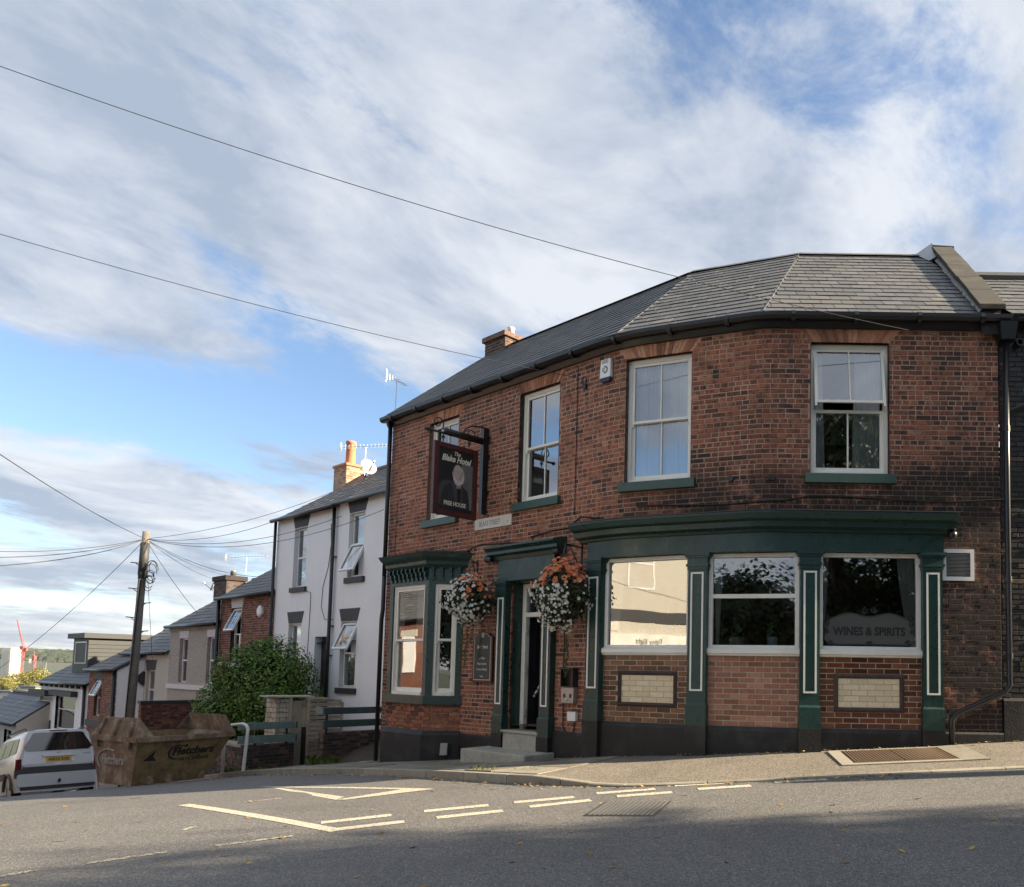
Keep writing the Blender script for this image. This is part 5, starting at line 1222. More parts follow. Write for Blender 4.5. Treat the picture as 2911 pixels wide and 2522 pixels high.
    cable([FC.p(a, .015, z) for a, z in P+Q]+[pwp(sC(-.9), .015, 2.50), pwp(sC(-.4), .015, 2.42)], .012, 'thick black cable sagging along the brick above the pub door')
    ss = frange(sB(-2.0), S_R+2.2, .3); cable([pwp(s, .016, 2.52+.03*sin(s*2.1)+(.0 if s < sA(.5) else .04)) for s in ss], .011, 'black cable running along the brick above the shopfront cornice')
    cable([pwp(sC(-1.05), .012, z) for z in frange(5.05, 2.55, .3)], .006, 'thin black wire dropping down the brick beside the second upper window')
    cable([FC.p(-6.55+.02*z, .012, z) for z in frange(3.5, 2.2, .3)], .005, 'thin black wire dropping down the brick beside the hanging sign')
    # iron ring bolt by the alarm
    s = sC(-.86); F = pfr(PW, s); t = thing('wire_anchor', 'small iron hook holding the overhead wire under the eaves', 'hook', F.p(0, 0, 4.72))
    MB().tube([F.p(.05*cos(k*pi/8), .04, 4.75+.07*sin(k*pi/8)) for k in range(-3, 12)], .009, 6).build('hook', 'iron_black', t, smooth=True); MB().box(F, -.03, .03, .002, .04, 4.62, 4.70).build('plate', 'iron_black', t)
wall_bits()
def window_plants():
    rnd = random.Random(3)
    spec = [(0, 482, 900, 'pot_white', .085, 0), (0, 614, 900, 'pot_white', .09, 1), (0, 745, 905, 'pot_white', .085, 2), (1, 1182, 900, 'pot_grey', .10, 3), (1, 1420, 905, 'pot_white', .085, 4)]
    labs = ['white pot with a small leafy plant beside the curtain in the shop window', 'white pot with a flowering plant in the middle of the first shop window', 'white pot with a spiky plant beside the green pilaster in the first window', 'grey stone pot with a spreading plant in the two-pane shop window', 'white pot with a bright green plant in the two-pane shop window']
    for (i, x, y, mat, r, k) in spec:
        F, ln, zb = SHOPF[i]; a, _ = F.px('z6', x, y, -.2); c = F.p(a, -.24, zb); t = thing('potted_plant', labs[k], 'potted plant', c)
        MB().lathe(c, [(r*.7,0),(r*.75,.005),(r,.15),(r*1.04,.16),(r*.9,.16),(r*.85,.13)], 16).build('pot', mat, t, smooth=True)
        m = MB()
        for _ in range(70):
            an = rnd.uniform(0, 2*pi); sp = rnd.uniform(0, .16); h = rnd.uniform(.0, .24)*(1-.5*sp/.16); leaf_quad(m, c+Vector((sp*cos(an), sp*sin(an)*.7, .17+h)), Vector((cos(an), sin(an)-.5, .6)), rnd.uniform(.035, .075), rnd)
        m.build('leaves', 'leaf_shrub', t, kind='stuff', recalc=False); m = MB()
        for _ in range(6):
            an = rnd.uniform(0, 2*pi); m.tube([c+Vector((0,0,.14)), c+Vector((.09*cos(an), .06*sin(an), .34))], .005, 4)
        m.build('stems', 'leaf_ivy', t, kind='stuff')
    F, ln, zb = SHOPF[1]; a, z = F.px('z6', 1525, 540, -.6); c = F.p(a-.05, -.6, z); t = thing('pendant_lamp', 'cream glass pendant lamp hanging inside the two-pane shop window', 'lamp', c)
    MB().lathe(c, [(.16,0),(.165,.02),(.13,.05),(.05,.07),(.03,.12),(.01,.14)], 20).build('shade', 'lamp_cream', t, smooth=True); MB().tube([c+Vector((0,0,.13)), (c.x, c.y, 2.34)], .008, 6).build('stem', 'metal_bright', t)
window_plants()
# ------------------------------------------------------------------ the terrace going down the hill
NIN = Vector((-FC.n[0], -FC.n[1]))
_pl = FC.p(-6.80, 0, 0); HF = Frame((_pl.x+NIN.x*1.8, _pl.y+NIN.y*1.8), HC)
def box_of(F, k, p, q, b=-.08):
    a0, z1 = F.px(k, *p, b); a1, z0 = F.px(k, *q, b); return a0, a1, z0, z1
def house(name, label, F, a0, a1, z0, ze, wallmat, holes=(), rd=3.2, pt=.68, roofmat='slate', nsl=40, gauge=.26, cat='house', roof_over=.16, side='render_white', backz=None):
    t = thing(name, label, cat, F.p((a0+a1)/2, -1, z0))
    w = backing(F, a0, a1, z0, ze, list(holes), 'wall', wallmat, t, b=0)
    zr = ze+rd*pt; m = MB()
    for a in (a0, a1): m.add([F.p(a, 0, z0), F.p(a, -2*rd, z0), F.p(a, -2*rd, ze), F.p(a, -rd, zr), F.p(a, 0, ze)], [(0,1,2,3,4)])
    m.quad(F.p(a0,-2*rd,z0),F.p(a1,-2*rd,z0),F.p(a1,-2*rd,ze),F.p(a0,-2*rd,ze)); m.build('side_wall', side, t, recalc=False)
    MB().quad(F.p(a0,-.02,z0),F.p(a1,-.02,z0),F.p(a1,-2*rd,z0),F.p(a0,-2*rd,z0)).build('floor', 'interior_dark', t, recalc=False)
    zm = z0+(ze-z0)*.52
    MB().quad(F.p(a0,-.02,zm),F.p(a1,-.02,zm),F.p(a1,-2*rd,zm),F.p(a0,-2*rd,zm)).build('floor', 'interior_dark', t, recalc=False)
    zo = ze-roof_over*pt+.06
    m = MB(); m.quad(F.p(a0,roof_over,zo),F.p(a1,roof_over,zo),F.p(a1,-rd,zr+.06),F.p(a0,-rd,zr+.06)); m.quad(F.p(a1,-2*rd-.1,ze),F.p(a0,-2*rd-.1,ze),F.p(a0,-rd,zr+.06),F.p(a1,-rd,zr+.06)); rf = m.build('roof', 'mortar_dark', t)
    up = Vector((-F.n[0], -F.n[1], pt)).normalized(); sl = (rd+roof_over)*sqrt(1+pt*pt)
    slating('slate', rf, roofmat, F.p(a0,roof_over,zo+.004), F.p(a1,roof_over,zo+.004), up, lambda q: 0, lambda q: a1-a0, int(sl/gauge), gauge, .31, nsl, seed=int(abs(a0*10)))
    m = MB(); m.tube([F.p(a0,roof_over+.04,zo-.01),F.p(a1,roof_over+.04,zo-.01)], .06, 8); m.build('gutter', 'iron_black', t, smooth=True)
    m = MB(); m.tube([F.p(a0,-rd,zr+.08),F.p(a1,-rd,zr+.08)], .09, 6); m.build('ridge', 'slate', rf)
    return t, w, zr
def casement(F, a0, a1, z0, z1, parent, split=.5, open_=None, b=-.10, mat='upvc', curtain=None, lattice=False, name='window'):
    fr = .05; m = MB(); m.box(F, a0, a0+fr, b-.06, b, z0, z1); m.box(F, a1-fr, a1, b-.06, b, z0, z1); m.box(F, a0+fr, a1-fr, b-.06, b, z1-fr, z1); m.box(F, a0+fr, a1-fr, b-.06, b, z0, z0+fr)
    zm = z0+(z1-z0)*split; m.box(F, a0+fr, a1-fr, b-.06, b, zm-.025, zm+.025); w = m.build(name, mat, parent)
    for (za, zb, nm) in ((z0+fr, zm-.025, 'low'), (zm+.025, z1-fr, 'top')):
        if open_ == nm:      # top-hung leaf swung out
            an = radians(24); h = zb-za; 
            def P(a, u, d): # u: distance down from hinge
                return F.p(a, b+.01+u*sin(an)+d*cos(an), zb-u*cos(an)+d*sin(an))
            m = MB()
            def bx(x0, x1, u0, u1, d0=0, d1=.05): m.hexa([P(x0,u1,d1),P(x1,u1,d1),P(x1,u1,d0),P(x0,u1,d0),P(x0,u0,d1),P(x1,u0,d1),P(x1,u0,d0),P(x0,u0,d0)])
            x0, x1 = a0+.02, a1-.02; bx(x0,x0+.055,0,h); bx(x1-.055,x1,0,h); bx(x0+.055,x1-.055,0,.055); bx(x0+.055,x1-.055,h-.055,h); m.build('open_sash', mat, w)
            MB().quad(P(x0+.055,h-.055,.02),P(x1-.055,h-.055,.02),P(x1-.055,.055,.02),P(x0+.055,.055,.02)).build('pane', 'glass', w, recalc=False)
            if lattice:
                m = MB()
                for k in range(1, 4): bx(x0+(x1-x0)*k/4-.004, x0+(x1-x0)*k/4+.004, .055, h-.055, .022, .026)
                for k in range(1, 6): bx(x0+.055, x1-.055, h*k/6-.004, h*k/6+.004, .022, .026)
                m.build('lattice', 'metal_dark', w)
        else:
            MB().quad(F.p(a0+fr,b-.03,za),F.p(a1-fr,b-.03,za),F.p(a1-fr,b-.03,zb),F.p(a0+fr,b-.03,zb)).build('pane', 'glass', w, recalc=False)
            if lattice:
                m = MB()
                for k in range(1, 4): m.box(F, a0+(a1-a0)*k/4-.004, a0+(a1-a0)*k/4+.004, b-.028, b-.022, za, zb)
                for k in range(1, 6): m.box(F, a0+fr, a1-fr, b-.028, b-.022, za+(zb-za)*k/6-.004, za+(zb-za)*k/6+.004)
                m.build('lattice', 'metal_dark', w)
    if curtain:
        m = MB(); n = 14; V = []
        for z in (z0+.05, z1-.05):
            for k in range(n+1): V.append(F.p(a0+.05+(a1-a0-.1)*(curtain[0]+(curtain[1]-curtain[0])*k/n), b-.16+.02*sin(k*2), z))
        m.add(V, [(k, k+1, n+2+k, n+1+k) for k in range(n)]); m.build('curtain', 'curtain', w, smooth=True)
    return w
def key_lintel(F, a0, a1, z0, z1, splay, n, mat, parent, jmat='joint_grey'):
    MB().box(F, a0+.01, a1-.01, -.03, .006, z0+.01, z1-.01).build('lintel_joint', jmat, parent)
    for i in range(n):
        f0, f1 = i/n, (i+1)/n; w0, w1 = a1-a0, a1-a0+2*splay; g_ = .005
        x0, x1, y0, y1 = a0+w0*f0+g_, a0+w0*f1-g_, a0-splay+w1*f0+g_, a0-splay+w1*f1-g_
        MB().hexa([F.p(x0,.015,z0),F.p(x1,.015,z0),F.p(x1,-.03,z0),F.p(x0,-.03,z0),F.p(y0,.015,z1),F.p(y1,.015,z1),F.p(y1,-.03,z1),F.p(y0,-.03,z1)]).build('voussoir', mat, parent)
def opening(F, w, parent, b, reveal='render_white', depth=.14): return reveals(F, *b, depth, 'reveal', reveal, parent)
def aerial(label, base, top, heading, n, ln, group=None):
    t = thing('tv_aerial', label, 'aerial', base)
    MB().tube([base, top], .012, 6).build('mast', 'metal_bright', t); d = Vector((cos(heading), sin(heading), 0)); e = Vector((-d.y, d.x, 0)); m = MB(); q = Vector(top)
    m.tube([q-d*ln*.5, q+d*ln*.5], .008, 5)
    for k in range(n):
        c = q+d*ln*(-.5+k/(n-1)); h = .16-.07*k/n
        m.tube([c-e*h, c+e*h], .004, 4); m.tube([c-Vector((0,0,h*.5)), c+Vector((0,0,h*.5))], .004, 4)
    for sg in (-1, 1): m.tube([q-d*ln*.5-Vector((0,0,.16*sg))-d*.03, q-d*ln*.5], .008, 4)
    m.boxc(q-d*ln*.53, (.02, .14, .2)); m.build('boom', 'metal_bright', t); return t
def dish(label, c, look, r=.36):
    t = thing('satellite_dish', label, 'satellite dish', c); ax = Vector(look).normalized()
    MB().lathe(Vector(c), [(.02,-.07),(r*.5,-.045),(r*.85,.0),(r,.03),(r*.98,.035),(r*.5,-.02),(.02,-.05)], 24, axis=ax).build('reflector', 'metal_grey', t, smooth=True)
    MB().tube([Vector(c)-ax*.05, Vector(c)-ax*.2-Vector((0,0,.35))], .02, 6).build('stalk', 'metal_dark', t); MB().tube([Vector(c)-Vector((0,0,r*.9)), Vector(c)+ax*.38], .012, 5).build('feed_arm', 'metal_dark', t)
    MB().lathe(Vector(c)+ax*.36, [(.03,-.05),(.04,.0),(.03,.05)], 10, axis=ax).build('feed_horn', 'metal_bright', t)
    return t
def build_white_houses():
    F = HF; zg = -1.6
    am, ze = F.px('z2', 880, 352); aL, zeL = F.px('z2', 548, 440); aR = 1.2
    b1 = box_of(F, 'z2', (657, 482), (706, 788)); b2 = box_of(F, 'z2', (622, 1005), (676, 1345)); bd = box_of(F, 'z2', (763, 1058), (812, 1440))
    b1 = (b1[0], b1[0]+.76, b1[2], b1[3]); b2 = (b2[0], b2[0]+.76, b2[2], b1[3]-2.82); bd = (bd[0]-.02, bd[0]+.80, zg+.05, bd[3])
    ex = lambda b: (b[0]-.04, b[1]+.0, b[2], b[3])
    H = [ex(b1), ex(b2), bd]
    t, w, zr = house('white_house', 'white rendered terraced house with a dark front door behind the bush', F, aL, am-.003, zg-1.8, ze, 'render_white', H, nsl=60)
    for k, b in enumerate((b1, b2)):
        opening(F, w, t, ex(b)); casement(F, b[0], b[1], b[2], b[3], t, curtain=(0, 1) if k else None)
        key_lintel(F, b[0]-.02, b[1]+.02, b[3]+.02, b[3]+.36, .13, 6, 'lintel_black', t)
        MB().box(F, b[0]-.10, b[1]+.12, -.05, .07, b[2]-.15, b[2]-.01).build('window_sill', 'lintel_black', t, bevel=.006)
    reveals(F, *bd, .22, 'reveal', 'render_white', t); MB().box(F, bd[0], bd[1], -.26, -.20, bd[2], bd[3]).build('door', 'paint_black', t)
    d = [o for o in t.children if o.name.startswith('door')][0]
    for (x0, x1) in ((.12, .36), (.44, .68)):
        for (y0, y1) in ((.2, .85), (1.0, 1.75)): ring(F, bd[0]+x0, bd[0]+x1, bd[2]+y0, bd[2]+y1, .03, -.2, -.185, 'door_panel', 'paint_black', d)
    MB().lathe(F.p(bd[0]+.40,-.20,bd[2]+1.15),[(.025,0),(.03,.03),(.015,.04)],10,axis=(F.n[0],F.n[1],0)).build('door_knob','metal_bright',d)
    MB().box(F, bd[0]+.02, bd[1]-.02, -.2, -.18, bd[3]-.32, bd[3]-.27).build('transom', 'paint_black', d)
    MB().tube([F.p(aL+.06,.09,ze-.05),F.p(aL+.06,.09,zg-1.5)], .045, 8).build('downpipe', 'iron_black', t, smooth=True)
    MB().tube([F.p(am-.12,.09,ze-.05),F.p(am-.12,.09,zg-1.5)], .05, 8).build('downpipe', 'iron_black', t, smooth=True)
    for z in (3.0, 1.1, .3): MB().box(F, am-.19, am-.03, .0, .10, z, z+.03).build('pipe_clip', 'iron_black', t)
    # wires on the front
    for pts, lab in (([(835,450),(835,560),(820,680),(790,790),(782,900),(800,965),(845,965)], 'thin grey wire looping down the white house front beside its downpipe'), ([(700,812),(725,820),(722,900),(705,1170)], 'thin grey wire dropping from the upper sill of the white house')):
        q = [F.px('z2', *p) for p in pts]; o = MB().tube([F.p(a, .012, z) for a, z in q], .008, 5).build('house_wire', 'cable_wire', None, smooth=True); tag(o, lab, 'wire')
    # second house, towards the pub
    c1 = box_of(F, 'z2', (952, 402), (1030, 728)); c2 = box_of(F, 'z2', (905, 980), (985, 1330)); c1 = (c1[0], c1[0]+.78, c1[2], c1[3]); c2 = (c2[0], c2[0]+.80, c2[2], c2[3])
    H = [ex(c1), ex(c2)]; a0 = am+.003
    t, w, zr2 = house('white_house', 'white rendered terraced house with open casements next to the pub', F, a0, aR, zg-1.8, ze+.06, 'render_white_warm', H, nsl=60)
    for k, b in enumerate((c1, c2)):
        opening(F, w, t, ex(b), 'render_white_warm'); casement(F, b[0], b[1], b[2], b[3], t, open_='low' if k == 0 else 'top', curtain=(0, 1), split=.52)
        key_lintel(F, b[0]-.02, b[1]+.02, b[3]+.02, b[3]+.36, .13, 6, 'lintel_black', t)
        MB().box(F, b[0]-.10, b[1]+.12, -.05, .07, b[2]-.17, b[2]-.02).build('window_sill', 'lintel_black', t, bevel=.006)
    # shared chimney and pot
    x, y = F.px('z2', 940, 170, -3.2); a_, z_ = F.px('z2', 935, 160, -2.6)
    Fc = F.off(a_, -2.6); ct = thing('chimney', 'orange brick chimney with one tall clay pot on the white terrace', 'chimney', Fc.p(0, 0, ze+1.2))
    core = MB().box(Fc, -.42, .42, -.35, .35, ze+1.0, z_+.02).build('stack', 'mortar', ct)
    for F2, w_ in ((Fc.off(0,.351),.42),(Fc.off(.421,0,-90),.35)): brickwork(F2, -w_, w_, z_-1.35, z_+.02, [], core, 'brick_chimney', 80, bond='stretcher', seed=8)
    MB().box(Fc, -.46, .46, -.39, .39, z_+.02, z_+.1).build('cap', 'terracotta', ct); MB().lathe(Fc.p(-.02,0,z_+.1),[(.17,0),(.16,.05),(.14,.75),(.165,.78),(.165,.86),(.11,.86)],16).build('pot','terracotta',ct,smooth=True)
    MB().box(Fc, -.5, .5, -.45, .45, z_-1.5, z_-1.2).build('flashing', 'lead', ct)
    a2, z2 = F.px('z2', 1030, 145, -2.4); dish('round grey satellite dish by the orange chimney', F.p(a2, -2.4, z2), (.75,-.62,.3), .27)
    a3, z3 = F.px('z2', 1018, 35, -2.6); aerial('long aerial above the orange chimney of the white house', F.p(a3, -2.6, ze+1.9), F.p(a3, -2.6, z3), radians(-10), 14, 1.75)
build_white_houses()
def build_cottages():
    F = HF
    # brick cottage
    aR = F.px('z2', 535, 790)[0]; aL, ze = F.px('z2', 246, 848); zg = -4.2
    b = box_of(F, 'z2', (318, 905), (370, 1185)); b = (b[0], b[0]+.78, b[2], b[3])
    t, w, zr = house('brick_cottage', 'brown brick terraced cottage with leaded open window and white lintel', F, aL, aR-.004, zg, ze, 'mortar', [(b[0]-.03, b[1], b[2], b[3])], rd=2.9, nsl=60, side='brick_cottage')
    brickwork(F, aL, aR-.004, -1.5, ze-.02, [rect(b[0]-.03, b[1], b[2], b[3]), trap((b[0]+b[1])/2, .42, .52, b[3], b[3]+.36)], w, 'brick_cottage', 300, seed=71, b=.012)
    reveals(F, b[0]-.03, b[1], b[2], b[3], .14, 'reveal', 'brick_dark', t); casement(F, *b, t, open_='top', lattice=True, curtain=(0, 1))
    key_lintel(F, b[0]-.03, b[1]+.03, b[3], b[3]+.36, .10, 5, 'lintel_white', t, 'joint_grey')
    MB().box(F, aL, aR-.004, -.02, .05, b[2]-.22, b[2]-.06).build('string_course', 'lintel_white', t)
    MB().tube([F.p(aL+.05,.10,ze-.05),F.p(aL+.05,.10,-2.5)], .06, 8).build('downpipe', 'iron_black', t, smooth=True)
    a, z = F.px('z2', 459, 920); m = MB(); m.lathe(F.p(a, .01, z), [(.20,0),(.19,.06),(.12,.09)], 6, axis=(F.n[0],F.n[1],0)); o = m.build('alarm_box', 'plastic_white', None); tag(o, 'six-sided white alarm box on the brown brick cottage', 'alarm box')
    # chimney
    a, z = F.px('z2', 290, 745, -2.2); Fc = F.off(a, -2.2); ct = thing('chimney', 'dark brick chimney with an aerial on the brick cottage', 'chimney', Fc.p(0,0,ze+.8)); core = MB().box(Fc, -.62, .62, -.35, .35, ze+.4, z).build('stack', 'mortar_dark', ct)
    for F2, w_ in ((Fc.off(0,.351),.62),(Fc.off(.621,0,-90),.35)): brickwork(F2, -w_, w_, z-1.5, z, [], core, 'brick_dark', 80, bond='stretcher', seed=18)
    MB().box(Fc, -.68, .68, -.41, .41, z-.12, z+.06).build('cap', 'brick_dark', ct); MB().lathe(Fc.p(.3,0,z+.06),[(.11,0),(.1,.2),(.12,.22),(.08,.22)],12).build('pot','metal_grey',ct,smooth=True)
    a, z = F.px('z2', 380, 628, -2.2); aerial('long thin aerial on the dark brick chimney', F.p(a,-2.2,ze+1.3), F.p(a,-2.2,z), radians(-20), 13, 2.1)
    a, z = F.px('z2', 200, 785, -2.2); dish('small grey dish on the side of the dark brick chimney', F.p(a,-2.2,z), (-.7,-.6,.3), .22)
    # pebbledash cottage
    bR = aL-.004; bL, ze2 = F.px('z1', 1258, 205); w1 = box_of(F, 'z1', (1345, 298), (1393, 622)); w2 = box_of(F, 'z1', (1548, 285), (1600, 605)); w1 = (w1[0], w1[0]+.75, w1[2], w1[3]); w2 = (w2[0], w2[0]+.75, w1[2], w1[3])
    H = [(q[0]-.03, q[1], q[2], q[3]) for q in (w1, w2)]
    t, w, zr = house('pebbledash_cottage', 'grey pebbledashed cottage with two tall white windows', F, bL, bR, -5.0, ze2, 'pebbledash', H, rd=2.8, nsl=60, side='pebbledash')
    for q, h in zip((w1, w2), H):
        reveals(F, *h, .14, 'reveal', 'pebbledash', t); casement(F, *q, t, curtain=(0, 1)); key_lintel(F, q[0]-.03, q[1]+.03, q[3], q[3]+.36, .10, 5, 'lintel_white', t)
    zb = F.px('z1', 1300, 632)[1]; MB().box(F, bL-.02, bR, -.02, .06, zb-.17, zb).build('string_course', 'lintel_white', t); MB().box(F, bL-.03, bR, -.02, .05, ze2-.22, ze2-.02).build('eaves_band', 'stone_grey', t)
    # cream cottage
    cR = bL-.004; cL = F.px('z1', 1005, 400)[0]-1.4; ze3 = F.px('z1', 1100, 398)[1]; q = box_of(F, 'z1', (1098, 530), (1162, 765)); q = (q[0], q[0]+.9, q[2]-.3, q[3])
    t, w, zr = house('cream_cottage', 'cream rendered cottage with one narrow window beyond the telegraph pole', F, cL, cR, -6.0, ze3, 'render_cream', [q], rd=2.8, nsl=60, side='render_cream')
    reveals(F, *q, .12, 'reveal', 'render_cream', t); casement(F, *q, t, curtain=(.2, .8)); key_lintel(F, q[0]-.02, q[1]+.02, q[3]+.0, q[3]+.40, .14, 1, 'lintel_black', t)
    # brick cottage with white gable, standing forward
    G = HF.off(0, .9); gR = G.px('z1', 850, 700)[0]; gL = G.px('z1', 650, 700)[0]; ze4 = G.px('z1', 840, 525)[1]; q = box_of(G, 'z1', (720, 600), (775, 875)); q = (q[0], q[0]+.8, q[2], q[3])
    t, w, zr = house('gabled_cottage', 'small brick cottage with a white side gable and a tilted open window', G, gL, gR, -7.0, ze4, 'mortar', [q], rd=2.6, pt=.62, nsl=60, side='render_white')
    brickwork(G, gL, gR, -3.6, ze4-.02, [rect(*q), trap((q[0]+q[1])/2, .42, .5, q[3], q[3]+.38)], w, 'brick_cottage', 250, seed=81, b=.012)
    reveals(G, *q, .12, 'reveal', 'brick_dark', t); casement(G, *q, t, open_='top', lattice=True); key_lintel(G, q[0]-.02, q[1]+.02, q[3], q[3]+.38, .1, 1, 'lintel_black', t)
    MB().box(G, gL, gR+.02, -.02, .06, q[2]-.42, q[2]-.18).build('string_course', 'lintel_black', t); MB().tube([G.p(gR-.05,.08,ze4),G.p(gR-.05,.08,-5)], .06, 8).build('downpipe', 'iron_black', t, smooth=True)
    Gs = G.off(gR, 0, -90); m = MB(); m.extrude([Gs.p(.55,.01,ze4-.35),Gs.p(.85,.01,ze4-.62),Gs.p(1.15,.01,ze4-.35),Gs.p(.85,.01,ze4-.05)], Vector((Gs.n[0]*.12,Gs.n[1]*.12,0))); m.build('vent_box', 'lintel_black', t)
    for r0, r1 in ((0, 1),):
        a = G.p(gR+.05,.18,ze4-.05); b_ = G.p(gR+.05,-2.6,ze4+2.6*.62+.05); MB().tube([a, b_], .07, 6).build('bargeboard', 'lintel_black', t)
    # white cottage with dormer
    dR = gL-.004; dL = G.px('z1', 292, 750)[0]; ze5 = G.px('z1', 480, 622)[1]
    q = box_of(G, 'z1', (430, 715), (555, 985)); d = box_of(G, 'z1', (300, 715), (385, 985))
    t, w, zr = house('dormer_cottage', 'white cottage with a grey clad box dormer on its slate roof', G, dL, dR, -8.0, ze5, 'render_white_warm', [q, d], rd=3.0, pt=.62, nsl=60)
    casement(G, *q, t, split=.6, curtain=(0, .6)); m = MB(); m.box(G, d[0], d[1], -.12, -.06, d[2], d[3]); m.build('door', 'paint_black', t); m = MB(); m.box(G, d[0]+.2, d[1]-.2, -.06, -.05, d[2]+.5, d[3]-.2); m.build('door_glass', 'curtain_cream', t)
    MB().box(G, q[0]-.3, q[1]+.3, -.02, .25, q[3]+.02, q[3]+.25).build('window_hood', 'lintel_black', t); MB().box(G, d[0]-.3, d[1]+.2, -.02, .35, d[3]+.05, d[3]+.3).build('door_hood', 'lintel_black', t)
    for k in range(9): MB().box(G, dL+.3+(dR-dL)*k/9, dL+.5+(dR-dL)*k/9, 0, .12, ze5-.22, ze5-.08).build('eaves_bracket', 'lintel_black', t)
    MB().tube([G.p(dR-.25,.08,ze5),G.p(dR-.25,.08,-6)], .06, 8).build('downpipe', 'iron_black', t, smooth=True)
    # the dormer
    bD = -.55; a0, z1 = G.px('z1', 545, 300, bD); a1, z0 = G.px('z1', 640, 500, bD)
    m = MB(); m.box(G, a0, a1, -3.0, bD, z0-.3, z1); dm = m.build('dormer', 'clad_grey', t); MB().box(G, a0-.2, a1+.15, -3.05, bD+.2, z1, z1+.22).build('dormer_roof', 'clad_grey', dm)
    w_ = casement(G, a0+.35, a1-.25, z0+.1, z1-.15, t, b=bD+.02, name='dormer_window', split=.02); Gd = G.off(a1, 0, -90)
    for k in range(7): MB().box(Gd, -bD+.0, 3.0, .0, .025, z0-.1+(z1-z0)*k/7, z0-.1+(z1-z0)*(k+.82)/7).build('cladding_board', 'clad_grey', dm)
    # lowest cottage: only its dark roof and a window show
    J = HF.off(0, 2.0); jR = J.px('z1', 120, 930)[0]; jL = jR-9; ze6 = J.px('z1', 130, 925)[1]; q = box_of(J, 'z1', (48, 960), (110, 1080)); d = box_of(J, 'z1', (5, 950), (38, 1120))
    t, w, zr = house('lower_cottage', 'lowest cottage with a dark tiled roof behind the parked van', J, jL, jR, -10.0, ze6, 'render_cream', [q], rd=1.5, pt=.75, nsl=60, side='render_cream')
    casement(J, *q, t, split=.5)
build_cottages()
# ------------------------------------------------------------------ neighbour up the hill
def build_neighbour():
    a0, a1 = 3.475, 9.5; F = FA; ze = ZE-.02
    t = thing('black_building', 'black-painted brick building joined to the pub beside the downpipe', 'building', F.p(5, -1, -.9))
    w = backing(F, a0, a1, -1.4, ze, [], 'wall', 'mortar_black', t, b=-.02)
    brickwork(F, a0, a1, -.30, ze, [], w, 'brick_black', 260, seed=91, b=-.012, jit=.005)
    MB().hexa([F.p(a0,.03,-1.4),F.p(a1,.03,-1.4),F.p(a1,-.1,-1.4),F.p(a0,-.1,-1.4),F.p(a0,.03,-.34),F.p(a1,.03,-.34),F.p(a1,-.02,-.29),F.p(a0,-.02,-.29)]).build('plinth', 'plinth_black', t)
    m = MB()
    m.quad(F.p(a1,-.02,-1.4),F.p(a1,-7,-1.4),F.p(a1,-7,ze),F.p(a1,-.02,ze)); m.quad(F.p(a0,-7,-1.4),F.p(a1,-7,-1.4),F.p(a1,-7,ze),F.p(a0,-7,ze)); m.build('side_wall', 'brick_black', t, recalc=False)
    pt = .75; D = 2.45; zo = ze+.04; m = MB(); m.quad(F.p(a0+.2,.2,zo),F.p(a1,.2,zo),F.p(a1,.2-D,zo+D*pt),F.p(a0+.2,.2-D,zo+D*pt)); m.quad(F.p(a1,.2-2*D,zo),F.p(a0+.2,.2-2*D,zo),F.p(a0+.2,.2-D,zo+D*pt),F.p(a1,.2-D,zo+D*pt)); rf = m.build('roof', 'mortar_dark', t)
    slating('slate', rf, 'slate', F.p(a0+.2,.2,zo), F.p(a1,.2,zo), Vector((0,1,pt)), lambda q: 0, lambda q: a1-a0-.2, int(D*1.25/.285)+1, .285, .315, 60, seed=31)
    MB().tube([F.p(a0+.2,.2-D,zo+D*pt+.04),F.p(a1,.2-D,zo+D*pt+.04)], .09, 6).build('ridge', 'slate', rf)
    MB().profile_path([lambda b, z, a=a: F.p(a, .17+b, ze+.08+z) for a in (a0+.12, a1)], [(-.075,0),(-.05,-.09),(.05,-.09),(.075,0),(.055,0),(.03,-.07),(-.03,-.07),(-.055,0)]).build('gutter', 'iron_black', t)
    a, z = F.px('z7', 1550, 740); MB().lathe(F.p(a, -.012, z), [(.055,0),(.055,.12),(.04,.12),(.035,.02)], 14, axis=(0,-1,0)).build('flue_pipe', 'paint_black', t)
    q = [F.px('z7', *p) for p in [(1470,1175),(1600,1125),(1700,1090)]]; MB().tube([F.p(a, .06, z) for a, z in q], .022, 6).build('conduit', 'iron_black', t)
build_neighbour()
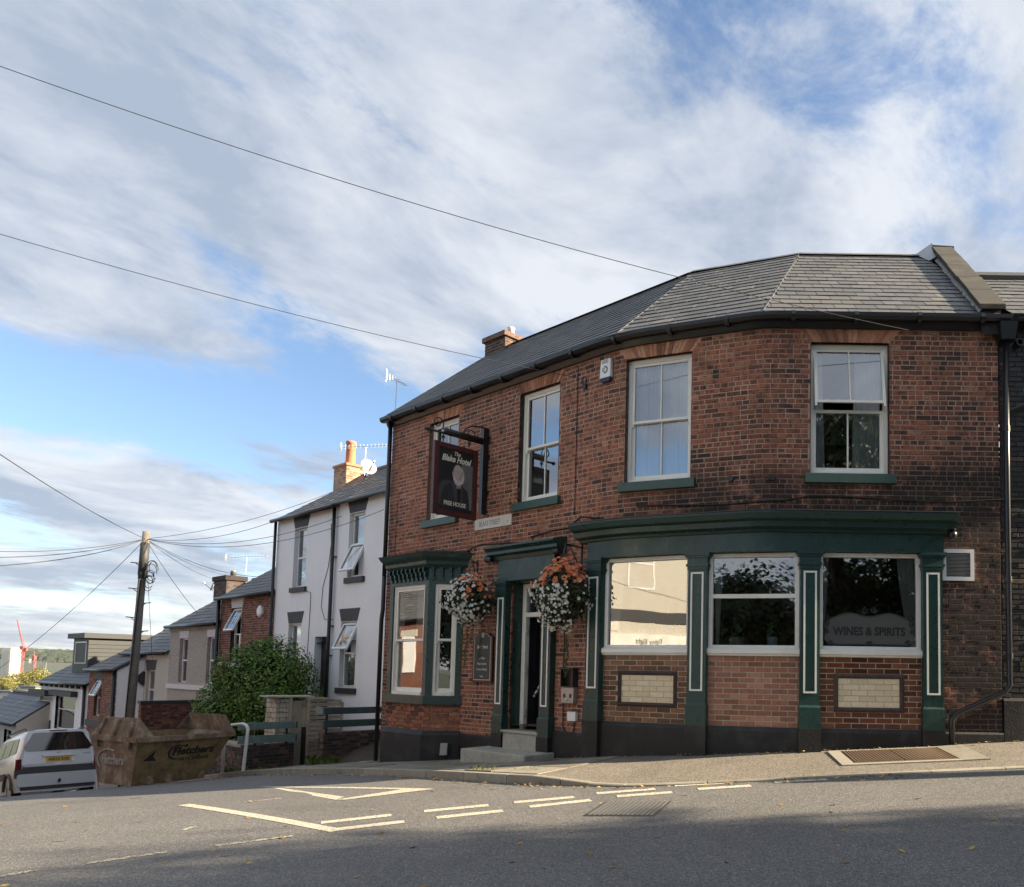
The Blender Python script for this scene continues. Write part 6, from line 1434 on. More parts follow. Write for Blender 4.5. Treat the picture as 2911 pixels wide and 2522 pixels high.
# ------------------------------------------------------------------ front gardens
HP = HC-90
def brick_block(F, a0, a1, z0, z1, th, parent, mat='brick_dark', cap=None, ns=120, seed=1, left=True):
    core = MB().box(F, a0+.012, a1, -th, -.012, z0, z1).build('core', 'mortar_dark', parent)
    brickwork(F, a0, a1, z0, z1, [], core, mat, ns, seed=seed, bond='garden', jit=.006)
    if left:
        F2 = F.off(a0, -th, 90); brickwork(F2, 0, th, z0, z1, [], core, mat, 40, seed=seed+1, bond='stretcher', jit=.005)
    if cap: MB().box(F, a0-.03, a1, -th-.03, .03, z1, z1+cap[1]).build('coping', cap[0], parent, bevel=.01)
    return core
def build_gardens():
    # wall beside the pub, with two green boards
    F = Frame((-8.48, 18.3), HP); zt = F.px('ga', 1500, 775)[1]; a0 = F.px('ga', 1200, 800)[0]
    t = thing('garden_wall', 'low dark brick garden wall with two dark green boards beside the pub', 'garden wall', F.p(.6, 0, -2.4)); brick_block(F, a0, a0+2.2, -3.0, zt, .26, t, ns=150, seed=101)
    for (y0, y1, mt) in ((478, 558, 'board_green_dark'), (630, 715, 'board_green_dark')):
        z1, z0 = F.px('ga', 1500, y0)[1], F.px('ga', 1500, y1)[1]; MB().box(F, a0, a0+2.2, -.02, .03, z0, z1).build('board', mt, t, bevel=.006)
    z1, z0 = F.px('ga', 1205, 475)[1], F.px('ga', 1205, 565)[1]; F2 = F.off(a0, -.30, 90); MB().box(F2, 0, .32, -.0, .04, z0, z1).build('end_board', 'board_green', t, bevel=.006)
    for q in (.06, 1.35): MB().box(F, a0+q, a0+q+.05, -.06, -.02, zt-.1, F.px('ga', 1500, 480)[1]).build('post', 'paint_black', t)
    # wall beyond the gate with pale boards
    F = Frame((-10.35, 17.75), HP); a0 = F.px('ga', 205, 1100)[0]; a1 = F.px('ga', 838, 1100)[0]; zt = F.px('ga', 600, 925)[1]
    t = thing('garden_wall', 'low brick garden wall with two weathered pale green boards by the gate', 'garden wall', F.p(.6, 0, -2.6)); brick_block(F, a0, a1, -3.4, zt, .26, t, ns=150, seed=111)
    for (y0, y1, e) in ((660, 745, 0), (818, 908, .22)):
        z1, z0 = F.px('ga', 500, y0)[1], F.px('ga', 500, y1)[1]; MB().box(F, a0-.12, a1+e*.0, .0, .05, z0, z1).build('board', 'board_green', t, bevel=.006)
        F2 = F.off(a1, .04, -90); MB().box(F2, .0, .28+e, .0, .04, z0, z1).build('end_board', 'board_green_dark', t)
    for q in (.25, .95): MB().box(F, a0+q, a0+q+.045, -.05, -.005, zt-.1, F.px('ga', 500, 700)[1]).build('post', 'paint_black', t)
    MB().tube([F.p(a1+.28, -.15, -3.2), F.p(a1+.28, -.15, F.px('ga', 940, 720, -.15)[1])], .055, 10).build('gate_post', 'iron_black', t)
    # street-side wall running down behind the skip
    Fs = F.off(a0, -.02, 90); t = thing('garden_wall', 'low dark brick wall with stone coping behind the yellow skip', 'garden wall', Fs.p(-1.5, -.2, -3.2)); brick_block(Fs, -5.5, -.02, -4.6, zt-.05, .25, t, ns=80, seed=121, left=False, cap=('stone_grey', .07))
    # pale stone bin store, corrugated sheet, slatted gate
    F = Frame((-9.88, 19.2), HP); ac = F.px('ga', 610, 700)[0]; a1 = F.px('ga', 780, 700)[0]; zt = F.px('ga', 650, 375)[1]; z0 = zt-1.9
    t = thing('bin_store', 'pale stone and corrugated sheet bin store under a thin board roof', 'shed', F.p(ac, 0, z0))
    c = MB().box(F, ac+.012, a1, -.6, -.012, z0, zt).build('stone_pier', 'mortar_dark', t); brickwork(F, ac, a1, z0, zt, [], c, 'stone_pale', 60, course=.12, L=.30, jn=.014, bond='stretcher', seed=131, jit=.012, name='stone')
    F2 = F.off(ac, -.55, 90); aL = 0; brickwork(F2, 0, .55, z0, zt, [], c, 'stone_pale', 60, course=.12, L=.30, jn=.014, bond='stretcher', seed=132, jit=.012, name='stone')
    a2 = F.px('ga', 965, 700)[0]; V = []; n = 40
    zc = F.px('ga', 880, 400)[1]
    for z in (z0, zc):
        for k in range(n+1): V.append(F.p(a1+.06+(a2-a1-.1)*k/n, -.02+.018*sin(k*2*pi/5), z))
    MB().add(V, [(k, k+1, n+2+k, n+1+k) for k in range(n)]).build('corrugated_sheet', 'wood_grey', t, smooth=True)
    MB().box(F, a1-.02, a1+.05, -.06, .03, z0, zt+.02).build('post', 'wood_weathered', t); MB().box(F, a2-.06, a2+.03, -.07, .03, z0, zt-.03).build('post', 'wood_weathered', t)
    a9 = F.px('ga', 500, 335)[0]; z9 = F.px('ga', 650, 335)[1]; aE = F.px('ga', 1085, 345)[0]
    MB().hexa([F.p(a9,.06,z9-.04),F.p(aE,.06,z9-.05),F.p(aE,-.35,z9-.035),F.p(a9,-.35,z9-.025),F.p(a9,.06,z9-.012),F.p(aE,.06,z9-.022),F.p(aE,-.35,z9-.007),F.p(a9,-.35,z9+.003)]).build('roof_board', 'wood_grey', t)
    for q in (.1, .6): MB().box(F, ac+q*.6, ac+q*.6+.05, -.1, -.04, zt, z9-.03).build('roof_strut', 'wood_weathered', t)
    g0, g1 = F.px('ga', 995, 700, .06)[0], F.px('ga', 1440, 600, .06)[0]
    t = thing('slatted_gate', 'weathered wooden slatted fence panel with a bowed top behind the boards', 'fence panel', F.p((g0+g1)/2, .06, z0)); zA = F.px('ga', 1000, 365, .06)[1]; zB = F.px('ga', 1430, 415, .06)[1]; zb = F.px('ga', 1005, 1075, .06)[1]
    top = lambda f: zA+(zB-zA)*f+.10*sin(pi*f)*.7
    for a, f in ((g0, 0), (g1-.055, 1)): MB().box(F, a, a+.055, .04, .09, zb, top(f)).build('stile', 'wood_weathered', t)
    n = 14; m = MB()
    V = []; 
    for k in range(n+1):
        f = k/n; a = g0+(g1-g0)*f; V += [F.p(a,.035,top(f)-.05), F.p(a,.095,top(f)-.05), F.p(a,.095,top(f)), F.p(a,.035,top(f))]
    m.add(V, [(4*k+i, 4*k+4+i, 4*k+4+(i+1) % 4, 4*k+(i+1) % 4) for k in range(n) for i in range(4)]); m.build('top_rail', 'wood_weathered', t)
    ns = 12; hh = (zB-zb)/ns
    for k in range(ns+1):
        z = zb+hh*k+.02; MB().hexa([F.p(g0+.055,.055,z),F.p(g1-.055,.055,z),F.p(g1-.055,.035,z+.0),F.p(g0+.055,.035,z+.0),F.p(g0+.055,.075,z+hh*.80),F.p(g1-.055,.075,z+hh*.80-(.0 if k < ns else .04)),F.p(g1-.055,.06,z+hh*.80-(.0 if k < ns else .04)),F.p(g0+.055,.06,z+hh*.80)]).build('slat', 'wood_weathered', t)
    # tall cross wall behind the skip
    F = Frame((-17.0, 25.2), HP); a0 = F.px('z1', 1030, 900)[0]; zt = F.px('z1', 1200, 775)[1]
    t = thing('brick_wall', 'tall rough brick wall with dark coping between the skip and the cottages', 'wall', F.p(1, 0, -5)); brick_block(F, a0, a0+3.6, -5.2, zt, .24, t, mat='brick_cottage', ns=300, seed=141, cap=('lintel_black', .09))
    # stone step by the pub corner
    o = MB().hexa([FC.p(-8.6,.15,-2.5),FC.p(-7.05,.15,-2.3),FC.p(-7.05,-.9,-2.2),FC.p(-8.6,-.9,-2.4),FC.p(-8.5,.15,-2.13),FC.p(-7.05,.15,-1.93),FC.p(-7.05,-.9,-1.9),FC.p(-8.5,-.9,-2.1)]).build('stone_slab', 'stone_step', None, bevel=.02); tag(o, 'tilted stone slab in the passage beside the pub', 'stone slab')
    # earth of the raised gardens
    m = MB(); P = [FC.p(-7.0,.05,-2.2),FC.p(-12.2,.3,-2.9),FC.p(-18,.4,-4.2),FC.p(-18,-1.9,-2.6),FC.p(-12.2,-1.9,-1.75),FC.p(-6.9,-1.9,-1.65)]
    m.add(P, [(0,1,4,5),(1,2,3,4)]); o = m.build('garden_earth', 'soil', None, recalc=False); tag(o, 'earth of the small front gardens', 'soil', kind='structure')
build_gardens()
def leaf_mass(name, mat, parent, blobs, n, size, seed, shell=.6, up=.5, rough=.25, fs=1.6):
    rnd = random.Random(seed); m = MB(); tot = sum(b[3]*b[4]*b[5] for b in blobs); 
    for (x, y, z, rx, ry, rz) in blobs:
        for _ in range(int(n*rx*ry*rz/tot)):
            while True:
                v = Vector((rnd.uniform(-1,1), rnd.uniform(-1,1), rnd.uniform(-1,1)))
                if .02 < v.length < 1: break
            l = v.length; v = v/l; r = shell+(1-shell)*rnd.random()
            k = 1+rough*noise.noise(Vector((x, y, z))+v*fs)+.5*rough*noise.noise(v*fs*3.1+Vector((9, 1, 2)))
            p = Vector((x+v.x*rx*r*k, y+v.y*ry*r*k, z+v.z*rz*r*k)); nn = v+Vector((rnd.uniform(-.8,.8), rnd.uniform(-.8,.8), rnd.uniform(-.4,.8)+up*.4))
            leaf_quad(m, p, nn, size*rnd.uniform(.6, 1.3), rnd, .62)
    return m.build(name, mat, parent, recalc=False)
def build_bush():
    d = ray(735, 1950); Y = 21.0; c = Vector((d[0]/d[1]*Y, Y, d[2]/d[1]*Y))
    t = thing('bush', 'large rounded dark green shrub in front of the white house', 'bush', (c.x, c.y, -3))
    blobs = [(c.x+.20, c.y, c.z+.05, 1.36, .95, 1.26), (c.x-.58, c.y-.1, c.z-.65, 1.0, .85, .95), (c.x+.38, c.y-.1, c.z-.6, 1.1, .9, 1.0), (c.x-1.05, c.y+.1, c.z-1.0, .6, .6, .6), (c.x+.15, c.y, c.z+.75, .55, .5, .55), (c.x+.85, c.y, c.z+.25, .5, .5, .5), (c.x-.5, c.y, c.z+.2, .55, .5, .5)]
    leaf_mass('foliage', 'leaf_shrub', t, blobs, 24000, .075, 5, shell=.78, rough=.18)
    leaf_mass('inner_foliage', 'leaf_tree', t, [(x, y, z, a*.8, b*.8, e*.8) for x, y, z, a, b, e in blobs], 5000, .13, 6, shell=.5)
    m = MB(); rnd = random.Random(2); tw = MB()
    for _ in range(130):      # young shoots standing out of the mass
        b = blobs[rnd.randrange(len(blobs))]; v = Vector((rnd.uniform(-1,1), rnd.uniform(-1,.4), rnd.uniform(-.1,1))).normalized(); p = Vector((b[0]+v.x*b[3]*.92, b[1]+v.y*b[4]*.92, b[2]+v.z*b[5]*.92)); q = p+(v+Vector((0,0,.7))).normalized()*rnd.uniform(.08, .2); tw.tube([p, q], .006, 4)
        for j in range(9): leaf_quad(m, p.lerp(q, .25+.8*j/9)+Vector((rnd.uniform(-.03,.03), rnd.uniform(-.03,.03), 0)), Vector((rnd.uniform(-1,1), rnd.uniform(-1,.2), rnd.uniform(0,1))), rnd.uniform(.05,.085), rnd, .5)
    m.build('shoots', 'leaf_shrub', t, recalc=False); tw.build('twigs', 'bark', t); m = MB()
    for k in range(7):
        a = rnd.uniform(0, 6.28); p = Vector((c.x+.1, c.y, -2.6)); m.tube([p, p.lerp(c, .6)+Vector((.3*cos(a), .3*sin(a), 0)), c+Vector((.75*cos(a), .75*sin(a), .4))], [.05, .035, .01], 6)
    m.build('stems', 'bark', t)
build_bush()
# ------------------------------------------------------------------ skip
def build_skip():
    al = radians(65); L = Vector((cos(al), sin(al), 0)); E = Vector((-sin(al), cos(al), 0)); d = ray(372, 2236); Y = 14.0; o = Vector((d[0]/d[1]*Y, Y, d[2]/d[1]*Y))
    t = thing('skip', 'battered yellow and grey builders skip lettered in black at the kerb', 'skip', o)
    P = lambda l, e, z: o+L*l+E*e+Vector((0, 0, z))
    zt = .86
    B = [(0.0, 0.0), (1.30, 0.0), (1.30, .98), (0.0, .98)]; T = [(-.06, -.22), (1.72, -.22), (1.74, 1.14), (-.06, 1.14)]
    def wall(i, j, name, mat, th=.02):
        b0, b1, t0, t1 = B[i], B[j], T[i], T[j]; m = MB(); cx, cy = .72, .62
        inn = lambda p: (p[0]+(cx-p[0])*.035, p[1]+(cy-p[1])*.035)
        V = [P(*b0, 0), P(*b1, 0), P(*t1, zt), P(*t0, zt), P(*inn(b0), .01), P(*inn(b1), .01), P(*inn(t1), zt), P(*inn(t0), zt)]
        m.add(V, [(0,1,2,3),(7,6,5,4),(3,2,6,7),(0,4,5,1),(0,3,7,4),(1,5,6,2)]); return m.build(name, mat, t)
    side = wall(0, 1, 'long_side', 'skip_yellow'); wall(2, 3, 'long_side', 'skip_yellow'); endL = wall(3, 0, 'end_panel', 'skip_grey'); endR = wall(1, 2, 'end_panel', 'skip_grey')
    MB().hexa([P(*p, .0) for p in B]+[P(*p, .03) for p in B]).build('floor', 'skip_grey', t)
    # rim
    m = MB()
    for i in range(4):
        a, b = P(*T[i], zt), P(*T[(i+1) % 4], zt); dd = (b-a).normalized(); n = Vector((dd.y, -dd.x, 0)); m.hexa([a-n*.02+Vector((0,0,-.09)),b-n*.02+Vector((0,0,-.09)),b+n*.035+Vector((0,0,-.09)),a+n*.035+Vector((0,0,-.09)),a-n*.02,b-n*.02,b+n*.035,a+n*.035])
    m.build('rim', 'skip_grey', t)
    # raised ends leaning inwards
    for (l0, l1, nm) in ((T[0][0], T[0][0]+.10, 'L'), (T[1][0], T[1][0]-.10, 'R')):
        z1 = zt+.32; m = MB(); e0, e1 = T[0][1], T[2][1]
        V = [P(l0, e0, zt), P(l0, e1, zt), P(l1, e1-.17, z1), P(l1, e0+.17, z1)]; s = .025*(1 if nm == 'L' else -1)
        m.add(V+[v+L*s for v in V], [(0,1,2,3),(7,6,5,4),(0,4,5,1),(1,5,6,2),(2,6,7,3),(3,7,4,0)]); m.build('raised_end', 'skip_grey', t)
        # cheek plates from rim to raised end
        sg = 1 if nm == 'L' else -1
        for e, e2 in ((e0, e0+.17), (e1, e1-.17)):
            V = [P(l0, e, zt), P(l0+sg*.26, e+(.0), zt), P(l1, e2, z1)]
            MB().add(V+[v+Vector((0,0,.015)) for v in V], [(0,1,2),(3,5,4),(0,3,4,1),(1,4,5,2),(2,5,3,0)]).build('cheek_plate', 'skip_grey', t)
    # ribs on the left end
    m = MB(); f = lambda e, z: P(B[0][0]+(T[0][0]-B[0][0])*z/zt-.0, e, z)
    for z in (.80,):
        m.hexa([f(-.2,z-.035)-L*.04,f(1.13,z-.035)-L*.04,f(1.13,z-.035),f(-.2,z-.035),f(-.2,z+.035)-L*.04,f(1.13,z+.035)-L*.04,f(1.13,z+.035),f(-.2,z+.035)])
    m.build('end_rib', 'skip_grey', t)
    for e in (.0, .46, .92):
        q0, q1 = P(T[0][0]-.01, e, zt-.02), P(T[0][0]+.09, e+(.46-e)*.1, zt+.30); MB().tube([q0-L*.02, q1-L*.02], .03, 6).build('end_stiffener', 'skip_grey', t)
    for e in (.0, .92): MB().boxc(f(e, .72)-L*.05, (.1, .1, .12)).build('lifting_lug', 'skip_grey', t)
    # feet along the front
    for l in (.28, .62, .92, 1.22): MB().hexa([P(l-.05,-.07,.02),P(l+.05,-.07,.02),P(l+.05,.0,.02),P(l-.05,.0,.02),P(l-.05,-.07,.15),P(l+.05,-.07,.15),P(l+.05,.0,.15),P(l-.05,.0,.15)]).build('foot_lug', 'skip_grey', t)
    # lettering on the long side and the end
    def mat_on(c0, ex, up): 
        ex = ex.normalized(); en = ex.cross(up).normalized(); ey = en.cross(ex)
        return lambda q: Matrix(((ex.x, ey.x, en.x, q.x), (ex.y, ey.y, en.y, q.y), (ex.z, ey.z, en.z, q.z), (0, 0, 0, 1)))
    up = (P(0, -.22, zt)-P(0, 0, 0)).normalized(); mk = mat_on(o, L, up); en = L.cross(up).normalized()
    S = lambda l, z: P(l, -.22*z/zt, z)+en*.004
    text('Fletchers', mk(S(.98, .50)), 0, 0, 0, .20, 'letter_black', side, shear=.15, sx=1.05, bold=.006, ext=.002)
    text('0114 2445605', mk(S(1.03, .385)), 0, 0, 0, .085, 'letter_black', side, sx=1.1, bold=.001, ext=.002); text('recycling', mk(S(1.02, .45)), 0, 0, 0, .05, 'letter_black', side, sx=1.2, ext=.002)
    m = MB(); m.tube([S(.70+.17*cos(radians(a)), .545+.125*sin(radians(a))) for a in range(50, 300, 10)], [.004+.012*sin(pi*k/24) for k in range(25)], 6); m.build('logo_swoosh', 'letter_black', side)
    m = MB(); m.add([S(.78,.66),S(.86,.69),S(.85,.62)], [(0,1,2)]); m.build('logo_arrow', 'letter_black', side, recalc=False)
    m = MB(); m.add([S(.10,.43),S(.30,.62),S(.27,.50),S(.34,.42)], [(0,1,2,3)]); m.build('worn_mark', 'letter_black', side, recalc=False)
    mk2 = mat_on(o, -E, Vector((0,0,1))); q = f(.52, .36)-L*.012
    text('Fletchers', mk2(q), 0, 0, 0, .24, 'concrete', endL, shear=.1, sx=.72, bold=.003, ext=.002); m = MB(); m.tube([f(.62+.33*cos(radians(a)), .42+.2*sin(radians(a)))-L*.012 for a in range(-40, 130, 10)], .012, 5); m.build('logo_swoosh', 'concrete', endL)
    # rubble inside
    rnd = random.Random(4); m = MB()
    for _ in range(40):
        c = P(rnd.uniform(.1,1.4), rnd.uniform(.1,.9), rnd.uniform(.55,.72)); s = rnd.uniform(.06,.16); m.boxc(c, (s, s*.8, s*.6))
    m.build('rubble', 'concrete', t, kind='stuff'); MB().hexa([P(*p, .03) for p in [(.05,.05),(1.25,.05),(1.25,.93),(.05,.93)]]+[P(*p, .6) for p in [(.0,-.1),(1.5,-.1),(1.5,1.03),(.0,1.03)]]).build('rubble_heap', 'soil', t)
build_skip()
# ------------------------------------------------------------------ parked van, seen from behind
def build_van():
    fw = Vector((BD[0], BD[1], -.16)).normalized(); d = ray(166, 2066); Y = 20.3; rc = Vector((d[0]/d[1]*Y, Y, d[2]/d[1]*Y))
    rt = Vector((fw.y, -fw.x, 0)).normalized(); up = rt.cross(fw).normalized(); H = 1.80; o = rc-up*(H+.03)+rt*.02
    t = thing('van', 'silver estate van parked down the hill with yellow rear number plate', 'van', o)
    P = lambda x, y, z: o+rt*x+fw*y+up*z
    half = [(0, 1.80), (.40, 1.79), (.58, 1.755), (.66, 1.68), (.705, 1.52), (.78, 1.20), (.835, 1.05), (.86, .90), (.86, .70), (.85, .50), (.80, .26), (0, .24)]
    secs = []
    for (y, sx, dz) in ((.0, .955, -.03), (.05, .985, -.005), (.18, 1, 0), (1.2, 1, .02), (2.3, 1, .0), (2.7, .99, -.16), (3.15, .97, -.62), (3.9, .93, -.80), (4.08, .86, -.95)):
        ring_ = []
        for (x, z) in half:
            zz_ = z
            if z > .95: zz_ = .95+(z-.95)*max(.05, (1.8-.95+dz)/.85)
            if y > 2.9: zz_ = min(z, 1.80+dz) if z > .95 else z
            yy = y+(.14*max(0, z-1.05) if y < .3 else 0)
            ring_.append((x*sx, yy, zz_))
        full = ring_+[(-x, y_, z_) for (x, y_, z_) in ring_[-2:0:-1]]; secs.append(full)
    m = MB(); n = len(secs[0])
    m.add([P(*q) for s_ in secs for q in s_], [(i*n+k, i*n+(k+1) % n, (i+1)*n+(k+1) % n, (i+1)*n+k) for i in range(len(secs)-1) for k in range(n)]+[tuple(range(n))[::-1], tuple((len(secs)-1)*n+k for k in range(n))])
    body = m.build('body', 'car_silver', t); body.data.polygons.foreach_set('use_smooth', [True]*len(body.data.polygons)); 
    md = body.modifiers.new('edge', 'EDGE_SPLIT'); md.split_angle = radians(38)
    R = lambda x, z, e=.0: P(x, .14*max(0, z-1.05)-e, z)
    def panel(pts, name, mat, e, parent, th=.012):
        V = [R(x, z, e) for x, z in pts]; W_ = [R(x, z, e-th) for x, z in pts]; k = len(pts); return MB().add(V+W_, [tuple(range(k)), tuple(range(k, 2*k))[::-1]]+[(i, (i+1) % k, k+(i+1) % k, k+i) for i in range(k)]).build(name, mat, parent)
    def rrect(x0, x1, z0, z1, r, xt0=None, xt1=None):
        xt0 = x0 if xt0 is None else xt0; xt1 = x1 if xt1 is None else xt1; C = [(x0, z0, 180), (x1, z0, 270), (xt1, z1, 0), (xt0, z1, 90)]; out = []
        for i, (x, z, a) in enumerate(C):
            cx = x+r if i in (0, 3) else x-r; cz = z+r if i < 2 else z-r
            for k in range(6): an = radians(a+90*k/5); out.append((cx+r*cos(an), cz+r*sin(an)))
        return out
    tg = panel(rrect(-.74, .74, .86, 1.76, .10, -.62, .62), 'tailgate', 'car_silver', .008, t)
    panel(rrect(-.685, .685, 1.25, 1.70, .10, -.55, .55), 'rear_window', 'glass_car', .016, t)
    panel(rrect(-.18, .18, 1.735, 1.76, .01), 'brake_lamp', 'lamp_red', .02, tg)
    panel(rrect(-.33, .33, 1.095, 1.165, .03), 'grip_bar', 'car_silver', .05, tg, .05); panel(rrect(-.33, .33, .945, 1.10, .03), 'plate_recess', 'plastic_white', .014, tg)
    pl = panel(rrect(-.26, .26, .965, 1.075, .006), 'number_plate', 'plate_yellow', .022, t)
    ex = rt; ey = up; en = ex.cross(ey)
    def mt(x, z, e): q = R(x, z, e); return Matrix(((ex.x, ey.x, en.x, q.x), (ex.y, ey.y, en.y, q.y), (ex.z, ey.z, en.z, q.z), (0, 0, 0, 1)))
    text('WK53 ZGE', mt(0, .985, .0235), 0, 0, 0, .098, 'letter_black', pl, sx=.88, bold=.002, ext=.001); text('PARTNER', mt(.60, 1.13, .012), 0, 0, 0, .035, 'metal_dark', tg, sx=1.2, ext=.001)
    panel(rrect(-.085, .085, .885, .925, .015), 'release_handle', 'plastic_white', .022, tg)
    m = MB(); m.lathe(R(0, 1.205, .012), [(.03,0),(.03,.01),(.01,.014)], 12, axis=en); m.build('badge', 'metal_bright', tg)
    panel(rrect(-.72, .72, .66, .86, .03), 'bumper_strip', 'car_plastic', .03, t, .04); panel(rrect(-.82, .82, .38, .69, .06), 'bumper', 'car_silver', .06, t, .10)
    for sg in (-1, 1):
        pts = [(sg*.735, .80), (sg*.855, .80), (sg*.835, 1.06), (sg*.735, 1.06)]; panel(pts if sg > 0 else pts[::-1], 'tail_lamp', 'lamp_red', .02, t, .06)
        pts = [(sg*.70, .60), (sg*.86, .60), (sg*.86, .80), (sg*.70, .80)]; panel(pts if sg > 0 else pts[::-1], 'bumper_corner', 'car_plastic', .035, t, .1)
    m = MB(); m.tube([R(0,.48,.06), R(0,.46,.14), R(0,.52,.16)], .025, 8); m.build('tow_ball', 'iron_black', t); panel(rrect(-.75, .75, .30, .38, .02), 'valance', 'car_plastic', .03, t)
    # side windows, rail, mirror, wheels
    for sg in (-1, 1):
        def sidep(pts, name, mat, e=.012):
            V = []
            for (y, z) in pts:
                x = .705+(.78-.705)*(1.52-z)/.32 if z < 1.52 else .66+(.705-.66)*(1.68-z)/.16
                V.append(P(sg*(x+e), y, z))
            MB().add(V, [tuple(range(len(V)))]).build(name, mat, t, recalc=False)
        sidep([(.35,1.24),(.95,1.22),(.95,1.62),(.45,1.60)], 'side_window', 'glass_car'); sidep([(1.02,1.22),(1.75,1.20),(1.70,1.64),(1.02,1.63)], 'side_window', 'glass_car'); sidep([(1.82,1.20),(2.75,1.18),(2.35,1.62),(1.80,1.64)], 'side_window', 'glass_car')
        m = MB(); m.hexa([P(sg*.855,.95,.62),P(sg*.855,2.9,.62),P(sg*.885,2.9,.62),P(sg*.885,.95,.62),P(sg*.855,.95,.78),P(sg*.855,2.9,.78),P(sg*.885,2.9,.78),P(sg*.885,.95,.78)]); m.build('rub_strip', 'car_plastic', t)
        for y in (.62, 3.3):
            w = MB(); c = P(sg*.74, y, .31); w.lathe(c-rt*.09, [(.18,0),(.295,.0),(.31,.03),(.31,.15),(.295,.18),(.18,.18)], 28, axis=rt); wo = w.build('wheel', 'tyre', t, smooth=True)
            MB().lathe(c+rt*(.085*sg), [(.19,-.01),(.19,.01),(.06,.02)], 20, axis=rt*sg).build('rim', 'metal_grey', wo)
            m = MB(); m.tube([P(sg*.875, y+.40*cos(a), .33+.40*sin(a)) for a in [pi*k/14 for k in range(15)]], .035, 6); m.build('wheel_arch', 'car_plastic', t)
        m = MB(); m.boxc(P(sg*1.0, 2.55, 1.22), (.1, .18, .2)); m.tube([P(sg*.85,2.6,1.15), P(sg*.98,2.55,1.2)], .03, 6); m.build('wing_mirror', 'car_plastic', t)
        MB().tube([P(sg*.60,.3,1.80),P(sg*.60,.4,1.84),P(sg*.60,2.1,1.85),P(sg*.60,2.2,1.80)], .018, 6).build('roof_rail', 'car_plastic', t)
build_van()
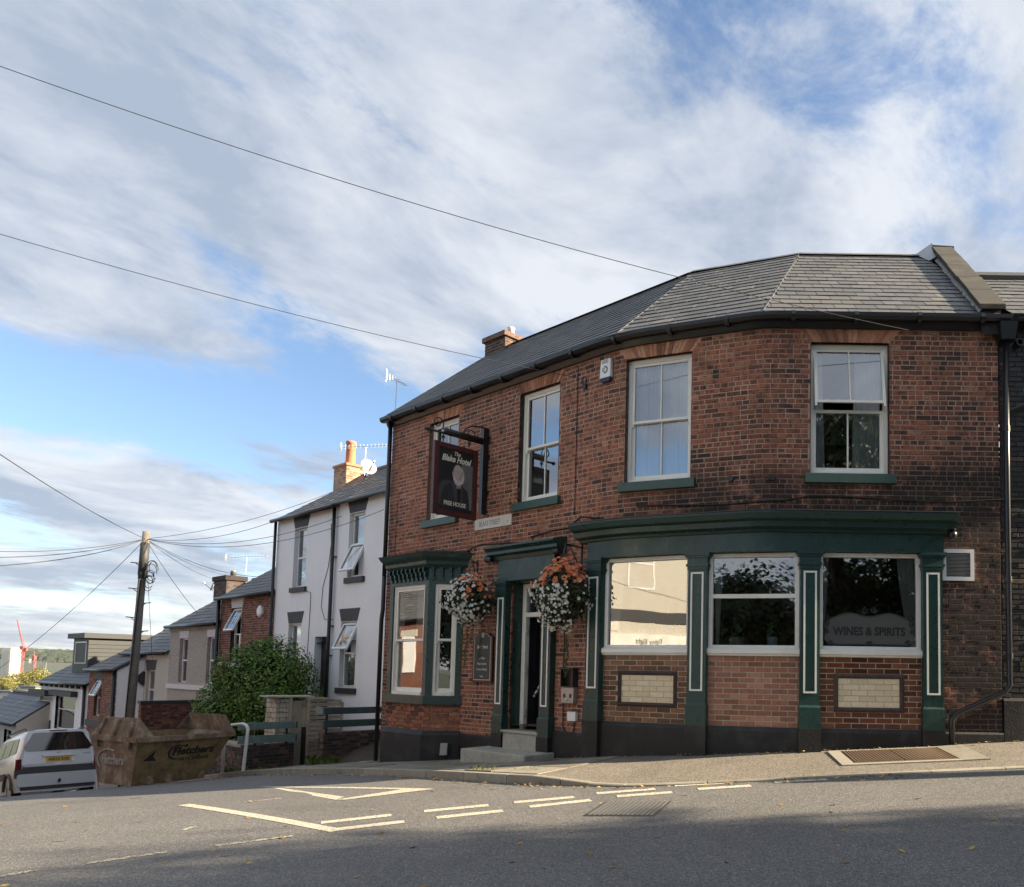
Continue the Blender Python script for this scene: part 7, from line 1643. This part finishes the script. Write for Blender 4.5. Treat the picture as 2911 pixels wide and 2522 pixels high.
# ------------------------------------------------------------------ telegraph pole and wires
def at_y(u, v, Y): d = ray(u, v); return Vector((d[0]/d[1]*Y, Y, d[2]/d[1]*Y))
def sag(a, b, s, n=14): return [a.lerp(b, k/n)-Vector((0, 0, s*4*(k/n)*(1-k/n))) for k in range(n+1)]
def beyond(p, L_=22.0):
    d = (p[-1]-p[-2]).normalized(); return p+[p[-1]+d*(L_*k/4)+Vector((0, 0, .12*k*k*.25)) for k in range(1, 5)]
def build_pole():
    Y = 24.0; top = at_y(416, 1512, Y); lo = at_y(366, 2065, Y-.15); base = lo+(lo-top)*.5
    t = thing('telegraph_pole', 'leaning wooden telegraph pole with a dark cable sleeve and step irons', 'telegraph pole', base)
    MB().tube([base, top], [.145, .095], 14).build('pole', 'pole_wood', t, smooth=True)
    ax = (top-base).normalized(); q = lambda f: base.lerp(top, f); L_ = (top-base).length
    MB().tube([top-ax*.35, top-ax*1.25], [.125, .125], 14).build('cable_sleeve', 'car_plastic', t, smooth=True); MB().tube([top-ax*1.25, top-ax*1.5], [.13, .10], 12).build('cable_joint', 'cable_black', t)
    for k, v in enumerate((1602, 1640, 1675, 1716, 1757, 1796)):
        d = -1 if k % 2 == 0 else 1; p = at_y(405-(v-1602)*.09, v, Y); MB().tube([p, p+Vector((d*.36, 0, .03))], .016, 5).tube([p-Vector((0,0,.16)), p+Vector((d*.22,0,.02))], .012, 5).build('step_iron', 'iron_black', t)
    m = MB(); rnd = random.Random(1)
    for k in range(6):
        c = top-ax*(.75+.1*k)+Vector((.32, -.05, 0)); r = rnd.uniform(.16, .34); m.tube([c+Vector((r*.6*cos(a), -.03*k, r*sin(a)-.35)) for a in [2*pi*j/16 for j in range(15)]], .011, 5)
    m.build('coiled_cable', 'cable_black', t, smooth=True)
    MB().tube([top-ax*1.5+Vector((.05,-.13,0)), q(.45)+Vector((.0,-.17,0)), q(.05)+Vector((0,-.19,0))], .022, 6).build('riser_cable', 'cable_black', t)
    hub = top-ax*.22
    W_ = [(at_y(-60,1566,20),.15,'towards the roofs beyond'), (at_y(-60,1585,16),.15,''), (at_y(-60,1612,13),.15,''), (at_y(-40,1925,34),.3,''), (at_y(-40,1265,13),.1,'')]
    labs = ['overhead wire from the telegraph pole, topmost of the fan over the far roofs', 'overhead wire from the telegraph pole, second of the fan over the far roofs', 'overhead wire from the telegraph pole, lowest of the fan over the far roofs', 'overhead wire dropping steeply from the telegraph pole past the red cranes', 'overhead wire rising from the telegraph pole into open sky']
    for (e, s, _), lab in zip(W_, labs):
        o = MB().tube(beyond(sag(hub, e, s)), .009, 5).build('overhead_wire', 'cable_wire', None, smooth=True); tag(o, lab, 'wire', 'overhead wires')
    F = HF
    for (k, x, y, b), s, lab in (((('z2'), 875, 265, -1.8), .25, 'overhead wire from the telegraph pole to the orange chimney'), (('z2', 620, 400, .1), .3, 'overhead wire from the telegraph pole to the end gutter of the white house'), (('z2', 890, 410, .1), .4, 'overhead wire from the pole to the white house downpipe'), (('z2', 1115, 375, .1), .55, 'overhead wire from the pole across the white house to the pub'), (('z2', 440, 735, -1.0), .25, 'overhead wire from the pole to the brick cottage roof'), (('z2', 300, 730, -2), .2, 'overhead wire from the pole to the dark brick chimney'), (('z2', 210, 750, -2), .15, 'overhead wire from the pole to the chimney dish'), (('z1', 1450, 110, .1), .1, 'overhead wire from the pole to the pebbledash cottage eaves'), (('z1', 1120, 470, .1), .02, 'overhead wire dropping from the pole to the cream cottage window')):
        a, z = F.px(k, x, y, b); o = MB().tube(sag(hub, F.p(a, b, z), s), .0075, 5).build('overhead_wire', 'cable_wire', None, smooth=True); tag(o, lab, 'wire', 'overhead wires')
    a, z = FA.px('z7', 1180, 718); e = FA.p(a, .03, z); far = at_y(-120, 145, 8.5); o = MB().tube(beyond(sag(e, far, .28, 30)), .005, 5).build('overhead_wire', 'cable_wire', None, smooth=True); tag(o, 'overhead wire from the pub wall by the open window across the sky', 'wire', 'overhead wires')
    sx = sC(-.86); e = pfr(PW, sx).p(0, .05, 4.78); far = at_y(-120, 630, 9.5); o = MB().tube(beyond(sag(e, far, .12, 30)), .005, 5).build('overhead_wire', 'cable_wire', None, smooth=True); tag(o, 'overhead wire from the iron hook under the eaves across the sky', 'wire', 'overhead wires')
    # aerial on the pub's far gable
    b0 = at_y(1122, 1165, 19.5); tp = at_y(1128, 1082, 19.5); aerial('small mast aerial standing above the pub roof edge', b0-Vector((0,0,1.5)), tp, radians(70), 8, .7)
    b0 = at_y(118, 1930, 40); tp = at_y(133, 1880, 40); aerial('white aerial on the lowest roofs with the hills behind', b0-Vector((0,0,1)), tp+Vector((.0,0,0)), radians(0), 10, 1.6)
build_pole()
def build_rail():
    Y = 15.9; pts = [at_y(690, 2202, Y)-Vector((0,0,.1)), at_y(690, 2202, Y), at_y(703, 2090, Y), at_y(705, 2072, Y), at_y(700, 2062, Y+.02), at_y(690, 2058, Y+.05), at_y(672, 2060, Y+.1), at_y(640, 2064, Y+.4)]; end = pts[-1]
    pts += [Vector((end.x, end.y, end.z-.04)), Vector((end.x-.02, end.y+.02, end.z-1.0))]
    o = MB().tube(pts, .032, 10).build('handrail', 'paint_white', None, smooth=True); tag(o, 'white bent tube handrail on the pavement beside the skip', 'handrail')
    Y = 14.6; p0, p1 = at_y(276, 2200, Y), at_y(279, 2245, Y); o = MB().tube([p0, p1-Vector((0,0,.1))], .022, 8).build('marker_post', 'paint_white', None); tag(o, 'thin white post between the van and the skip', 'post')
build_rail()
# ------------------------------------------------------------------ details of the paving
def pavz(x, y):
    f = min(1, max(0, (y-9.5)/1.9)); return (g(x, 9.5)+.02)*(1-f)+wbase(sA(x-K1.x))*f
def onpav(u, v):
    d = ray(u, v); t = 5.
    while t < 20:
        if d[2]*t < pavz(d[0]*t, d[1]*t): break
        t += .004
    return Vector((d[0]*t, d[1]*t))
def build_hatch():
    q = [onpav(*zz('r3', *p)) for p in [(1060,165),(1335,158),(1430,222),(1140,240)]]; q2 = [onpav(*zz('r3', *p)) for p in [(1335,158),(1590,150),(1700,215),(1430,222)]]; s = [onpav(*zz('r3', *p)) for p in [(970,178),(1700,148),(1862,215),(1075,248)]]
    x0, x1 = s[0].x+.02, s[2].x; y0, y1 = 10.15, 11.25
    x0, x1 = 2.02, 3.9; h0, hm, h1 = 2.2, 2.85, 3.55
    t = thing('cellar_hatch', 'pair of ribbed metal cellar flaps in a stone surround below the shop window', 'cellar hatch', (2.9, 10.8, pavz(2.9, 10.8)))
    Z = lambda x, y, e: (x, y, pavz(x, y)+e)
    def sl(xa, xb, ya, yb, e, nm, mat): MB().hexa([Z(xa,ya,-.05),Z(xb,ya,-.05),Z(xb,yb,-.05),Z(xa,yb,-.05),Z(xa,ya,e),Z(xb,ya,e),Z(xb,yb,e),Z(xa,yb,e)]).build(nm, mat, t)
    for (xa, xb, ya, yb) in ((x0, h0-.01, y0, y1), (h1+.01, x1, y0, y1), (h0-.01, h1+.01, y0, y0+.10), (h0-.01, h1+.01, y1-.08, y1)): sl(xa, xb, ya, yb, .008, 'stone_surround', 'kerb_stone')
    for (xa, xb) in ((h0, hm-.008), (hm+.008, h1)):
        Zp = y0+.11; sl(xa, xb, Zp, y1-.09, .012, 'flap', 'rusty_iron'); n = 15
        for k in range(n):
            x = xa+.02+(xb-xa-.05)*k/(n-1); MB().hexa([Z(x,Zp+.02,.011),Z(x+.014,Zp+.02,.011),Z(x+.014,y1-.11,.011),Z(x,y1-.11,.011),Z(x,Zp+.02,.02),Z(x+.014,Zp+.02,.02),Z(x+.014,y1-.11,.02),Z(x,y1-.11,.02)]).build('rib', 'rusty_iron', t)
build_hatch()
def build_manhole():
    c = [ong(*zz('r2', *p)) for p in [(1560,535),(1935,478),(2075,500),(1760,560)]]
    t = thing('manhole_cover', 'studded iron manhole cover set in the asphalt', 'manhole cover', c[0]); A, B = c[0], c[3]; C_ = c[1]
    z = lambda p, e: Vector((p.x, p.y, g(p.x, p.y)+e))
    ctr = (c[0]+c[1]+c[2]+c[3])/4; h = HC*.0; F = Frame((ctr.x, ctr.y), 12)
    def pl(a0, a1, b0, b1, e0, e1, nm, mat): MB().hexa([z(F.p(a0,b1,0),e0),z(F.p(a1,b1,0),e0),z(F.p(a1,b0,0),e0),z(F.p(a0,b0,0),e0),z(F.p(a0,b1,0),e1),z(F.p(a1,b1,0),e1),z(F.p(a1,b0,0),e1),z(F.p(a0,b0,0),e1)]).build(nm, mat, t)
    pl(-.36,.36,-.36,.36,-.02,.005,'frame','metal_dark')
    for (a0, a1) in ((-.33, -.006), (.006, .33)):
        pl(a0, a1, -.33, .33, .0, .007, 'plate', 'metal_dark')
    m = MB()
    for i in range(14):
        for j in range(14):
            a, b = -.315+.0485*i, -.315+.0485*j; P = [z(F.p(a+x,b+y,0), e) for e in (.006,.013) for x, y in ((-.015,.015),(.015,.015),(.015,-.015),(-.015,-.015))]; m.hexa(P)
    m.build('studs', 'metal_grey', t, kind='stuff')
build_manhole()
def build_litter():
    rnd = random.Random(12); m = MB(); gr = MB()
    n = len(KB)
    for _ in range(420):
        p = KB[rnd.randrange(int(n*.30), int(n*.88))]; q = p+Vector((rnd.gauss(-.05, .05), -abs(rnd.gauss(0, .11))-.02)); leaf_quad(m, Vector((q.x, q.y, g(q.x, q.y)+rnd.uniform(.004, .03))), Vector((rnd.uniform(-.5,.5), rnd.uniform(-.5,.5), 1)), rnd.uniform(.03, .08), rnd)
    for _ in range(130):
        x, y = rnd.uniform(-8, 5), rnd.uniform(5.5, 10.5)
        if y > 9.3-.3*min(0, x): continue
        leaf_quad(m, Vector((x, y, g(x, y)+.008)), Vector((rnd.uniform(-.3,.3), rnd.uniform(-.3,.3), 1)), rnd.uniform(.03, .09), rnd)
    for _ in range(160):
        s = rnd.uniform(sC(-4), S_R+1); b = abs(rnd.gauss(.03, .05))+.12; p = pwp(s, b, 0); f = b/1.9; leaf_quad(m, Vector((p.x, p.y, wbase(s)+.012-.0*f)), Vector((rnd.uniform(-.4,.4), rnd.uniform(-.4,.4), 1)), rnd.uniform(.02, .06), rnd)
    o = m.build('fallen_leaves', 'leaf_fallen', None, recalc=False); tag(o, 'dry yellow and brown leaves fallen along kerb and wall', 'leaves', kind='stuff')
    def tuft(x, y, z, k, h):
        for _ in range(k):
            a = rnd.uniform(0, 6.28); r = rnd.uniform(0, .05); l = rnd.uniform(.4, 1)*h; d = Vector((cos(a), sin(a), 0)); p = Vector((x+r*cos(a*3), y+r*sin(a*3), z)); s = Vector((-d.y, d.x, 0))*.006
            gr.add([p-s, p+s, p+d*l*.25+Vector((0,0,l*.7))+s*.6, p+d*l*.6+Vector((0,0,l)), p+d*l*.25+Vector((0,0,l*.7))-s*.6], [(0,1,2,3,4)])
    for (u0, u1, v, k, h) in ((1335, 1400, 2208, 22, .16), (1480, 1540, 2207, 18, .13)):
        for _ in range(k):
            p = ong(rnd.uniform(u0, u1), v+rnd.uniform(-4, 3)); tuft(p.x, p.y, p.z, 7, h)
    F = Frame((-8.48, 18.3), HP)
    for _ in range(60):
        p = at_y(rnd.uniform(880, 960), rnd.uniform(2168, 2186), 17.6); tuft(p.x, p.y, p.z-.02, 9, .22)
    for _ in range(50):
        p = at_y(rnd.uniform(640, 800), rnd.uniform(2196, 2206), 16.6); tuft(p.x, p.y, p.z-.02, 7, .18)
    o = gr.build('weeds', 'grass', None, recalc=False); tag(o, 'weeds and grass tufts along the kerb and garden walls', 'weeds', kind='stuff')
build_litter()
# ------------------------------------------------------------------ far city, across the valley
def build_far():
    # tower block
    Y = 900; a = at_y(6, 1842, Y); b = at_y(32, 1842, Y); dx = b.x-a.x; t = thing('tower_block', 'tall pale concrete tower block on the skyline', 'tower block', (a.x, Y, -34))
    MB().hexa([(a.x,Y,-40),(b.x,Y,-40),(b.x,Y+14,-40),(a.x,Y+14,-40),(a.x,Y,a.z),(b.x,Y,a.z),(b.x,Y+14,a.z),(a.x,Y+14,a.z)]).build('tower', 'far_white', t)
    for k in range(14): z = a.z-2.5-3.1*k; MB().hexa([(a.x+dx*.66,Y-.3,z-1.4),(b.x-.6,Y-.3,z-1.4),(b.x-.6,Y+.1,z-1.4),(a.x+dx*.66,Y+.1,z-1.4),(a.x+dx*.66,Y-.3,z),(b.x-.6,Y-.3,z),(b.x-.6,Y+.1,z),(a.x+dx*.66,Y+.1,z)]).build('window_band', 'far_cream', t)
    # cranes
    def crane(label, base, mtop, jib, Y):
        B, T = at_y(*base, Y), at_y(*mtop, Y); t = thing('tower_crane', label, 'crane', (B.x, Y, -34)); m = MB(); w = 1.1
        B = Vector((B.x, B.y, -38)); n = 16
        for sx in (-w, w):
            for sy in (-w, w): m.tube([B+Vector((sx, sy, 0)), T+Vector((sx, sy, 0))], .22, 4)
        for k in range(n):
            p, q = B.lerp(T, k/n), B.lerp(T, (k+1)/n); s = 1 if k % 2 else -1; m.tube([p+Vector((-w*s,-w,0)), q+Vector((w*s,-w,0))], .16, 4); m.tube([p+Vector((w,-w*s,0)), q+Vector((w,w*s,0))], .16, 4)
        m.build('mast', 'crane_red', t); m = MB()
        if jib:
            J = at_y(*jib, Y); K = at_y(mtop[0]+9, mtop[1]+4, Y)
            for o_ in (Vector((0,0,0)), Vector((1.6,0,.6))): m.tube([T+o_, J+o_*.3], .22, 4)
            for k in range(14): p, q = T.lerp(J, k/14), T.lerp(J, (k+1)/14); m.tube([p, q+Vector((1.6,0,.6))*(1-k/18)], .14, 4)
            m.tube([T, K], .5, 5); m.boxc(K, (2.4, 2, 2.4)); m.tube([K, T+Vector((1.5,0,7)), J.lerp(T, .5)], .12, 4); m.boxc(T, (3, 2.4, 3))
        else: m.tube([T, T+Vector((0,0,6))], .4, 4); m.boxc(T, (2.4,2.4,3))
        m.build('jib', 'crane_red', t)
    crane('red tower crane with its jib raised over the city', (58, 1915), (64, 1842), (48, 1762), 700); crane('red tower crane mast standing alone over the city', (96, 1905), (97, 1870), None, 760)
    c = [o for o in bpy.data.objects if o.name.startswith('tower_crane')]
    T = at_y(97, 1812, 760)
    # mid-distance blocks
    rnd = random.Random(8); lab = ['pale flat-roofed block with a long window strip among the far trees', 'low white block with dark windows below the far trees', 'cream block with square windows at the foot of the hill', 'white stepped block with dark glazing behind the dark roof', 'long pale block with a flat roof under the yellow trees', 'small white block beside the dark slate roof']
    for k, (u0, u1, v0, v1, Y) in enumerate([(-20, 96, 1946, 2040, 330), (-20, 30, 1968, 2040, 230), (30, 62, 1972, 2040, 210), (22, 60, 1990, 2060, 150), (60, 100, 1955, 2040, 260), (62, 86, 1990, 2050, 170)]):
        a, b = at_y(u0, v0, Y), at_y(u1, v0, Y); z1 = a.z; z0 = -36; x0, x1 = a.x, b.x; t = thing('far_building', lab[k], 'building', ((x0+x1)/2, Y, z0), 'buildings in the valley'); dp = 10
        MB().hexa([(x0,Y,z0),(x1,Y,z0),(x1,Y+dp,z0),(x0,Y+dp,z0),(x0,Y,z1),(x1,Y,z1),(x1,Y+dp,z1),(x0,Y+dp,z1)]).build('walls', 'far_white' if k % 2 else 'far_cream', t); MB().hexa([(x0-.4,Y-.4,z1),(x1+.4,Y-.4,z1),(x1+.4,Y+dp,z1),(x0-.4,Y+dp,z1),(x0-.4,Y-.4,z1+.5),(x1+.4,Y-.4,z1+.5),(x1+.4,Y+dp,z1+.5),(x0-.4,Y+dp,z1+.5)]).build('roof', 'tile_roof_grey', t)
        nw = max(2, int((x1-x0)/2.6))
        for r in range(5):
            for i in range(nw):
                if rnd.random() < .15: continue
                x = x0+(x1-x0)*(i+.25)/nw; w = (x1-x0)/nw*.5; z = z1-1.0-2.9*r; MB().hexa([(x,Y-.08,z-1.5),(x+w,Y-.08,z-1.5),(x+w,Y+.1,z-1.5),(x,Y+.1,z-1.5),(x,Y-.08,z),(x+w,Y-.08,z),(x+w,Y+.1,z),(x,Y+.1,z)]).build('window', 'far_glass', t)
    # autumn trees
    for k, (u, v, r, Y) in enumerate([(10, 1938, 19, 330), (48, 1930, 22, 340), (82, 1926, 22, 320), (112, 1922, 24, 300), (128, 1945, 18, 280), (95, 1950, 16, 270), (30, 1952, 15, 290)]):
        c = at_y(u, v, Y); R_ = r/2252*Y*1.15; t = thing('far_tree', ['sunlit yellow tree in the valley at the foot of the tower block', 'sunlit yellow tree in the valley below the raised crane', 'sunlit yellow tree in the valley below the lone crane mast', 'tall yellow tree in the valley beside the white aerial', 'yellow tree in the valley just beyond the dormer cottage', 'low yellow tree in front of the long pale block', 'low yellow tree behind the stepped white block'][k], 'tree', (c.x, Y, -34), 'yellow trees in the valley')
        leaf_mass('crown', 'leaf_far', t, [(c.x, Y, c.z, R_, R_, R_*.85)], 1500, R_*.16, 50+k, shell=.5, rough=.5); MB().tube([(c.x,Y,-36),(c.x,Y,c.z)], [.5,.2], 6).build('trunk', 'bark', t)
    # woods on the far hillside: bumps of canopy, uncountable
    m = MB(); rnd = random.Random(77)
    for _ in range(2600):
        Y = rnd.uniform(2000, 3300); u = rnd.uniform(-400, 420); d = ray(u, 1880); x = d[0]/d[1]*Y; z = g(x, Y); r = rnd.uniform(7, 16); m.lathe((x, Y, z+r*.25), [(r*.5,-r*.5),(r,0),(r*.75,r*.55),(r*.2,r*.8)], 6)
    o = m.build('far_woods', 'leaf_tree', None); tag(o, 'dark woods covering the far hillside', 'woods', kind='stuff')
build_far()
# ------------------------------------------------------------------ across the street, behind the viewpoint
def tree(label, x, y, h, r, seed, n=7000, size=.26, mat='leaf_tree'):
    z = g(x, y); rnd = random.Random(seed); t = thing('street_tree', label, 'tree', (x, y, z), 'trees across the street'); m = MB(); c = Vector((x, y, z+h-r*.9))
    m.tube([(x,y,z-.1),(x+.1,y,z+h*.3),(x,y+.1,z+h*.6)], [.26,.2,.12], 10)
    for k in range(7):
        a = rnd.uniform(0, 6.28); p = Vector((x, y, z+h*rnd.uniform(.3, .5))); m.tube([p, p.lerp(c, .5)+Vector((r*.4*cos(a), r*.4*sin(a), .3)), c+Vector((r*.75*cos(a), r*.75*sin(a), rnd.uniform(-.3,.5)*r))], [.10,.07,.02], 6)
    m.build('trunk', 'bark', t)
    bl = [(c.x, c.y, c.z, r*.8, r*.8, r*.85)]
    for k in range(9):
        a = rnd.uniform(0, 6.28); e = rnd.uniform(-.5, .7); bl.append((c.x+r*.55*cos(a), c.y+r*.55*sin(a), c.z+r*.6*e, r*.5, r*.5, r*.45))
    leaf_mass('crown', mat, t, bl, n, size, seed, shell=.35, rough=.4); return t
def build_opposite():
    # cream corner shop whose image shows in the shop windows
    x1 = -10.8; t = thing('corner_shop', 'cream rendered corner shop across the side street', 'shop', (-14, -2, -2.2)); F = Frame((x1, 7.0), -93)     # face towards +X
    w = backing(F, -4.9, 0, -2.6, 5.0, [], 'wall', 'render_cream', t, b=0); Fr = F.off(0, 0, -90)
    backing(Fr, 0, 8, -3.4, 5.0, [], 'side_wall', 'render_cream', t, b=0)
    MB().add([F.p(-5.05,.15,5.0),F.p(.15,.15,5.0),F.p(.15,-8,5.0),F.p(-5.05,-8,5.0),F.p(-2.5,-4,7.0)], [(0,1,4),(1,2,4),(2,3,4),(3,0,4)]).build('roof', 'slate', t)
    MB().box(F, -4.92, .02, 0, .05, 1.55, 1.9).build('band', 'lintel_black', t); MB().box(F, -4.6, -.6, 0, .06, -1.6, .75).build('shop_glass', 'glass_car', t); MB().box(F, -4.7, -.4, 0, .18, .75, 1.15).build('shop_fascia', 'paint_white', t)
    text('Eighty Eight', F, -2.6, .85, .19, .22, 'letter_black', t, ext=.002); s = MB().box(F, -1.6, -.3, .005, .03, 1.25, 1.5).build('street_plate', 'sign_white', t); text('BLAKE STREET', F, -.95, 1.31, .032, .14, 'letter_grey', t, sx=.8, ext=.001)
    for a in (-2.9,): casement(F.off(0,.12), a, a+1.0, 2.6, 4.2, t)
    # brick terrace across the side street, caught by the sun; it shows in the bay's panes
    Fo = FC.off(-4, 11.5, 180); o_, w_, _ = house('brick_terrace', 'sunlit brick terrace on the other side of the sloping side street', Fo, 7, 30, -9.5, 2.2, 'brick_cottage', [], rd=3.2, nsl=10, side='brick_cottage')
    for q in (8.5, 12.0, 15.5, 19.0, 22.5, 26.0):
        MB().box(Fo, q, q+1.0, .0, .05, -.2, 1.4).build('window', 'curtain', o_); MB().box(Fo, q-.15, q+1.15, 0, .06, 1.4, 1.7).build('lintel', 'render_cream', o_); MB().box(Fo, q, q+1.0, .0, .05, -3.2, -1.6).build('window', 'curtain', o_)
    hh = thing('front_hedge', 'leafy hedge before the brick terrace across the side street', 'hedge', Fo.p(16, 1.2, -5)); leaf_mass('foliage', 'leaf_shrub', hh, [tuple(Fo.p(8+2.3*i, 1.5, -3.0-.25*i))+(1.3, 1.0, 1.2) for i in range(9)], 7000, .16, 98, shell=.6)
    k = 0
    for (x, y, h, r, lab) in [(-.6, -6.8, 3.9, 1.8, 'dense dark tree behind a hedge across the street from the pub door'), (5.4, -5.0, 13.0, 4.6, 'tall dark tree across the street from the shop window lettering'), (-4.6, -5.2, 6.2, 2.7, 'small dark tree across the street beside the cream shop'), (9.8, -4.0, 8.5, 3.4, 'broad dark tree across the street further up the hill'), (6.6, -7.2, 7.0, 3.6, 'low dense tree behind the tall one across the street'), (3.4, -7.6, 5.6, 2.6, 'low dense tree across the street between the hedge and the tall tree')]:
        tree(lab, x, y, h, r, 60+k, 16000, .24); k += 1
    # unseen row up the hill, added to shade the near half of the road
    for (x, y, h, r, lab) in [(15.5, 2.6, 9.6, 4.4, 'wide unseen tree added up the hill to shade the road'), (21.5, 1.9, 12.2, 4.9, 'tall unseen tree added to shade the road, second up the hill'), (28.0, 1.2, 14.5, 5.2, 'tallest unseen tree added to shade the road at the top of the hill'), (12.0, -1.5, 9.0, 4.2, 'unseen tree added for shade, set back from the road up the hill')]:
        tree(lab, x, y, h, r, 80+k, 11000, .34); k += 1
    # unseen hedge, added to block the sun in the gap under the crowns
    hd = thing('hedge', 'long unseen hedge added to block the sun under the shading trees', 'hedge', (18, 1, 0)); leaf_mass('foliage', 'leaf_tree', hd, [(8+2.2*i, 1.2, g(8+2.2*i, 1.2)+1.2, 1.6, 1.0, 1.5) for i in range(12)], 9000, .22, 99, shell=.6)
    # made-up trunk on the pub side, out of view, shaped to throw the thin kerb shadow
    x, y = 9.2, 9.12; z = g(x, y); pt_ = thing('shadow_trunk', 'unseen bare trunk added up the hill from the pub to cast the thin kerb shadow', 'tree', (x, y, z)); MB().tube([(x,y,z-.1),(x,y,z+2.0),(x,y,z+2.9),(x,y,z+3.25),(x,y,z+3.4)], [.20,.17,.20,.17,.03], 12).build('trunk', 'bark', pt_, smooth=True)
build_opposite()
# ------------------------------------------------------------------ air
def build_haze():
    s = NB('air'); s.N.remove(s.b); v = s.n('ShaderNodeVolumePrincipled'); v.inputs['Color'].default_value = (.86,.90,1,1); v.inputs['Density'].default_value = HAZE; v.inputs['Anisotropy'].default_value = .0
    s.L.new(v.outputs[0], s.out.inputs['Volume'])
    m = MB(); m.boxc((0, 0, 14), (13400, 13400, 110)); o = m.build('haze', 'air', None); tag(o, 'thin pale air that veils the far hills', 'haze', kind='stuff')
HAZE = 4e-5
if HAZE: build_haze()
